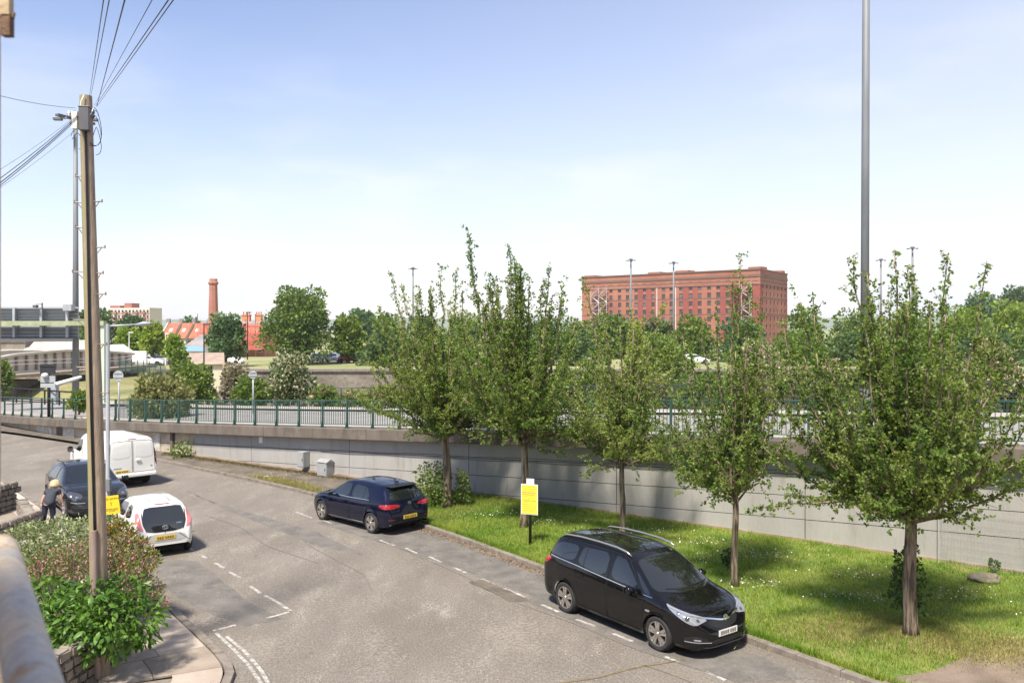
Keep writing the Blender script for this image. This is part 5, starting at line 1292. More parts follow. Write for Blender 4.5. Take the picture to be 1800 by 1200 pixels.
# boulder
bm = bmesh.new(); bmesh.ops.create_icosphere(bm, subdivisions=4, radius=1); rg = random.Random(2)
from mathutils import noise as mnoise
for v in bm.verts:
    n_ = 1 + .28 * mnoise.noise(v.co * 1.7) + .10 * mnoise.noise(v.co * 5)
    v.co = Vector((v.co.x * .36 * n_, v.co.y * .2 * n_, v.co.z * .17 * n_ * (1 if v.co.z > 0 else .5)))
me = bpy.data.meshes.new('boulder'); bm.to_mesh(me); bm.free(); me.materials.append(M('boulder_stone', (.24, .21, .165), .95, c2=(.15, .135, .09), scale=6, bump=.6)); me.polygons.foreach_set('use_smooth', [True] * len(me.polygons))
tag(put('boulder', me, None, G(1732, 1018, .2), (0, 0, -.3)), 'mossy boulder lying on the lawn near the wall', 'rock')

# ------------------------------------------------------------------ shrubs in the front garden by the pole
def bush(name, label, lobes, n, leaf, mat, seed, extra=(), loc=(0, 0, 0), aspect=.5, droop=.1):
    root = empty(name, loc); tag(root, label, 'shrub')
    mb = MB()
    for l in lobes[:10]: mb.tube([(lobes[0][0] * .6, lobes[0][1] * .6, .3), (l[0] * .8, l[1] * .8, l[2] * .7 + .1), (l[0], l[1], l[2] + l[5] * .6)], [.025, .015, .006], 5)
    mb.build('stems', m_bark_dark, root, smooth=True)
    crown('foliage', lobes, n, leaf, mat, root, seed, aspect, droop=droop)
    for nm, n2, lf, mt, ls, ap in extra: crown(nm, ls or lobes, n2, lf, mt, root, seed + 7, ap)
    return root
def px_lobes(d0, items):
    """items: (px, py, radius_px, depth offset)"""
    o = []
    for px, py, r_, dd in items:
        d = d0 + dd; p = P3(px, py, d); s = r_ * d / FPX; o.append((p.x, p.y, p.z, s, s * 1.0, s * .85))
    return o
# glossy shrub: its large leaves are single pieces
LB = px_lobes(14.9, [(110, 1078, 50, .2), (165, 1058, 48, .0), (215, 1045, 40, .3), (240, 1085, 42, .2), (190, 1085, 50, -.25), (135, 1095, 46, -.1), (100, 1110, 30, .1), (85, 1045, 36, .5), (205, 1122, 34, -.1), (160, 1128, 36, -.2), (250, 1110, 24, .2), (115, 1128, 34, -.1), (60, 1075, 34, .5)])
ctr = Vector((LB[1][0], LB[1][1], .5)); lb = [(a - ctr.x, b_ - ctr.y, c - ctr.z, d, e, f) for a, b_, c, d, e, f in LB]
gl = bush('glossy_shrub', 'glossy green large-leaved shrub wrapped round the foot of the wooden pole', lb, 4600, .115, m_leaf_laurel, 41, loc=ctr, aspect=.46, droop=.55)
gl.children[1]['kind'] = 'stuff'
rng = np.random.default_rng(44); lms = []
for k in range(6):
    a = np.array([[0, 0, 0], [.30, .23, -.03], [.62, .20, -.06], [1, 0, -.16], [.62, -.20, -.06], [.30, -.23, -.03], [.35, 0, .02], [.7, 0, -.03]]) * (.135 + .012 * k)
    lms.append(np_mesh('leaf', a, np.array([[0, 6, 1], [1, 6, 2], [6, 7, 2], [2, 7, 3], [0, 5, 6], [5, 4, 6], [6, 4, 7], [7, 4, 3]]), m_leaf_laurel, True))
lba = np.array(lb); cand = []
while len(cand) < 290:
    k = rng.integers(0, len(lba)); d = rng.normal(0, 1, 3); d /= np.linalg.norm(d)
    if d[1] > .25: continue
    cand.append((lba[k, :3] + d * lba[k, 3:6] * rng.uniform(.95, 1.08), d))
for i, (p, d) in enumerate(cand):
    dn = Vector((d[0] * .8 + rng.normal(0, .35), d[1] * .8 + rng.normal(0, .35), d[2] * .35 - .45)).normalized()
    upv = Vector((d[0], d[1], d[2] + .5)); s = dn.cross(upv).normalized(); u = -dn.cross(s) * -1
    m_ = Matrix((dn, s, dn.cross(s) * -1)).transposed(); 
    if m_.determinant() < 0: m_ = Matrix((dn, -s, dn.cross(s) * -1)).transposed()
    o = put('leaf', lms[i % 6], gl); o.matrix_local = Matrix.Translation(Vector(p)) @ m_.to_4x4()
PBk = px_lobes(16.4, [(90, 1000, 40, .2), (130, 985, 38, 0), (65, 1010, 30, -.1), (200, 1000, 44, .2), (235, 1020, 34, .0), (250, 985, 26, .3), (268, 1062, 26, -.6), (262, 1035, 26, -.3), (160, 975, 36, .5), (215, 965, 30, .6)])
c2_ = Vector((PBk[1][0], PBk[1][1], .5)); pb = [(a - c2_.x, b_ - c2_.y, c - c2_.z, d, e, f) for a, b_, c, d, e, f in PBk]
bush('flowering_shrub', 'loose pink-flowered valerian shrub behind the glossy leaves', pb, 3600, .062, m_leaf_olive, 47, (('flowers', 1900, .045, m_leaf_pink, None, .8), ('green_shoots', 3000, .07, m_leaf_mid, None, .4)), loc=c2_, aspect=.38)
VB = px_lobes(18.8, [(55, 955, 44, .2), (100, 948, 44, .3), (140, 950, 42, 0), (80, 985, 40, -.2), (125, 985, 36, -.1), (45, 985, 30, .2), (170, 945, 30, .2), (35, 945, 24, .2), (105, 932, 26, .6), (150, 928, 22, .6)])
c3_ = Vector((VB[1][0], VB[1][1], .4)); vb = [(a - c3_.x, b_ - c3_.y, c - c3_.z, d, e, f) for a, b_, c, d, e, f in VB]
bush('variegated_shrub', 'rounded shrub of small pale variegated leaves nearest the woman', vb, 6200, .075, m_leaf_varieg, 51, loc=c3_, aspect=.6)
RB = px_lobes(17.6, [(205, 945, 30, 0), (195, 925, 20, .2), (225, 955, 24, -.1), (245, 965, 20, 0), (260, 985, 18, .0), (185, 945, 24, .2), (215, 985, 22, -.3)])
c4_ = Vector((RB[0][0], RB[0][1], .4)); rb_ = [(a - c4_.x, b_ - c4_.y, c - c4_.z, d, e, f) for a, b_, c, d, e, f in RB]
bush('bronze_shrub', 'shrub with bronze-red and yellow new leaves right of the wooden pole', rb_, 1500, .10, m_leaf_mid, 57, (('new_leaves', 900, .10, m_leaf_red, None, .45), ('flowers', 240, .06, m_leaf_pink, None, .8)), loc=c4_, aspect=.42)
# garden wall of rubble stone under the shrubs
m_rubble = M('garden_stone', (.17, .145, .12), .95, c2=(.27, .235, .19), scale=3, bump=.6, coord='pos')
gw = empty('garden_wall', G(150, 1195, 0)); tag(gw, 'low rubble garden wall under the shrubs by the pole', 'garden wall')
rg = random.Random(8); stm = []
for k in range(5):
    bm = bmesh.new(); bmesh.ops.create_cube(bm, size=1); bmesh.ops.bevel(bm, geom=bm.edges[:], offset=.14, segments=2, affect='EDGES')
    for v in bm.verts: v.co += Vector((rg.gauss(0, .03), rg.gauss(0, .03), rg.gauss(0, .03)))
    me = bpy.data.meshes.new('stone'); bm.to_mesh(me); bm.free(); me.materials.append(m_rubble); stm.append(me)
def stone_wall(root, a, b, h, th=.3):
    a = Vector(a); b = Vector(b); t = (b - a).normalized(); ln = (b - a).length; rz = math.atan2(t.y, t.x); z = 0
    core = MB().box(tuple((a + b) / 2 + Vector((0, 0, h * .47)) - root.location), (ln, th * .7, h * .9), rz); core.build('wall_core', m_joint, root)
    while z < h:
        ch = rg.uniform(.14, .2); x = -rg.uniform(0, .2)
        while x < ln:
            w_ = rg.uniform(.2, .42); c = a + t * (x + w_ / 2)
            o = put('stone', rg.choice(stm), root, (c.x - root.location.x, c.y - root.location.y, z + ch / 2), (rg.uniform(-.04, .04), rg.uniform(-.04, .04), rz)); o.scale = (w_ * .98, th * rg.uniform(.95, 1.1), ch * .98); x += w_
        z += ch
stone_wall(gw, G(55, 1270), G(186, 1180), .80); stone_wall(gw, G(186, 1172), G(262, 1045) + Vector((-.25, .1, 0)), .72); stone_wall(gw, G(250, 1035) + Vector((-.3, 0, 0)), Vector((-13.0, 22.2, 0)), .6)
nw = empty('boundary_wall', G(30, 935, 0)); tag(nw, 'broken stone front wall of the neighbouring house beyond the handrail', 'garden wall')
stone_wall(nw, G(-40, 985), G(60, 945), .7); stone_wall(nw, G(60, 945), G(38, 905), .55); stone_wall(nw, G(-60, 925), G(20, 900), 1.0)
gb = strip('garden_soil', [Vector((-8.9, 13.0, .3)), Vector((-7.6, 16.5, .3)), Vector((-10.5, 20.5, .3)), Vector((-13.2, 22.0, .3))], [Vector((-14, 12, .3)), Vector((-14, 15, .3)), Vector((-15, 19, .3)), Vector((-16, 21, .3))], m_ground)
# ------------------------------------------------------------------ beyond the upper road
def gz(d): return .9
def facing(root, px, d): root.rotation_euler = (0, 0, 0)
GRP_T = 'trees beyond the river'
def ft(label, x0, x1, yt, yb, d, mat, seed, **k):
    k.setdefault('leaf', .0042 * d); k.setdefault('n', 2600)
    return tree_px('tree', label, x0, x1, yt, yb, d, mat, seed, cat='tree', **k)
ft('dark tree mass behind the gantry and below the apartment block', 134, 205, 545, 606, 190, m_leaf_dark, 101, h0f=.05)
ft('dark tree in front of the apartment block, right half', 205, 262, 556, 604, 200, m_leaf_dark, 102, h0f=.05)
ft('lime green tree left of the rounder lime tree, behind the lamp arm', 202, 248, 574, 634, 128, m_leaf_lime, 103, h0f=.1)
ft('rounded lime green tree left of the red roofs', 244, 291, 567, 634, 124, m_leaf_lime, 104, h0f=.18, taper=1)
ft('young yellow-green tree in front of the red terrace', 288, 324, 588, 640, 106, m_leaf_lime, 105, h0f=.1, n=1100, leaf=.5)
ft('dark green tree between the chimney and the scaffolding', 361, 432, 552, 634, 118, m_leaf_blue, 106, h0f=.06, n=3800)
ft('tall spreading tree with pale top right of the scaffolding', 456, 592, 508, 642, 125, m_leaf_mid, 107, h0f=.12, n=7000, nl=26, tr=.5, mat2=m_leaf_dark, frac2=.5)
ft('light green tree beside the tall spreading one, above the car park', 580, 645, 553, 640, 130, m_leaf_mid, 108, h0f=.12, n=3600, mat2=m_leaf_lime, frac2=.3)
ft('bluish tree far behind the car park', 606, 668, 546, 600, 210, m_leaf_blue, 109, h0f=.05)
ft('small dark tree on the skyline left of the chimney', 322, 352, 559, 590, 300, m_leaf_blue, 110, h0f=.05, n=900)
xs_ = [(640, 720, 548, 'far tree behind the left crown of the street trees'), (700, 790, 556, 'far tree behind the second street tree'), (775, 860, 552, 'far tree hidden behind the tallest street tree'), (850, 930, 560, 'far tree seen through the tallest crown'), (920, 1000, 556, 'far tree between the tallest crown and the warehouse'), (985, 1050, 562, 'far tree at the left foot of the brick warehouse')]
for i, (a, b_, yt, m_, lb_) in enumerate(((628, 735, 590, m_leaf_dark, 'dark hedge-like tree low behind the first street tree'), (728, 850, 588, m_leaf_mid, 'low wide tree behind the first two street trees'), (845, 965, 590, m_leaf_mid, 'low wide tree behind the tallest street tree, right part'), (955, 1065, 586, m_leaf_dark, 'low wide tree right of the tallest street tree'), (1340, 1450, 585, m_leaf_mid, 'low wide tree below the right corner of the warehouse'), (1440, 1560, 588, m_leaf_dark, 'low wide tree behind the thick mast'), (1555, 1680, 588, m_leaf_mid, 'low wide tree behind the broad crown'), (1670, 1830, 585, m_leaf_dark, 'low wide dark tree below the two lime ones'))):
    ft(lb_, a, b_, yt, 652, 122, m_, 160 + i, h0f=.0, n=3000, nl=22)
for i, (a, b_, yt, lb_) in enumerate(xs_): ft(lb_, a, b_, yt, 642, 150 + 8 * (i % 3), (m_leaf_mid, m_leaf_dark, m_leaf_mid)[i % 3], 120 + i, h0f=.05, n=2200)
ft('bright green tree in front of the warehouse, left end', 1032, 1118, 555, 645, 150, m_leaf_mid, 131, h0f=.06, n=3600, mat2=m_leaf_dark, frac2=.3)
ft('narrow lime green conifer in front of the warehouse', 1094, 1142, 558, 690, 88, m_leaf_lime, 132, h0f=.04, n=2600, leaf=.3, taper=.85, lobe=.5)
ft('dark tree in front of the warehouse, left of the pale masts', 1128, 1188, 560, 650, 145, m_leaf_dark, 133, h0f=.06, n=2600)
ft('rounded green tree below the second pale mast', 1176, 1262, 558, 650, 140, m_leaf_mid, 134, h0f=.06, n=3600)
ft('low bushy tree in front of the two rounded ones', 1120, 1216, 592, 672, 105, m_leaf_mid, 135, h0f=.05, n=2800, mat2=m_leaf_lime, frac2=.3)
ft('blue-green tree below the right end of the warehouse', 1256, 1356, 562, 652, 135, m_leaf_blue, 136, h0f=.06, n=3800)
ft('green tree right of the warehouse', 1374, 1462, 540, 650, 150, m_leaf_mid, 137, h0f=.06, n=3000)
ft('dark tree behind the thick mast', 1450, 1560, 548, 650, 160, m_leaf_mid, 138, h0f=.06, n=3000)
ft('pale tree behind the broad street tree', 1550, 1650, 552, 650, 150, m_leaf_mid, 139, h0f=.06, n=2600, mat2=m_leaf_lime, frac2=.4)
ft('lime tree at the right above the river bank, left one', 1650, 1745, 536, 650, 140, m_leaf_lime, 140, h0f=.06, n=3400, mat2=m_leaf_mid, frac2=.5)
ft('lime tree at the right edge above the river bank', 1735, 1835, 530, 650, 140, m_leaf_lime, 141, h0f=.06, n=3400, mat2=m_leaf_mid, frac2=.5)
ft('dark tree on the wooded hill, left of the domed one', 1690, 1770, 522, 560, 330, m_leaf_blue, 142, h0f=.02, n=1800)
ft('domed dark tree on top of the wooded hill', 1752, 1826, 506, 560, 320, m_leaf_dark, 143, h0f=.02, n=2200)
# shrubs along the near bank
def fb(label, x0, x1, yt, yb, d, mat, seed, **k):
    k.setdefault('leaf', .0045 * d); k.setdefault('n', 1900)
    return tree_px('shrub', label, x0, x1, yt, yb, d, mat, seed, cat='shrub', stem='stems', tr=.05, h0f=.0, group=None, **k)
fb('olive shrub spilling over the green railing', 222, 346, 662, 742, 48, m_leaf_olive, 201, n=5200, nl=26)
fb('fresh green shrub behind the olive one', 302, 378, 638, 712, 62, m_leaf_mid, 202, n=3000)
fb('greyish bare twiggy shrub below the small cream house', 384, 446, 640, 706, 66, m_leaf_dry, 203, n=2600)
fb('low green shrub behind the round sign', 408, 474, 666, 716, 58, m_leaf_mid, 204, n=2000)
fb('dark shrub covered in pale blossom', 464, 552, 624, 710, 60, m_leaf_dark, 205, n=2600, mat2=m_leaf_pale, frac2=.9, nl=22)
fb('pointed green bush in front of the small cream house', 296, 338, 612, 690, 74, m_leaf_mid, 206, n=1700, taper=.8)
fb('low bushes under the blossom shrub', 540, 600, 682, 716, 52, m_leaf_mid, 207, n=1200, mat2=m_leaf_pink, frac2=.15)
fb('green ground shrubs with red flowers behind the far railing', 586, 668, 690, 722, 50, m_leaf_mid, 208, n=1300, mat2=m_leaf_pink, frac2=.2)
fb('large cream-blossomed shrub behind the far railing', 1284, 1392, 604, 712, 46, m_leaf_pale, 213, n=5200, nl=26, mat2=m_leaf_dry, frac2=.5)
fb('pale flowering shrub at the right behind the broad street tree', 1690, 1790, 596, 700, 44, m_leaf_olive, 216, n=2800, mat2=m_leaf_pale, frac2=.4)
fb('bush at the left edge beside the swing bridge', -14, 20, 632, 690, 70, m_leaf_mid, 218, n=1300)
fb('small weeds by the gantry leg', 118, 160, 690, 720, 50, m_leaf_mid, 219, n=700)

def thicket(label, x0, x1, yt, d, mat, seed, mat2=None, yb=726):
    """a dense run of scrub along the far railing"""
    rg = random.Random(seed); w_ = (x1 - x0) / 2 * d / FPX; H = (yb - yt) * d / FPX; b_ = P3((x0 + x1) / 2, yb, d); L_ = []
    for i in range(22):
        x = rg.uniform(-1, 1) * w_ * .88; r_ = rg.uniform(.45, .85) * min(w_, H) * .5; zt_ = H * rg.uniform(.72, 1.0) * (1 - .25 * abs(x / w_) ** 2)
        L_.append((x, rg.uniform(-.8, .8), max(r_ * .6, rg.uniform(.25, 1) * zt_ - r_ * .8), r_ * 1.1, r_, r_ * .9))
    tree('shrub', label, b_, w_, 0, H, mat, seed, n=4200, leaf=.0045 * d, lobes=L_, cat='shrub', stem='stems', tr=.04, mat2=mat2, frac2=.25)
for i, (a, b_, yt, m_, m2, lb_) in enumerate(((655, 770, 650, m_leaf_olive, None, 'thicket behind the far railing and the first street tree'), (755, 880, 640, m_leaf_mid, None, 'thicket behind the far railing left of the notice board'), (865, 985, 648, m_leaf_olive, m_leaf_lime, 'thicket behind the far railing above the notice board'),
    (970, 1085, 628, m_leaf_mid, m_leaf_pale, 'thicket behind the far railing left of the lime conifer'), (1070, 1190, 640, m_leaf_olive, m_leaf_lime, 'thicket below the lime conifer behind the slim trees'), (1175, 1295, 652, m_leaf_mid, None, 'low thicket left of the cream-blossomed shrub'),
    (1380, 1490, 622, m_leaf_olive, m_leaf_pale, 'thicket right of the cream-blossomed shrub'), (1475, 1600, 615, m_leaf_mid, None, 'thicket at the foot of the thick mast'), (1585, 1705, 628, m_leaf_dark, m_leaf_mid, 'dark thicket behind the broad crown, right half'), (1690, 1845, 634, m_leaf_mid, m_leaf_olive, 'thicket at the right edge behind the far railing'))):
    thicket(lb_, a, b_, yt, 47 - i * .35, m_, 300 + i, m2)
# hills on the horizon
m_hill = M('wooded_hill', (.13, .165, .105), .95, c2=(.21, .235, .16), scale=.02, fine=.2, fscale=.12, c3=(.34, .33, .30), s3=.012, lo3=.60, hi3=.72)
def ridge(name, pts, d, depth, mat, seed):
    rg = random.Random(seed); px = np.linspace(pts[0][0], pts[-1][0], 160); yy = np.interp(px, [p[0] for p in pts], [p[1] for p in pts])
    V = []; F = []
    for i, (x, y) in enumerate(zip(px, yy)):
        top = P3(x, y + rg.uniform(-.7, .7), d + depth * .5); V += [tuple(P3(x, HY + 5.4 * FPX / d, d)), (top.x * .985, d + depth * .25, .4 * .9 + .6 * top.z), tuple(top), (top.x * 1.1, d + depth, .5)]
    for i in range(len(px) - 1):
        for k in range(3): F.append((4 * i + k, 4 * i + k + 1, 4 * i + k + 5, 4 * i + k + 4))
    me = bpy.data.meshes.new(name); me.from_pydata(V, [], F); me.materials.append(mat); me.polygons.foreach_set('use_smooth', [True] * len(F)); put(name, me)['kind'] = 'structure'
ridge('hill', [(-400, 572), (100, 568), (240, 563), (300, 561), (380, 564), (460, 563), (600, 561), (700, 558), (900, 562), (1100, 566), (1400, 560), (1600, 556), (1800, 552), (2300, 560)], 1900, 900, m_hill, 1)
ridge('hill', [(1560, 577), (1640, 560), (1700, 545), (1760, 536), (1830, 528), (1950, 520), (2200, 540), (2500, 577)], 420, 300, m_hill, 2)

# ---- the brick warehouse
m_brick = M('red_brick', (.285, .105, .068), .9, c2=(.35, .148, .095), scale=.10, lo=.35, hi=.65, fine=.12, fscale=1.5, c3=(.255, .09, .06), s3=.09)
m_brick_red = M('deep_red_brick', (.275, .076, .056), .9, c2=(.24, .064, .049), scale=.12, fine=.1, fscale=1.5)
m_band = M('blue_brick_band', (.15, .095, .08), .9)
A = P3(1023, 487, 326); Bc = P3(1336, 472, 279); Cc = P3(1384, 481, 307)
zt = (A.z + Bc.z + Cc.z) / 3
wh = empty('brick_warehouse', (Bc.x, Bc.y, .9)); tag(wh, 'huge red brick bonded warehouse with rows of small windows', 'warehouse')
ux = Vector((A.x - Bc.x, A.y - Bc.y, 0)); La = ux.length; ux.normalize(); vx = Vector((Cc.x - Bc.x, Cc.y - Bc.y, 0)); Lc = vx.length; vx.normalize()
Htot = zt - .9
def wq(mb, o, d, u0, u1, z0, z1, nrm, t0=0.0, t1=.2):
    """a slab on a facade: from u0 to u1 along d, standing out from t0 to t1 along nrm"""
    a = d * u0 + nrm * t0; b = d * u1 + nrm * t0; c = d * u1 + nrm * t1; e = d * u0 + nrm * t1
    return mb.prism([a, b, c, e], z0, z1)
nu = Vector((-ux.y, ux.x, 0)); nu = nu if nu.y < 0 else -nu
nv = Vector((-vx.y, vx.x, 0)); nv = nv if nv.x > 0 else -nv
rows = [2.4 + 2.72 * k for k in range(8)]
D_, C_ = ux * La, vx * Lc
MB().prism([Vector((0, 0, 0)) - nu * .5 - nv * .5, D_ - nu * .5, D_ + C_ - nv * .5, C_ - nv * .5], 0, Htot - .5).build('wall_core', m_brick_red, wh)
wpx = np.array([1074, 1089, 1103, 1118, 1133, 1148, 1166, 1180, 1197, 1214, 1230, 1246.5, 1262.5, 1279])
def u_of(px):
    # where the sight line of px meets the long facade
    k = (px - CX) / FPX; return (k * Bc.y - Bc.x) / (ux.x - k * ux.y)
us = [u_of(p) for p in wpx]; hwid = .70
# the wall as brick piers between the window columns and bands between the rows: the windows are real holes
uu = [0.0] + [q for u in sorted(us) for q in (u - hwid, u + hwid)] + [La]
for i in range(0, len(uu), 2):
    wq(MB(), None, ux, uu[i], uu[i + 1], 0, Htot - 5.0, nu, -.5, .0).build('brick_pier', m_brick_red if i in (0, 2, 8, 10, 18, 20) else m_brick, wh)
zz = [0.0] + [q for z in rows for q in (z, z + 1.45)] + [Htot - 5.0]
spm = {}
for j in range(0, len(zz), 2):
    for u in us: wq(MB(), None, ux, u - hwid, u + hwid, zz[j], zz[j + 1], nu, -.5, -.03).build('spandrel', m_brick, wh)
wq(MB(), None, ux, -.02, La, Htot - 5.0, Htot - .35, nu, -.5, .0).build('parapet_wall', m_brick, wh)
wmesh = None
m_wframe = M('window_grey', (.10, .085, .08), .5); m_wpane = M('warehouse_glass', (.045, .048, .055), .15, c2=(.16, .17, .18), scale=.23, lo=.5, hi=.62)
angu = math.atan2(ux.y, ux.x)
pm_ = MB().box((0, 0, .72), (1.36, .05, 1.42)).mesh('window', m_wpane); fm_ = MB().box((0, 0, .72), (.08, .09, 1.42)).box((0, 0, .75), (1.36, .09, .07)).box((0, .1, -.04), (1.6, .5, .1)).mesh('window_bars', m_wframe)
for u in us:
    for z in rows:
        p = ux * u - nu * .28; o = put('window', pm_, wh, (p.x, p.y, z), (0, 0, angu)); put('window_bars', fm_, o, (0, 0, 0))
for z0, h_, t_ in ((Htot - 5.2, .30, .16), (Htot - 2.6, .75, .22), (rows[4] + 2.1, .28, .06), (rows[6] + 2.1, .28, .06), (rows[2] + 2.1, .28, .06), (Htot - .38, .4, .3)):
    wq(MB(), None, ux, -t_, La, z0, z0 + h_, nu, .004, t_).build('brick_band', m_band, wh)
    wq(MB(), None, vx, 0, Lc, z0 + .003, z0 + h_ - .003, nv, .004, t_).build('brick_band', m_band, wh)
# short side
us2 = [3 + (Lc - 6) * k / 6 for k in range(7)]
uu = [0.0] + [q for u in us2 for q in (u - .70, u + .70)] + [Lc]
for i in range(0, len(uu), 2): wq(MB(), None, vx, uu[i], uu[i + 1], 0, Htot - 5.0, nv, -.5, 0).build('brick_pier', m_brick_red if i in (0, len(uu) - 2) else m_brick, wh)
for j in range(0, len(zz), 2):
    for u in us2: wq(MB(), None, vx, u - .70, u + .70, zz[j], zz[j + 1], nv, -.5, -.03).build('spandrel', m_brick, wh)
wq(MB(), None, vx, -.02, Lc, Htot - 5.0, Htot - .35, nv, -.5, -.003).build('parapet_wall', m_brick, wh)
angv = math.atan2(vx.y, vx.x)
for u in us2:
    for z in rows:
        p = vx * u - nv * .28; o = put('window', pm_, wh, (p.x, p.y, z), (0, 0, angv)); put('window_bars', fm_, o, (0, 0, 0))
for u, w_, h_ in ((u_of(1148), 5, 1.0), (u_of(1180), 4, .7), (u_of(1197), 5, 1.1), (2.2, 4.4, 1.1), (La - 3, 5, .9)):
    q = ux * u - nu * 3; MB().box((q.x, q.y, Htot + h_ / 2 - .4), (w_, 5, h_), angu).build('roof_house', m_brick, wh)
q = C_ * .96 - nv * 3; MB().box((q.x, q.y, Htot + .3), (4, 4, 1.6), angv).build('roof_house', m_brick, wh)
# fire stairs: light steel flights in recessed bays
m_fire = M('pale_fire_stair', (.52, .50, .49), .6, c2=(.40, .38, .37), scale=.3)
for px in (1050, 1064, 1296, 1316):
    u = u_of(px); mb = MB()
    for k in range(9):
        z = 1.2 + 2.72 * k; a = ux * (u - 1.7) + nu * 1.2; b_ = ux * (u + 1.7) + nu * 1.2
        if z + 2.7 > Htot - 3.2: break
        p, q = (a, b_) if k % 2 else (b_, a)
        mb.bar((p.x, p.y, z), (q.x, q.y, z + 2.6), .9, .16); mb.bar((a.x, a.y, z), (b_.x, b_.y, z), 1.2, .1); mb.bar((p.x, p.y, z + 1), (q.x, q.y, z + 3.6), .05, .08)
    for e in (-1.8, 1.8): c = ux * (u + e) + nu * 1.7; mb.bar((c.x, c.y, 0), (c.x, c.y, Htot - 5), .14, .14)
    mb.build('fire_stair', m_fire if px in (1050, 1064, 1316) else m_brick_red, wh)
for px in (1155, 1188): 
    u = u_of(px); c = ux * u + nu * .12; MB().cyl((c.x, c.y, 0), (c.x, c.y, Htot - 5.2), .11, n=8).build('drainpipe', m_white, wh)

# ---- chimney stack
d = 235; b_ = P3(375, 600, d); cs = empty('factory_chimney', (b_.x, b_.y, .9)); tag(cs, 'tall tapering red brick factory chimney', 'chimney')
H_ = P3(375, 490, d).z - .9
m_chim = M('chimney_brick', (.32, .13, .09), .9, c2=(.38, .17, .115), scale=.4, fine=.15, fscale=4, c3=(.18, .075, .06), s3=.2)
MB().lathe([(1.62, 0), (1.12, H_ - 1.7), (1.20, H_ - 1.65)], n=8).build('stack', m_chim, cs)
MB().lathe([(1.22, H_ - 1.66), (1.42, H_ - 1.3), (1.42, H_ - .9), (1.15, H_ - .7), (1.1, H_), (.8, H_), (.8, H_ - 2)], n=8).build('stack_cap', m_chim, cs)

# ---- apartment block far left
m_apt = M('pale_apartment_render', (.60, .53, .43), .85, c2=(.54, .47, .38), scale=.1); m_apt_b = M('brown_apartment_panel', (.27, .12, .10), .85, c2=(.32, .16, .12), scale=.4)
d = 420; b_ = P3(222, 600, d); ab = empty('apartment_block', (b_.x, b_.y, .9), R(-12)); tag(ab, 'long pale apartment block with brown panels on the skyline', 'apartment block')
Wd = 92 * d / FPX; Hh = P3(222, 541, d).z - .9
MB().box((0, 5, Hh / 2), (Wd, 10, Hh)).build('wall', m_apt, ab)
MB().box((-Wd * .30, 5, Hh + .6), (Wd * .22, 6, 1.2)).build('roof_house', m_brick, ab); MB().box((-Wd * .02, 5, Hh + 1.2), (Wd * .16, 6, 2.4)).build('roof_house', m_brick, ab)
wm_ = MB().box((0, 0, 0), (1.15, .12, 1.25)).mesh('window', m_glass_far); wf_ = MB().box((0, -.04, 0), (1.4, .1, 1.5)).box((0, -.06, 0), (.09, .1, 1.4)).mesh('window_frame', m_white); bm_ = MB().box((0, 0, 0), (1.5, .16, 1.2)).mesh('brown_panel', m_apt_b); bal = MB().box((0, -.5, -.5), (1.9, 1.0, 1.0)).mesh('balcony', m_apt_b)
for i in range(13):
    if i < 2: continue
    x = -Wd / 2 + Wd * (i + .5) / 13
    for k in range(6):
        z = Hh - 1.6 - 2.6 * k
        if z < 1: break
        put('brown_panel', bm_, ab, (x, -.05, z - 1.25))
        if i in (3, 6, 9, 11): put('balcony', bal, ab, (x, 0, z - .3))
        f_ = put('window_frame', wf_, ab, (x, -.02, z)); put('window_pane', wm_, f_, (0, -.06, 0))

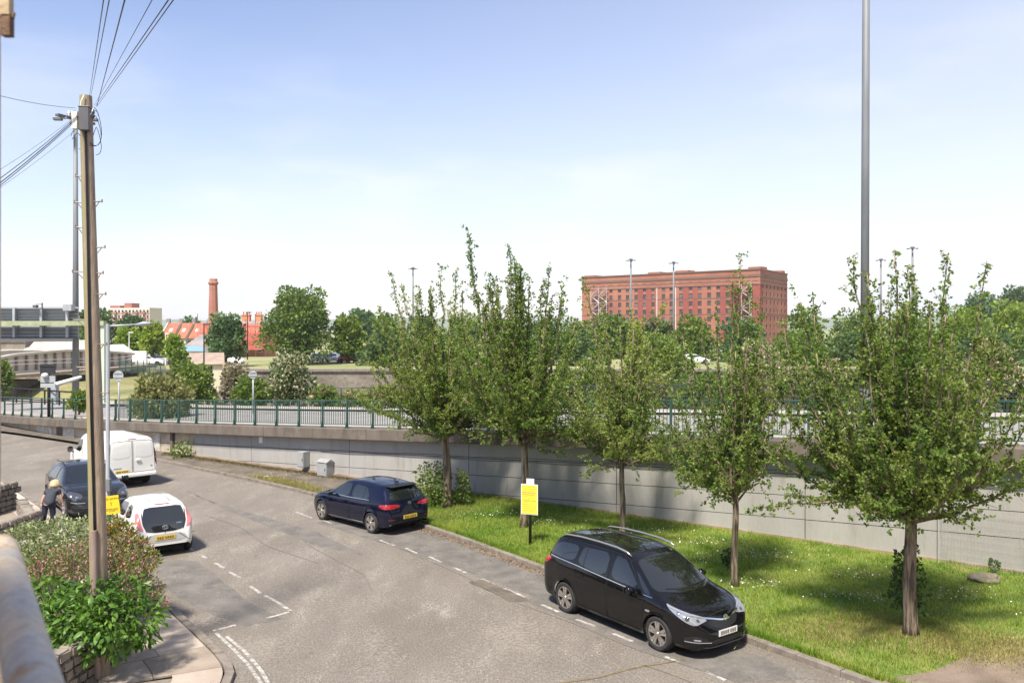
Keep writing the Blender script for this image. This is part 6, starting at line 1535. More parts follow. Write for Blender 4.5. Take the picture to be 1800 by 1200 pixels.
# ---- terrace of red roofs
m_tile = M('red_roof_tile', (.29, .095, .055), .85, c2=(.37, .14, .08), scale=.7, fine=.12, fscale=6); m_slate = M('grey_roof', (.20, .18, .175), .85, c2=(.30, .27, .26), scale=.5, fine=.1)
m_cream_g = M('cream_gable', (.50, .46, .34), .85, c2=(.44, .40, .30), scale=.5)
d = 215
for k, (xa, xb, lb_) in enumerate(((281, 304, 'red-roofed terraced house, left of three'), (304, 327, 'red-roofed terraced house, middle of three'), (327, 352, 'red-roofed terraced house at the gable end beside the scaffolding'))):
    a = P3(xa, 600, d + k * 1.0); w_ = (xb - xa) * d / FPX
    h = empty('terraced_house', (a.x + w_ / 2, a.y, .9), R(-6)); tag(h, lb_, 'house', 'red-roofed terrace')
    ze = P3(0, 593, d).z - .9; zr = P3(0, 568, d).z - .9
    body = MB(); body.prism([(-w_ / 2, 0), (w_ / 2, 0), (w_ / 2, 8), (-w_ / 2, 8)], 0, ze)
    body.add([(w_ / 2, 0, ze), (w_ / 2, 8, ze), (w_ / 2, 4, zr), (-w_ / 2, 0, ze), (-w_ / 2, 8, ze), (-w_ / 2, 4, zr)], [(0, 1, 2), (3, 5, 4), (0, 2, 5, 3), (1, 4, 5, 2)]); body.build('wall', m_cream_g, h)
    rf = MB().add([(-w_ / 2 - .02, -.4, ze - .25), (w_ / 2 + .02, -.4, ze - .25), (w_ / 2 + .02, 4, zr + .12), (-w_ / 2 - .02, 4, zr + .12), (w_ / 2 + .02, 8.4, ze - .25), (-w_ / 2 - .02, 8.4, ze - .25)], [(0, 1, 2, 3), (3, 2, 4, 5)]).build('roof', m_tile, h)
    sl = (zr - ze + .37) / 4.4
    MB().bar((-w_ / 2 + .1, -.4, ze - .1), (-w_ / 2 + .1, 4, zr + .28), .25, .25).build('parapet', m_apt, rf)
    MB().add([(-.2, 1.4, ze - .25 + 1.8 * sl + .1), (.6, 1.4, ze - .25 + 1.8 * sl + .1), (.6, 2.3, ze - .25 + 2.7 * sl + .1), (-.2, 2.3, ze - .25 + 2.7 * sl + .1)], [(0, 1, 2, 3)]).build('skylight', m_white, rf)
    MB().box((-w_ / 2 + .1, 4, zr + .6), (.9, .6, 1.2)).build('chimney', m_slate, rf)
    for z in (ze - 1.3, ze - 3.6):
        for x in (-.8, .8):
            if z > .6: f_ = MB().box((x, -.03, z), (1.0, .1, 1.3)).build('window_frame', m_white, h); MB().box((x, -.09, z), (.8, .04, 1.1)).build('window_pane', m_glass_far, f_)
# ---- building wrapped in red scaffold netting
d = 160; a = P3(352, 600, d); w_ = 118 * d / FPX
sb_ = empty('brick_house', (a.x + w_ / 2, d, .9)); tag(sb_, 'orange brick house with two chimney stacks behind red scaffold netting', 'house')
m_orange = M('orange_brick', (.50, .19, .085), .9, c2=(.56, .25, .13), scale=.6, fine=.1, fscale=5)
zt_ = P3(0, 572, d).z - .9
MB().box((0, 4, zt_ / 2), (w_ - 1, 7, zt_)).build('wall', m_orange, sb_)
rf = MB().add([(-w_ / 2 + .3, .3, zt_), (w_ / 2 - .3, .3, zt_), (w_ / 2 - .3, 7.7, zt_), (-w_ / 2 + .3, 7.7, zt_), (-w_ / 2 + 3, 4, zt_ + .9), (w_ / 2 - 3, 4, zt_ + .9)], [(0, 1, 5, 4), (1, 2, 5), (2, 3, 4, 5), (3, 0, 4)]).build('roof', m_slate, sb_)
for px, wdt in ((421.5, 1.5), (444, 1.2)):
    x = P3(px, 0, d).x - sb_.location.x; zc = P3(0, 556, d).z - .9
    c = MB().box((x, 4, (zt_ + zc) / 2), (wdt, 1.0, zc - zt_ + .6)).box((x, 4, zc + .3), (wdt + .2, 1.2, .2)).build('chimney', m_orange, sb_)
    mb = MB()
    for q in (-.35, 0, .35): mb.cyl((x + q * wdt, 4, zc + .35), (x + q * wdt, 4, zc + .95), .13, .10, 8)
    mb.build('chimney_pot', m_tile, c)
for k in range(5):
    x = -w_ / 2 + 1.6 + (w_ - 3.2) * k / 4
    for z in (1.6, zt_ - 1.5): f_ = MB().box((x, .47, z), (1.0, .1, 1.5)).build('window_frame', m_white, sb_); MB().box((x, .41, z), (.8, .04, 1.3)).build('window_pane', m_glass_far, f_)
sf = empty('scaffolding', (a.x + w_ / 2, d - 1.4, .9)); tag(sf, 'scaffold tubes and boards hung with red netting round the brick house', 'scaffolding')
m_net = M('red_debris_net', (.62, .13, .10), .8, c2=(.66, .20, .15), scale=.8, alpha=.62); m_tube = M('scaffold_tube', (.16, .14, .14), .5, .5)
for k in range(8):
    x = -w_ / 2 + w_ * k / 7
    MB().cyl((x, 0, 0), (x, 0, zt_ + (1.2 if k % 3 else 2.2)), .06, n=6).build('pole', m_tube, sf); MB().cyl((x, 1.3, 0), (x, 1.3, zt_ + .6), .06, n=6).build('pole', m_tube, sf)
for z in (1.9, 3.5, zt_ - .6): MB().box((0, .65, z), (w_, 1.3, .08)).build('board', m_tube, sf); MB().box((0, -.05, z + .9), (w_, .07, .07)).build('ledger', m_tube, sf)
for k in range(7):
    x0_ = -w_ / 2 + w_ * k / 7; mb = MB(); V = []; n_ = 6
    for j in range(n_ + 1):
        for i in range(n_ + 1): V.append((x0_ + w_ / 7 * i / n_ * .99, -.12 - .10 * math.sin(math.pi * i / n_) * math.sin(math.pi * j / n_) + .03 * math.sin(k + 3 * j), 1.3 + (zt_ - .9) * j / n_))
    mb.add(V, [(j * 7 + i, j * 7 + i + 1, j * 7 + i + 8, j * 7 + i + 7) for j in range(n_) for i in range(n_)]).build('net_sheet', m_net, sf)
# ---- low blue shop and the small cream house
d = 140; a = P3(342, 600, d); sh = empty('shop', (a.x, d, .9)); tag(sh, 'low shop with a pale blue fascia and grey roof below the cream gable', 'shop')
MB().box((0, 2, 1.1), (2.9, 4, 2.2)).build('wall', m_white, sh); MB().box((0, -.1, 2.0), (3.0, .2, .9)).build('fascia', M('pale_blue_fascia', (.28, .45, .60), .6), sh)
MB().add([(-1.5, -.2, 2.5), (1.5, -.2, 2.5), (1.1, 3.5, 4.2), (-.4, 3.5, 4.2)], [(0, 1, 2, 3)]).build('roof', m_slate, sh); MB().box((.2, -.05, .8), (1.6, .1, 1.1)).build('window', m_glass_far, sh)
d = 92; a = P3(356, 650, d); ch = empty('small_house', (a.x, d, -.6), R(20)); tag(ch, 'small single-storey cream house with a shallow brown roof on the river bank', 'house')
cw = 2.2; cl_ = 4.0; ze = P3(0, 637, d).z + .6; zr = P3(0, 622, d).z + .6
b_ = MB().prism([(-cl_ / 2, 0), (cl_ / 2, 0), (cl_ / 2, 2 * cw), (-cl_ / 2, 2 * cw)], 0, ze)
m_cw = M('cream_cottage_wall', (.64, .57, .43), .85, c2=(.58, .51, .38), scale=1)
b_.build('wall', m_cw, ch)
gp = MB()
for e in (-1, 1): gp.add([(e * cl_ / 2, 0, ze), (e * cl_ / 2, 2 * cw, ze), (e * cl_ / 2, cw, zr)], [(0, 1, 2)])
gp.build('gable', m_cw, ch)
m_brn = M('brown_roof', (.27, .20, .16), .9, c2=(.34, .26, .21), scale=1.5, fine=.1)
MB().add([(-cl_ / 2 - .25, -.3, ze - .2), (cl_ / 2 + .25, -.3, ze - .2), (cl_ / 2 + .25, cw, zr + .08), (-cl_ / 2 - .25, cw, zr + .08), (cl_ / 2 + .25, 2 * cw + .3, ze - .2), (-cl_ / 2 - .25, 2 * cw + .3, ze - .2)], [(0, 1, 2, 3), (3, 2, 4, 5)]).build('roof', m_brn, ch)
MB().box((cl_ / 2 + .02, cw * .7, ze - .9), (.06, .7, 1.5)).build('door', m_band, ch)
for q in (1.3, 1.75): MB().box((cl_ / 2 + .02, cw * q, ze - .6), (.06, .25, .35)).build('window', m_glass_far, ch)
MB().box((.6, -.02, ze - .8), (.8, .06, .9)).build('window', m_glass_far, ch)

# ---- parked cars across the river
def far_car(label, px, d, pmat, ang, proto=[None]):
    if proto[0] is None:
        sp = dict(top=[(-2.0, .5), (-1.98, .85), (-1.9, 1.0), (-1.5, 1.38), (-.6, 1.46), (.1, 1.40), (.9, .98), (1.6, .86), (1.95, .7), (2.05, .5)], W=[(-2.0, .7), (-1.8, .83), (0, .88), (1.5, .85), (2.05, .6)], belt=[(-2.0, .6), (-1.8, .92), (0, .9), (1.2, .82), (2.05, .5)], bot=[(-2.0, .3), (2.05, .25)], axles=(1.28, -1.25), arch=.35, zw=.31, roof_w=.6, res=.32)
        proto[0] = Body(sp)
    B = proto[0]; z = .93; p = P3(px, 0, d); root = empty('parked_car', (p.x, d, z), R(ang)); tag(root, label, 'car', 'cars in the car park across the river')
    if not hasattr(far_car, 'me'):
        o = body_obj(B, m_black, root); far_car.me = o.data; bpy.data.objects.remove(o)
        far_car.win = None
    me = far_car.me.copy(); me.materials.clear(); me.materials.append(pmat); put('body', me, root)
    if far_car.win is None:
        tmp = empty('tmp'); w1 = patch(B, [(.70, .98), (.1, 1.32), (-.6, 1.36), (-1.35, 1.26), (-1.6, 1.0)], 'side', .01, 'window', m_glass, tmp, False, 5, 8, 1)
        w2 = patch(B, [(-.62, 1.0), (-.5, 1.35), (.5, 1.35), (.62, 1.0)], 'front', .01, 'windscreen', m_glass, tmp, False, 5, 6, 1); w3 = patch(B, [(-.6, 1.02), (-.5, 1.33), (.5, 1.33), (.6, 1.02)], 'rear', .01, 'rear_window', m_glass, tmp, False, 5, 6, 1)
        w4 = patch(B, [(.70, .98), (.1, 1.32), (-.6, 1.36), (-1.35, 1.26), (-1.6, 1.0)], 'side', .01, 'window', m_glass, tmp, True, 5, 8, 1)
        wl = MB().lathe([(.0, -.1), (.31, -.1), (.31, .1), (.20, .1), (.19, .08), (0, .08)], n=14, axis='Y').mesh('wheel', m_tyre)
        far_car.win = [('window', w1.data), ('windscreen', w2.data), ('rear_window', w3.data), ('window', w4.data)]; far_car.wl = wl
        for o in (w1, w2, w3, w4, tmp): bpy.data.objects.remove(o)
    for nm, m_ in far_car.win: put(nm, m_, root)
    for ax in (1.28, -1.25):
        for s in (1, -1): put('wheel', far_car.wl, root, (ax, s * .78, .31))
cp = dict(w=paint('far_white_paint', (.74, .74, .73)), d=paint('far_dark_paint', (.02, .022, .026)), s=paint('far_silver_paint', (.42, .43, .45), .6), r=paint('far_red_paint', (.45, .03, .02)))
for lb_, px, d, c, an in (('white car at the left end of the car park row', 556, 132, 'w', -70), ('dark car second in the car park row', 568, 138, 'd', -65), ('white car in the middle of the car park row', 585, 133, 'w', -75), ('silver car behind the middle white one', 594, 142, 's', -65), ('grey car right of the middle white one', 602, 136, 's', -70), ('red car near the right of the car park row', 617, 131, 'r', -25), ('white car right of the red one', 632, 138, 'w', -60), ('white car beside the first street tree', 648, 134, 'w', -70),
                          ('white car under the dark tree by the scaffolding', 408, 126, 'w', -20), ('white car by the lime trees', 262, 122, 'w', 10), ('silver car right of the lime trees', 283, 124, 's', 15), ('dark car by the lime trees, left', 246, 124, 'd', 5), ('white car seen between the slim street trees', 1222, 128, 'w', 0)):
    far_car(lb_, px, d, cp[c], an)

# ---- swing bridge girder and roofs on the left
m_girder = M('cream_girder_paint', (.54, .50, .43), .7, c2=(.47, .43, .36), scale=1.0, c3=(.34, .26, .19), s3=2.2, lo3=.62, hi3=.75)
m_rib = M('rusty_rib', (.23, .17, .13), .8, c2=(.33, .28, .22), scale=2)
d0, d1 = 74, 98
A_ = P3(-60, 640, d0); B_ = P3(233, 640, d1); sbg = empty('swing_bridge', (A_.x, A_.y, 0)); tag(sbg, 'cream riveted girder bridge with rusty upright ribs over the old lock', 'bridge')
AB = Vector((B_.x - A_.x, B_.y - A_.y, 0)); Lb = AB.length; ud = AB.normalized(); nb = Vector((ud.y, -ud.x, 0)); nb = nb if nb.y < 0 else -nb
def brz(px_, y): 
    k = (px_ - CX) / FPX; t = (k * A_.y - A_.x) / (ud.x - k * ud.y); dd = A_.y + ud.y * t; return t, EYE - (y - HY) * dd / FPX
top = [brz(x, y) for x, y in ((-60, 640), (20, 624), (60, 620), (110, 616), (160, 616), (200, 619), (232, 622))]; bot = [brz(x, y) for x, y in ((-60, 662), (20, 654), (100, 650), (160, 648), (205, 645), (232, 638))]
ts = np.linspace(0, top[-1][0], 30); tz = np.interp(ts, *zip(*top)); bz = np.interp(ts, *zip(*bot))
for nm, off in (('girder', 0), ('girder', -6)):
    mb = MB(); V = []
    for t, z1, z0 in zip(ts, tz, bz):
        p = ud * t + nb * off
        V += [(p.x, p.y, z0), (p.x, p.y, z1), (p.x - nb.x * .25, p.y - nb.y * .25, z1), (p.x - nb.x * .25, p.y - nb.y * .25, z0)]
    F = [(4 * i + e, 4 * i + (e + 1) % 4, 4 * i + 4 + (e + 1) % 4, 4 * i + 4 + e) for i in range(29) for e in range(4)]
    mb.add(V, F).build(nm, m_girder, sbg)
mb = MB()
for i in range(29):
    for zz_, h_ in ((tz, .22), (bz, .22)):
        p, q = ud * ts[i] + nb * .15, ud * ts[i + 1] + nb * .15; mb.bar((p.x, p.y, zz_[i]), (q.x, q.y, zz_[i + 1]), .5, h_)
mb.build('flange', m_girder, sbg)['kind'] = 'stuff'
for t in np.arange(.6, ts[-1], 1.32):
    z1, z0 = np.interp(t, ts, tz), np.interp(t, ts, bz); p = ud * t + nb * .14
    MB().box((p.x, p.y, (z0 + z1) / 2), (.16, .24, z1 - z0 - .24), math.atan2(ud.y, ud.x)).build('rib', m_rib, sbg)
mb = MB()
for zz_ in (.75, 1.1):
    for i in range(29): p, q = ud * ts[i] + nb * .9, ud * ts[i + 1] + nb * .9; mb.bar((p.x, p.y, bz[i] + zz_), (q.x, q.y, bz[i + 1] + zz_), .05, .05)
mb.build('handrail', m_white, sbg)
p = ud * (Lb * .5); MB().box((p.x, p.y + 1.5, float(np.mean(bz)) - .15), (Lb * .96, 5.4, .3), math.atan2(ud.y, ud.x)).build('bridge_deck', m_rib, sbg)
for f_ in (.30, .62, .97):
    p = ud * (Lb * f_) - nb * 2.5; MB().box((p.x, p.y, -.9), (3.2, 5, 4.4), math.atan2(ud.y, ud.x)).build('pier', m_quay, sbg)
m_old = M('old_lead_roof', (.38, .31, .28), .9, c2=(.45, .39, .36), scale=.6, fine=.08)
d = 118
for lb_, xa, xb, y0, y1 in (('brown-walled shed behind the girder bridge at the left', -20, 40, 600, 614), ('pale pink roofed shed behind the girder bridge, left of the mast', 40, 104, 601, 618), ('pale pink roofed shed behind the girder bridge, right of the mast', 104, 160, 598, 618), ('white gabled shed between the pole and the lamp column', 166, 210, 606, 624)):
    a = P3(xa, 0, d); w_ = (xb - xa) * d / FPX; h = empty('shed', (a.x + w_ / 2, d, .9), R(4)); tag(h, lb_, 'shed')
    ze = EYE - (y1 - HY) * d / FPX - .9; zr = EYE - (y0 - HY) * d / FPX - .9
    MB().prism([(-w_ / 2, 0), (w_ / 2, 0), (w_ / 2, 6), (-w_ / 2, 6)], 0, ze).build('wall', m_cream if xa > 150 else m_girder, h)
    if xa < 0: MB().box((0, 3, ze + .5), (w_, 5, 1.1)).build('upper_wall', m_quay, h); MB().box((0, 3, ze + 1.1), (w_ + .2, 5.4, .12)).build('roof', m_rib, h)
    elif xa > 150: MB().add([(-w_ / 2 - .2, -.2, ze), (0, -.2, zr), (w_ / 2 + .2, -.2, ze), (-w_ / 2 - .2, 6, ze), (0, 6, zr), (w_ / 2 + .2, 6, ze)], [(0, 1, 4, 3), (1, 2, 5, 4), (0, 2, 1), (3, 4, 5)]).build('roof', m_white, h)
    else:
        MB().add([(-w_ / 2, -.3, ze), (w_ / 2, -.3, ze), (w_ / 2, 3, zr), (-w_ / 2, 3, zr), (w_ / 2, 6.3, ze), (-w_ / 2, 6.3, ze)], [(0, 1, 2, 3), (3, 2, 4, 5), (1, 4, 2), (0, 3, 5)]).build('roof', m_old, h)
        MB().box((w_ * .42, 2.5, zr - .1), (.7, .8, 1.2)).build('chimney', m_cream, h)
# white hoarding and green glazed fence by the bridge end
d = 99; a = P3(244, 0, d); hb = empty('white_hoarding', (a.x, d, .9)); tag(hb, 'plain white hoarding at the right end of the girder bridge', 'hoarding')
MB().box((0, 0, EYE - (619 - HY) * d / FPX - .9 - 1.3), (28 * d / FPX, .3, 2.9)).build('panel', m_white, hb)
for q in (-.45, .45): MB().box((q * 28 * d / FPX, .2, .6), (.14, .14, 3.2)).build('post', m_steel, hb)
d = 90; gf = empty('mesh_fence', P3(210, 640, d)); tag(gf, 'sloping green mesh fence beside the girder bridge', 'fence')
m_gmesh = M('green_mesh', (.16, .24, .20), .6, alpha=.55)
e = P3(292, 648, d + 6) - gf.location
for k in range(8):
    p, q = e * (k / 8), e * ((k + 1) / 8); MB().add([(p.x, p.y, p.z - .8), (q.x, q.y, q.z - .8), (q.x, q.y, q.z + .45), (p.x, p.y, p.z + .45)], [(0, 1, 2, 3)]).build('mesh_panel', m_gmesh, gf); MB().box((p.x, p.y, p.z - .2), (.07, .07, 1.7)).build('post', m_green_metal, gf)

# ---- sign gantry seen from behind
d = 58; gx = lambda px: (px - CX) * d / FPX; gy = lambda py: EYE - (py - HY) * d / FPX
gn = empty('sign_gantry', (gx(181), d, 1.2)); tag(gn, 'pale green sign gantry with the backs of two large road signs', 'gantry')
def gb_(name, px0, px1, py0, py1, dy, th, mat, par=None): return MB().box(((gx(px0) + gx(px1)) / 2 - gn.location.x, dy, (gy(py0) + gy(py1)) / 2 - 1.2), (abs(gx(px1) - gx(px0)), th, abs(gy(py1) - gy(py0)))).build(name, mat, par or gn)
m_mossy = M('mossy_green_beam', (.27, .30, .18), .8, c2=(.37, .40, .25), scale=2, c3=(.22, .24, .10), s3=3); m_sgrey = M('sign_back_grey', (.30, .32, .33), .6, c2=(.36, .385, .39), scale=.6, stretch=(.3, 1, 3)); m_sdk = M('dark_fitting_grey', (.10, .105, .11), .7); m_pgreen = M('pale_green_post', (.52, .60, .47), .6, c2=(.45, .53, .42), scale=2)  # m_sdk: even dark grey of sign ribs, camera parts, walkway and mast lanterns
gb_('beam', -60, 185, 564, 572, 0, .5, m_mossy); gb_('leg', 178, 184.5, 564, 708, .03, .3, m_pgreen)
for nm, y0, y1 in (('upper_sign_panel', 539, 564), ('lower_sign_panel', 572, 595)):
    pn = gb_(nm, -60, 128, y0, y1, .75, .08, m_sgrey)
    for k in range(4): gb_('sign_rib', -60, 127.5, y0 + (y1 - y0) * (k + .42) / 4, y0 + (y1 - y0) * (k + .62) / 4, .62, .16, m_sdk, pn)
    pn.location = (0, 0, 0)
for px in (-22, 19, 67, 113): gb_('sign_post', px - 2, px + 2, 541, 593, .42, .22, m_steel)
gb_('control_box', 111, 126, 535, 546, .2, .5, m_steel); gb_('camera_mast', 70.5, 72, 532, 558, .2, .08, m_sdk); gb_('camera', 58, 64, 536, 541, .1, .3, m_sdk); gb_('camera_arm', 62, 71, 534, 535, .15, .06, m_sdk); gb_('lower_walkway', -60, 128, 595, 600, .4, .8, m_sdk)

# ---- high masts
def mast(label, px, ytop, d, r0, r1, zb, head=True, lean=0.0, mat=m_steel_dk, py_vis=None):
    p = P3(px, ytop, d); m_ = empty('lighting_mast', (p.x, d, zb)); tag(m_, label, 'lighting mast', 'tall lighting masts')
    h = p.z - zb; MB().tube([(0, 0, 0), (lean * .5, 0, h * .5), (lean, 0, h)], [r0, (r0 + r1) / 2, r1], 12).build('column', mat, m_, smooth=True)
    MB().lathe([(r0 * 1.5, 0), (r0 * 1.5, .05), (r0 * 1.1, .06), (r0 * 1.05, .5)], n=12).build('base_flange', mat, m_)
    if head:
        c = MB().lathe([(.3, h - .5), (.55, h - .4), (.55, h - .1), (.25, h + .1), (.0, h + .12)], c=(lean, 0, 0), n=12).build('head', m_sdk, m_)
        for k in range(6):
            a = k * math.pi / 3 + .1
            MB().bar((lean, 0, h - .35), (lean + 1.3 * math.cos(a), 1.3 * math.sin(a), h - .42), .08, .08).box((lean + 1.2 * math.cos(a), 1.2 * math.sin(a), h - .45), (.55, .34, .16), a).build('lantern', m_sdk, m_)
    return m_
mast('thick grey mast rising out of the top of the view behind the broad street tree', 1519.5, -190, 41, .20, .165, 2.8, True, .10)
mast('tall grey mast standing just behind the wooden pole', 133, 199, 60, .23, .13, 1.2, True)
for lb_, px, yt, d in (('distant mast in front of the warehouse, left one', 1109, 455, 232), ('distant mast in front of the warehouse, right one', 1184, 460, 240), ('distant mast above the first street tree', 726, 470, 250), ('distant mast above the broad street tree, taller one', 1604, 434, 215), ('distant mast right of the thick grey mast, fainter one', 1548.5, 455, 240)):
    mast(lb_, px, yt, d, .34, .22, .9, True, mat=m_steel_dk)

# ---- small road furniture on and beside the upper road
def sign_back(label, px, py, d, rad, pyb, mat=m_steel):
    p = P3(px, py, d); zb = EYE - (pyb - HY) * d / FPX; r_ = rad * d / FPX
    s_ = empty('road_sign', (p.x, d, zb)); tag(s_, label, 'road sign')
    MB().cyl((0, 0, 0), (0, 0, p.z - zb + r_ * .9), .045, n=8).build('post', m_steel, s_, smooth=True)
    MB().lathe([(0, -.05), (r_, -.05), (r_, -.08), (0, -.08)], c=(0, 0, p.z - zb), n=24, axis='Y').build('disc', mat, s_)
    mb = MB()
    for q in (-.4, .4): mb.box((0, -.02 - .07, p.z - zb + r_ * q), (r_ * 1.5, .03, .05))
    mb.build('clamp_rail', m_steel_dk, s_); return s_
sign_back('grey back of a round road sign just right of the lamp column', 209, 660, 44, 9, 738)
sign_back('grey back of a round road sign in front of the riverside shrubs', 445, 658, 47, 7, 727)
d = 50; p = P3(86, 0, d); ts_ = empty('road_sign', (p.x, d, 1.0)); tag(ts_, 'black post with the dark back of a direction sign and grey panels', 'road sign')
zz_ = lambda y: EYE - (y - HY) * d / FPX - 1.0
MB().cyl((0, 0, 0), (0, 0, zz_(641)), .09, n=10).build('post', m_black, ts_, smooth=True)
MB().box((0, -.12, (zz_(640) + zz_(657)) / 2), (26 * d / FPX, .08, zz_(640) - zz_(657))).box((0, -.18, zz_(643)), (.9, .05, .06)).build('direction_panel', M('dark_sign_back', (.018, .02, .024), .5), ts_)
for y0, y1 in ((660, 672), (673, 681)): MB().box((0, -.10, (zz_(y0) + zz_(y1)) / 2), (26 * d / FPX, .05, zz_(y0) - zz_(y1) - .02)).build('grey_panel', m_sgrey, ts_)
MB().lathe([(0, .14), (.16, .10), (.19, 0), (.16, -.10), (0, -.14)], c=(-.12, -.2, zz_(659)), n=14).build('round_lamp', m_white, ts_, smooth=True)
ba = empty('barrier_arm', P3(98, 676, 52)); tag(ba, 'raised white barrier arm by the black sign post', 'barrier')
e = P3(143, 662, 52) - ba.location; MB().tube([(0, 0, 0), tuple(e * .5), tuple(e)], [.16, .12, .09], 10).build('arm', m_white, ba, smooth=True); MB().box((-.1, 0, -.6), (.4, .4, 1.2)).build('housing', m_steel, ba)
gr_ = empty('guard_rail', P3(5, 690, 54)); tag(gr_, 'black tubular guard rail on the far edge of the road at the left', 'guard rail')
a, b_ = P3(5, 681, 54) - gr_.location, P3(158, 691, 50) - gr_.location; c, e = P3(5, 699, 54) - gr_.location, P3(158, 708, 50) - gr_.location
MB().cyl(a, b_, .05, n=6).build('top_rail', m_black, gr_); MB().cyl(c, e, .04, n=6).build('bottom_rail', m_black, gr_)
for k in range(7): p, q = a.lerp(b_, k / 6), c.lerp(e, k / 6); MB().cyl(p, q - Vector((0, 0, .25)), .055, n=6).build('post', m_black, gr_)
for lb_, px, y0, y1, d in (('pale street lamp post left of the red terrace', 291, 586, 645, 118), ('dark lamp post in front of the small cream house', 358.5, 570, 690, 80), ('dark lamp post in front of the scaffolding', 435, 549, 632, 122), ('white flagpole by the lime trees', 227, 584, 632, 112)):
    p = P3(px, y0, d); zb = EYE - (y1 - HY) * d / FPX; l_ = empty('lamp_post', (p.x, d, zb)); tag(l_, lb_, 'lamp post')
    m_ = m_white if 'pale' in lb_ or 'white' in lb_ else m_black; h = p.z - zb
    MB().tube([(0, 0, 0), (0, 0, h)], [.09, .05], 8).build('column', m_, l_)
    MB().box((.25, 0, h), (.6, .2, .12)).build('lantern', m_, l_)
# ------------------------------------------------------------------ wooden pole with its fittings and wires
pb_ = G(177, 1184, .1); pd = pb_.y; ptop = P3(152, 169, pd) - pb_
pole = empty('utility_pole', pb_); tag(pole, 'weathered mossy wooden utility pole standing in the shrubs', 'utility pole')
m_pole = M('pole_wood', (.27, .195, .135), .9, c2=(.37, .29, .21), scale=10, stretch=(1, 1, .10), bump=.8, bscale=40, fine=.2, fscale=30, coord='obj')
def mossy(mat):
    """green algae on the weather side of the pole"""
    t = mat.node_tree; n = t.nodes; l = t.links; b = n['Principled BSDF']; src = b.inputs['Base Color'].links[0].from_socket
    tc_ = n.new('ShaderNodeTexCoord'); s_ = n.new('ShaderNodeSeparateXYZ'); l.new(tc_.outputs['Normal'], s_.inputs[0]); k = n.new('ShaderNodeTexNoise'); k.inputs['Scale'].default_value = 2.2; k.inputs['Detail'].default_value = 6
    l.new(tc_.outputs['Object'], k.inputs['Vector']); a = n.new('ShaderNodeMath'); a.operation = 'MULTIPLY_ADD'; l.new(s_.outputs['X'], a.inputs[0]); a.inputs[1].default_value = -.75; l.new(k.outputs['Fac'], a.inputs[2])
    r_ = n.new('ShaderNodeMapRange'); r_.inputs[1].default_value = .35; r_.inputs[2].default_value = 1.15; r_.inputs[4].default_value = .85; l.new(a.outputs[0], r_.inputs[0])
    mx_ = n.new('ShaderNodeMix'); mx_.data_type = 'RGBA'; l.new(r_.outputs[0], mx_.inputs[0]); l.new(src, mx_.inputs[6]); mx_.inputs[7].default_value = (.27, .26, .095, 1); l.new(mx_.outputs[2], b.inputs['Base Color'])
mossy(m_pole)
def on(t, ang=0.0, r_=0.0):
    """point on the pole at fraction t of its height, r_ outside its surface"""
    rr = .158 + (.103 - .158) * t; return ptop * t + Vector((math.sin(ang), -math.cos(ang), 0)) * (rr + r_)
mb = MB(); mb.tube([ptop * t + Vector((.012 * math.sin(5 * t), 0, 0)) for t in np.linspace(-.01, 1, 24)], [.158 + (.103 - .158) * t for t in np.linspace(-.01, 1, 24)], 18); mb.build('pole_shaft', m_pole, pole, auto=60)
tz_ = lambda y: (P3(0, y, pd).z - pb_.z) / ptop.z
mb = MB(); ts = np.linspace(tz_(930), tz_(215), 30); mb.tube([on(t, .12 + .05 * math.sin(9 * t), .012) for t in ts], .016, 6); mb.tube([on(t, .28 + .04 * math.sin(7 * t + 1), .010) for t in ts], .012, 6); mb.build('cable', m_black, pole, smooth=True)
m_cond = M('weathered_conduit', (.24, .165, .13), .7, c2=(.36, .29, .25), scale=3, stretch=(1, 1, .2))
mb = MB(); ts = np.linspace(0, tz_(928), 12); mb.tube([on(t, .10, .025) for t in ts], .062, 12); mb.build('conduit', m_cond, pole, auto=50)
bx = on(tz_(214), .25, .07); MB().box(bx, (.17, .13, .40), .15).box(bx + Vector((0, 0, .21)), (.185, .145, .03), .15).build('distribution_box', M('grey_box', (.085, .085, .09), .55, c2=(.11, .11, .115), scale=4), pole, bevel=.012)
m_iron = M('galvanised_iron', (.22, .20, .185), .6, .5, c2=(.30, .22, .16), scale=12)
for y in (196, 203): MB().lathe([(.125, -.02), (.128, -.02), (.128, .02), (.125, .02)], c=tuple(ptop * tz_(y)), n=18).build('band', m_iron, pole)
for y, an, ln in ((355, 1.3, .16), (356, -1.5, .14), (435, 1.4, .17), (478, -1.4, .18), (480, 1.4, .12), (517, 1.35, .17), (562, -1.4, .18), (605, 1.3, .17), (645, -1.5, .15), (690, 1.4, .16), (730, -1.4, .16), (400, -1.4, .12), (310, -1.4, .10)):
    a = on(tz_(y), an, -.02); b_ = on(tz_(y), an, ln); c = on(tz_(y + 12), an, 0)
    MB().cyl(a, b_, .011, n=6).cyl(b_ + Vector((0, 0, -.02)), b_ + Vector((0, 0, .035)), .014, n=6).cyl(c, a.lerp(b_, .7), .008, n=5).build('step_iron', m_iron, pole)
MB().bar(on(tz_(199), -1.5, -.02), on(tz_(199), -1.45, .20), .035, .035).build('bracket_arm', m_iron, pole)
for q in (.06, .12, .18): p = on(tz_(199), -1.47, q); MB().lathe([(.012, -.05), (.022, -.03), (.014, -.01), (.025, .015), (.016, .035), (0, .04)], c=tuple(p + Vector((0, -.04, -.02))), n=10).build('insulator', m_white, pole, smooth=True)
p = on(tz_(214), -1.2, .08); MB().box(p, (.10, .08, .30)).build('white_junction_box', m_white, pole, bevel=.01)
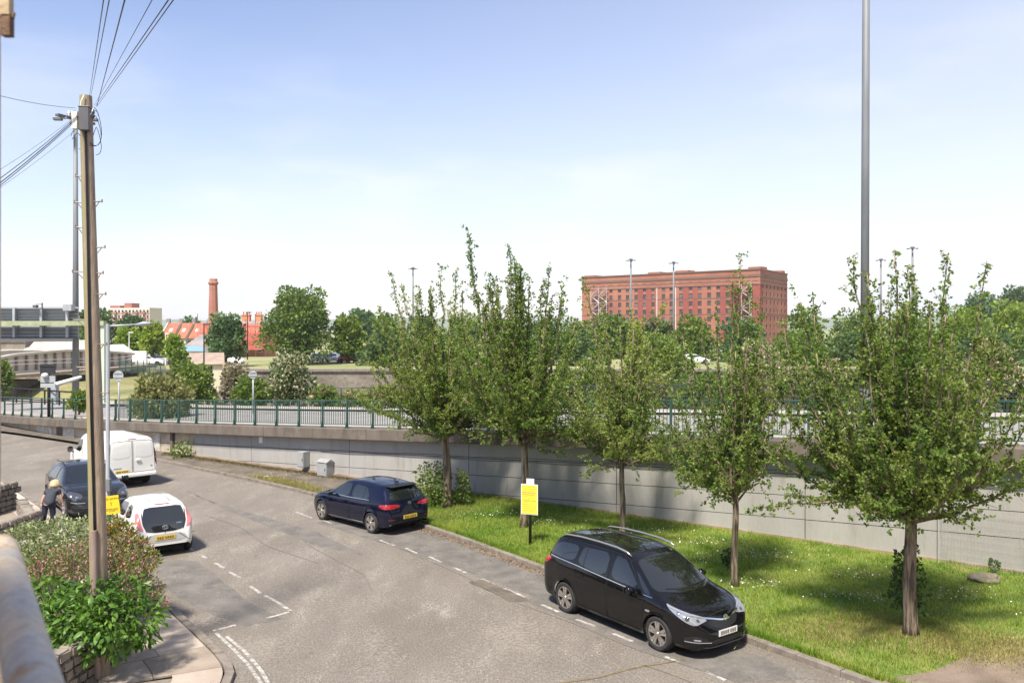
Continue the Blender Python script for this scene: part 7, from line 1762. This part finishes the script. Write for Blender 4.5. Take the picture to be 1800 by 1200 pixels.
def loop(c, rx, rz_, a0, a1, n=18, dy=-.05): return [c + Vector((rx * math.cos(a), dy * math.sin(2 * a), rz_ * math.sin(a))) for a in np.linspace(a0, a1, n)]
mb = MB(); top_ = ptop + Vector((0, -.08, -.02))
mb.tube([top_ + Vector(q) for q in ((.02, -.05, 0), (-.01, -.09, -.12), (-.02, -.10, -.26), (.03, -.11, -.36), (.10, -.10, -.40), (.16, -.08, -.33), (.17, -.02, -.22))], .010, 6); mb.build('white_lead', m_white, pole, smooth=True)
for k, (dx, dz, rx, rz_) in enumerate(((.16, -.62, .10, .26), (.14, -.55, .13, .34), (.18, -.80, .08, .24), (-.16, -.80, .10, .14), (-.14, -.72, .13, .20), (.10, -.30, .11, .05))):
    mb = MB(); mb.tube(loop(ptop + Vector((dx, -.02, dz)), rx, rz_, -2.2 + .3 * k, 2.3 + .2 * k), .0055, 5); mb.build('cable_loop', m_black, pole, smooth=True)
m_wire = M('overhead_wire', (.10, .10, .105), .6)
pt = lambda y, dx=0: pb_ + ptop * tz_(y) + Vector((dx, -.05, 0))
def wire(label, a, b_, r_, sag=.1):
    pts = []
    for t in np.linspace(0, 1, 22): q = Vector(a).lerp(Vector(b_), t); q.z -= sag * 4 * t * (1 - t); pts.append(tuple(q))
    o = MB().tube(pts, r_ * .72, 6).build('overhead_wire', m_wire, smooth=True); tag(o, label, 'wire', 'overhead wires from the pole'); return o
for lb_, x0, y0, x1, y1, d1, r_ in (('thin overhead wire from the pole top, first from the left', 156, 178, 183.5, -10, 4.0, .004), ('thin overhead wire from the pole top, second from the left', 158, 178, 194, -10, 4.0, .004), ('darkest overhead wire rising from the pole top, third from the left', 170, 188, 222, -10, 4.4, .006), ('faint overhead wire rising from the pole, fourth from the left', 166, 185, 273, -10, 4.2, .0035), ('overhead wire of the steep pair, left one', 168, 186, 303, -10, 3.6, .0045), ('overhead wire of the steep pair, right one', 170, 188, 312, -10, 3.6, .004)):
    wire(lb_, P3(x0, y0, pd - .12), P3(x1, y1, d1), r_, .0)
for lb_, x0, y0, x1, y1, d1, r_ in (('single wire running left to the house from the pole bracket', 132, 190, -6, 167, 12, .006), ('thick bundle of wires running down to the left, upper strand', 136, 203, -6, 318, 10.5, .008), ('thick bundle of wires running down to the left, middle strand', 137, 205, -6, 326, 10.5, .010), ('thick bundle of wires running down to the left, lower strand', 138, 207, -6, 331, 10.5, .007), ('fine wire above the thick bundle', 130, 206, -6, 302, 10.5, .0035), ('fine wire below the thick bundle', 140, 222, -6, 334, 10.5, .0035)):
    wire(lb_, P3(x0, y0, pd - .05), P3(x1, y1, d1), r_, .03)

# ---- grey lamp column with the yellow notice
d = 21.9; lp = empty('street_lamp', P3(189.5, 577 + 6.1 * FPX / d, d)); tag(lp, 'slim grey lamp column with a side arm behind the wooden pole', 'street lamp')
zz_ = lambda y: EYE - (y - HY) * d / FPX - .1; xx = lambda px: (px - 189.5) * d / FPX
MB().tube([(0, 0, 0), (0, 0, 1.1), (0, 0, 1.15), (0, 0, zz_(569))], [.075, .075, .052, .048], 12).build('column', m_steel, lp, auto=40)
MB().tube([(0, 0, zz_(573)), (xx(210), .15, zz_(572)), (xx(234), .3, zz_(570))], .026, 8).build('arm', m_steel, lp, smooth=True)
MB().add([(xx(231), .18, zz_(569.5)), (xx(259), .2, zz_(567)), (xx(259), .46, zz_(567)), (xx(231), .42, zz_(569.5)), (xx(231), .2, zz_(573)), (xx(257), .22, zz_(571)), (xx(257), .44, zz_(571)), (xx(231), .4, zz_(573)), (xx(243), .3, zz_(564.5))],
         [(0, 1, 8), (1, 2, 8), (2, 3, 8), (3, 0, 8), (4, 7, 6, 5), (0, 4, 5, 1), (1, 5, 6, 2), (2, 6, 7, 3), (3, 7, 4, 0)]).build('lantern', m_sgrey, lp, bevel=.008)
MB().box((xx(193), -.08, (zz_(840) + zz_(862)) / 2), (.12, .12, zz_(840) - zz_(862))).build('meter_box', m_steel_dk, lp, bevel=.008)
ns = empty('parking_notice', P3(196, 887, d - .12)); tag(ns, 'yellow parking notice strapped to the slim grey lamp column', 'sign')
m_ysign = M('yellow_sign', (.80, .55, .02), .55, c2=(.74, .50, .02), scale=3)
MB().box((0, 0, 0), (.41, .012, .47)).build('sign_board', m_ysign, ns, rot=(0, R(-7), 0))
m_ink = M('sign_ink', (.10, .07, .02), .7)
def text(parent, body, size, loc, rot, mat, name='lettering', ext=.001):
    c = bpy.data.curves.new(name, 'FONT'); c.body = body; c.size = size; c.extrude = ext; c.align_x = 'CENTER'; c.align_y = 'CENTER'; c.materials.append(mat)
    t_ = bpy.data.objects.new(name, c); COL.objects.link(t_); bpy.context.view_layer.update()
    me = bpy.data.meshes.new_from_object(t_.evaluated_get(bpy.context.evaluated_depsgraph_get())); bpy.data.objects.remove(t_)
    return put(name, me, parent, loc, rot)
text(ns, 'No parking', .085, (.01, -.009, .165), (R(90), R(-7), 0), m_ink)
def print_lines(parent, rows_, wd, y, mat, tilt=0.0, seed=1):
    """print too small to read: rows of broken dark strokes"""
    rg = random.Random(seed); mb = MB()
    for z, h_, f0, f1 in rows_:
        x = -wd / 2 + wd * f0
        while x < -wd / 2 + wd * f1:
            w_ = rg.uniform(.015, .05); w_ = min(w_, -wd / 2 + wd * f1 - x); mb.box((x + w_ / 2, 0, z), (w_, .003, h_)); x += w_ + rg.uniform(.008, .014)
    return mb.build('small_print', mat, parent, loc=(0, y, 0), rot=(0, tilt, 0))
print_lines(ns, [(.06, .014, .42, .58), (.03, .012, .45, .55), (.0, .012, .46, .54), (-.10, .018, .08, .92), (-.135, .016, .12, .88), (-.165, .012, .3, .7)], .38, -.008, m_ink, R(-7))

# ---- yellow notice board on the black post in the grass
pbs = G(932, 955, .13); d = pbs.y; nb_ = empty('notice_board', pbs); tag(nb_, 'tall yellow notice board on a black post in the grass', 'sign')
zz_ = lambda y: EYE - (y - HY) * d / FPX - .13
MB().cyl((0, 0, -.1), (0, 0, zz_(846)), .042, n=12).build('post', m_black, nb_, smooth=True)
bd_ = empty('board', (0, 0, 0), R(-20), nb_)
zc, hh = (zz_(850) + zz_(903)) / 2, zz_(850) - zz_(903)
MB().box((0, -.06, zc), (.50, .02, hh)).build('board_panel', m_white, bd_)
MB().box((0, -.0745, zc), (.46, .008, hh - .05)).build('yellow_face', M('notice_yellow', (.82, .66, .04), .6, c2=(.78, .60, .05), scale=3), bd_)
r_ = random.Random(3); rows_ = []
z = hh * .42
for k in range(13):
    h_ = .028 if k in (3, 4, 7) else .014; rows_.append((zc + z, h_, r_.uniform(.04, .12) if k != 6 else .35, r_.uniform(.82, .96) if k not in (5, 6, 8) else .5)); z -= hh * .85 / 13
print_lines(bd_, rows_, .46, -.080, M('notice_ink', (.30, .25, .08), .7), 0, 4)
MB().box((.02, -.05, zz_(846.5)), (.23, .012, .20)).build('small_plate', m_white, nb_, rot=(0, 0, R(-20)))
MB().box((-.045, -.045, zz_(846)), (.07, .012, .14)).build('plate_symbol', M('sign_blue', (.05, .12, .38), .5), nb_, rot=(0, 0, R(-20)))

# ---- electrical cabinets by the wall
m_cab = M('grey_cabinet', (.33, .335, .33), .6, c2=(.28, .285, .28), scale=3)
def cabinet(label, px0, px1, y0, y1, dep, roof, zoff):
    x = float(XS[np.argmin(np.abs(CX + FPX * XS / YS - (px0 + px1) / 2))]); s = s_of_x(x); p, t, n_, zt_ = wall_at(s); n_ = n_ * NSIGN; d = p.y + n_.y * (zoff + dep / 2)
    c = empty('electrical_cabinet', p + n_ * (zoff + dep / 2), math.atan2(-t.y, -t.x)); tag(c, label, 'cabinet')
    z0 = max(EYE - (y1 - HY) * d / FPX, .12); z1 = EYE - (y0 - HY) * d / FPX; w_ = (px1 - px0) * d / FPX * .86
    MB().box((0, 0, (z0 + z1) / 2), (w_, dep, z1 - z0)).build('casing', m_cab, c, bevel=.012)
    MB().box((0, -dep / 2 - .006, (z0 + z1) / 2), (w_ * .9, .012, (z1 - z0) * .9)).build('door', m_cab, c, bevel=.004)
    MB().box((w_ * .36, -dep / 2 - .018, (z0 + z1) / 2), (.03, .014, .10)).build('handle', m_black, c)
    if roof: MB().add([(-w_ / 2 - .03, -dep / 2 - .04, z1), (w_ / 2 + .03, -dep / 2 - .04, z1), (w_ / 2 + .03, dep / 2, z1), (-w_ / 2 - .03, dep / 2, z1), (-w_ / 2 - .03, .0, z1 + .12), (w_ / 2 + .03, .0, z1 + .12)], [(0, 1, 5, 4), (2, 3, 4, 5), (1, 2, 5), (3, 0, 4), (0, 3, 2, 1)]).build('lid', m_cab, c)
    return c
cabinet('small grey cabinet fixed high on the wall', 531, 549, 793, 820, .34, False, .03)
cabinet('taller grey cabinet with a sloping lid standing against the wall', 566, 593, 811, 848, .42, True, .03)

tag(MB().add([(0, 0, 0), (.16, .03, .03), (.24, .0, .0), (.2, .12, .04), (.05, .10, .02)], [(0, 1, 4), (1, 2, 3), (1, 3, 4)]).build('paper_scrap', m_white, loc=G(462, 838, .13)), 'crumpled white scrap of paper on the dark footway by the wall', 'litter')
# ---- wire mesh fence in front of the wall at the right
mf = empty('wire_fence', (float(XS[np.argmin(np.abs(CX + FPX * XS / YS - 1640))]), 0, 0)); mf.location.y = float(wall_y(mf.location.x)) - .35; tag(mf, 'fine grey wire mesh fence panels in front of the wall at the right', 'fence')
m_fw = M('fence_wire', (.46, .46, .45), .5, .2)
xa = mf.location.x; xb = 17.0; n_ = 3
for k in range(n_):
    x0_, x1_ = xa + (xb - xa) * k / n_, xa + (xb - xa) * (k + 1) / n_
    a, b_ = Vector((x0_, float(wall_y(x0_)) - .35, .13)), Vector((x1_, float(wall_y(x1_)) - .35, .13)); mb = MB(); m_ = int((b_ - a).length / .075)
    for i in range(m_ + 1): q = a.lerp(b_, i / m_) - mf.location; mb.cyl(q, q + Vector((0, 0, 1.75)), .0028, n=3)
    for z in (.05, .25, .45, .65, .85, 1.05, 1.25, 1.45, 1.7): mb.cyl(a - mf.location + Vector((0, -.006, z)), b_ - mf.location + Vector((0, -.006, z)), .0035, n=3)
    mb.build('mesh_panel', m_fw, mf); MB().box(a - mf.location + Vector((0, 0, .9)), (.025, .025, 1.75)).build('post', m_fw, mf)

# ---- the woman on the pavement, bending forward with her back to the lens
def skin(name, pts, edges, radii, mat, parent, sub=2, root_i=0):
    me = bpy.data.meshes.new(name); me.from_pydata([tuple(p) for p in pts], edges, []); o = put(name, me, parent)
    me.materials.append(mat)
    md = o.modifiers.new('skin', 'SKIN'); md.use_smooth_shade = True
    sv = me.skin_vertices[0].data
    for i, r_ in enumerate(radii): sv[i].radius = r_ if hasattr(r_, '__len__') else (r_, r_); sv[i].use_root = (i == root_i)
    s_ = o.modifiers.new('sub', 'SUBSURF'); s_.levels = sub; s_.render_levels = sub
    return o
m_skin = M('skin', (.52, .31, .22), .6, c2=(.56, .34, .25), scale=8); m_shirt = M('charcoal_shirt', (.030, .034, .046), .85, c2=(.045, .05, .065), scale=14, bump=.3); m_trs = M('navy_trousers', (.012, .015, .032), .85); m_hair = M('blonde_hair', (.42, .29, .15), .7, c2=(.62, .48, .30), scale=25, stretch=(1, 1, .15), bump=.5)
WP = Vector((-13.95, 25.7, .1)); wm = empty('person', WP, R(8)); wm.scale = (1, 1, .97); tag(wm, 'blonde person in a dark short-sleeved top bending forward beside the dark grey car', 'person')
# +y is the way she faces (away), x to her right
body_pts = [(0, 0, .86), (.0, .08, .99), (.0, .18, 1.09), (0, .30, 1.18), (0, .37, 1.23), (0, .43, 1.27), (0, .50, 1.33),
            (.10, 0, .80), (.11, .03, .46), (.10, -.02, .09), (.11, .12, .04), (-.10, 0, .80), (-.12, -.05, .46), (-.11, -.12, .09), (-.12, .02, .04),
            (.17, .30, 1.18), (.235, .30, .98), (.265, .35, .79), (-.17, .30, 1.18), (-.25, .27, .98), (-.31, .28, .79)]
body_e = [(0, 1), (1, 2), (2, 3), (3, 4), (4, 5), (5, 6), (0, 7), (7, 8), (8, 9), (9, 10), (0, 11), (11, 12), (12, 13), (13, 14), (3, 15), (15, 16), (16, 17), (3, 18), (18, 19), (19, 20)]
rad = [(.10, .075), (.10, .07), (.11, .075), (.12, .08), (.06, .06), (.05, .05), (.075, .085), .085, .062, .045, .04, .085, .062, .045, .04, .062, .045, .034, .062, .045, .034]
skin('body', body_pts, body_e, rad, m_skin, wm)
sh_pts = [(0, -.02, .74), (0, .08, .98), (0, .18, 1.085), (0, .30, 1.18), (0, .35, 1.215), (.175, .30, 1.185), (.225, .30, 1.05), (-.175, .30, 1.185), (-.235, .285, 1.05)]
skin('shirt', sh_pts, [(0, 1), (1, 2), (2, 3), (3, 4), (3, 5), (5, 6), (3, 7), (7, 8)], [(.185, .145), (.168, .130), (.168, .122), (.168, .115), (.085, .08), .082, .070, .082, .070], m_shirt, wm)
tr_pts = [(0, .02, .97), (.10, 0, .78), (.11, .03, .46), (.10, -.02, .10), (-.10, 0, .78), (-.12, -.05, .46), (-.11, -.12, .10)]
skin('trousers', tr_pts, [(0, 1), (1, 2), (2, 3), (0, 4), (4, 5), (5, 6)], [(.172, .13), .105, .082, .066, .105, .082, .066], m_trs, wm)
bm = bmesh.new(); bmesh.ops.create_uvsphere(bm, u_segments=28, v_segments=20, radius=1)
for v in bm.verts:
    x, y, z = v.co; ang = math.atan2(y, x); wob = 1 + .035 * math.sin(9 * ang) + .02 * math.sin(17 * ang) + .22 * mnoise.noise(Vector((x * 4, y * 4, z * 1.2)))
    k = 1.0 + (.14 if z < 0 else 0) * min(1, -z if z < 0 else 0)
    front = .62 if (y > .35 and z < .15) else 1
    v.co = Vector((x * .142 * wob * k, y * .135 * k * front, max(z, -.86) * .158))
me = bpy.data.meshes.new('hair'); bm.to_mesh(me); bm.free(); me.materials.append(m_hair); me.polygons.foreach_set('use_smooth', [True] * len(me.polygons)); put('hair', me, wm, (0, .475, 1.37), (R(-38), 0, 0))
def hand(s, wr):
    mb = MB(); w_ = Vector(wr); dn = Vector((0, .15, -1)).normalized()
    mb.tube([w_, w_ + dn * .045, w_ + dn * .09], [.026, .036, .030], 8)
    for k in range(4):
        b0 = w_ + dn * .08 + Vector((0, -.028 + .018 * k, 0)); L_ = (.06, .07, .065, .05)[k]
        mb.tube([b0, b0 + dn * L_ * .55, b0 + dn * L_ * .9 + Vector((-s * .03, .0, 0))], [.011, .010, .007], 6)
    t0 = w_ + dn * .03 + Vector((0, .03, 0)); mb.tube([t0, t0 + Vector((-s * .01, .03, -.03)), t0 + Vector((-s * .025, .04, -.06))], [.013, .011, .008], 6)
    mb.build('hand', m_skin, wm, smooth=True)
hand(1, (.265, .35, .79)); hand(-1, (-.31, .28, .79))
for x, y in ((.105, .05), (-.115, -.05)):
    MB().tube([(x, y - .12, .045), (x, y, .05), (x, y + .12, .035)], [.045, .052, .035], 10).build('shoe', m_black, wm, smooth=True)
bg_ = empty('handbag', WP + Matrix.Rotation(R(8), 3, 'Z') @ Vector((-.325, .30, .32))); tag(bg_, 'small black bag hanging from the bending person\'s left hand', 'bag')
MB().box((0, 0, .10), (.10, .20, .22)).build('bag_body', m_black, bg_, bevel=.03); MB().tube([(0, -.07, .2), (0, -.05, .30), (0, .0, .335), (0, .05, .30), (0, .07, .2)], .010, 6).build('bag_handle', m_black, bg_, smooth=True)
cl = empty('white_cloth', WP + Matrix.Rotation(R(8), 3, 'Z') @ Vector((.26, .39, .62))); tag(cl, 'crumpled white cloth held in the bending person\'s right hand', 'cloth')
bm = bmesh.new(); bmesh.ops.create_icosphere(bm, subdivisions=3, radius=.06)
for v in bm.verts: v.co *= 1 + .5 * mnoise.noise(v.co * 30)
me = bpy.data.meshes.new('cloth_fold'); bm.to_mesh(me); bm.free(); me.materials.append(m_white); put('cloth_fold', me, cl)

# ------------------------------------------------------------------ our own house: the stone reveal at the left, the handrail, and the facade behind the lens
m_stone = M('pale_bath_stone', (.56, .43, .27), .9, c2=(.64, .51, .34), scale=5, fine=.08, fscale=60, bump=.3)
m_facade = M('terrace_render', (.42, .35, .28), .9, c2=(.34, .29, .24), scale=.5)
hs = empty('terraced_house', (-.9, 1.3, 0)); tag(hs, 'pale stone edge of the house at the left border of the view', 'house')
xr = (4.6 - CX) / FPX * 1.335
MB().box((xr - .16 + .9, -.025, 5.94 + 1.8), (.32, .12, 3.6)).build('stone_reveal', m_stone, hs, bevel=.006)
MB().box((xr - .16 + .9, -.025, 5.90), (.30, .11, .06)).build('stone_base', m_stone, hs)
p = P3(15, 12, 1.22) - hs.location; MB().box((p.x - .006, p.y, p.z + .05), (.020, .012, .13)).build('lintel_stone', m_stone, hs)
m_rust = M('rusty_iron', (.16, .09, .06), .85, c2=(.28, .17, .11), scale=40, coord='obj', bump=.4)
p = P3(13, 46, 1.22) - hs.location; MB().box((p.x, p.y, p.z), (.013, .012, .030)).tube([p + Vector((.002, 0, .014)), p + Vector((.008, 0, .012)), p + Vector((.0105, 0, .019))], [.004, .003, .0015], 6).build('iron_bracket', m_rust, hs)
MB().box((6, -3.9, 4.2), (44, 4.0, 8.4)).build('facade', m_facade, hs)
MB().add([(-16, -1.7, 8.4), (28, -1.7, 8.4), (28, -4, 10.2), (-16, -4, 10.2), (-16, -6.2, 8.4), (28, -6.2, 8.4)], [(0, 1, 2, 3), (3, 2, 5, 4)]).build('roof', m_slate, hs)
wmsh = MB().box((0, 0, 0), (1.3, .1, 1.9)).mesh('window', m_glass_far)
for k in range(9):
    for z in (2.2, 6.2): put('window', wmsh, hs, (-13 + 4.6 * k, -1.88, z))
hr = empty('balcony_rail', (-.75, 1.2, EYE - .30)); tag(hr, 'thick rusty grey-painted handrail close to the lens at the lower left', 'handrail')
m_rail = M('flaking_grey_paint', (.47, .455, .43), .6, c2=(.62, .51, .38), scale=14, lo=.42, hi=.6, detail=7, coord='obj', fine=.15, fscale=60, bump=.4, bscale=60, c3=(.40, .26, .15), s3=22, lo3=.55, hi3=.68)
dl = .30
def rp(px, py): d = FPX * dl / (py - HY); return Vector(((px - CX) * d / FPX, d, EYE - dl))
a, b_ = rp(3, 975), rp(66, 1230); dirn = (a - b_).normalized()
pts = [b_ - dirn * .25, b_, b_.lerp(a, .5), a, a + dirn * .03, a + dirn * .05 + Vector((-.012, .0, -.010)), a + dirn * .055 + Vector((-.04, .0, -.03)), a + dirn * .05 + Vector((-.05, 0, -.12)), a + dirn * .05 + Vector((-.05, 0, -.5))]
mb = MB(); mb.tube([p - hr.location for p in pts], [.0215] * 9, 20); mb.build('top_rail', m_rail, hr, smooth=True)
m2 = Vector((-.06, 0, -.14)); MB().tube([b_ - dirn * .25 + m2 - hr.location, a + m2 - hr.location], .010, 12).build('lower_rail', M('blue_grey_rail', (.12, .15, .20), .5), hr, smooth=True)
# ------------------------------------------------------------------ summer haze over the far side of the river
hz = bpy.data.materials.new('haze'); hz.use_nodes = True; t = hz.node_tree; t.nodes.clear()
pv = t.nodes.new('ShaderNodeVolumePrincipled'); pv.inputs['Color'].default_value = (.93, .96, 1, 1); pv.inputs['Density'].default_value = .00017; pv.inputs['Anisotropy'].default_value = .2
om = t.nodes.new('ShaderNodeOutputMaterial'); t.links.new(pv.outputs[0], om.inputs['Volume'])
MB().box((0, 3100, 19.5), (13000, 6500, 60)).build('haze', hz)['kind'] = 'stuff'
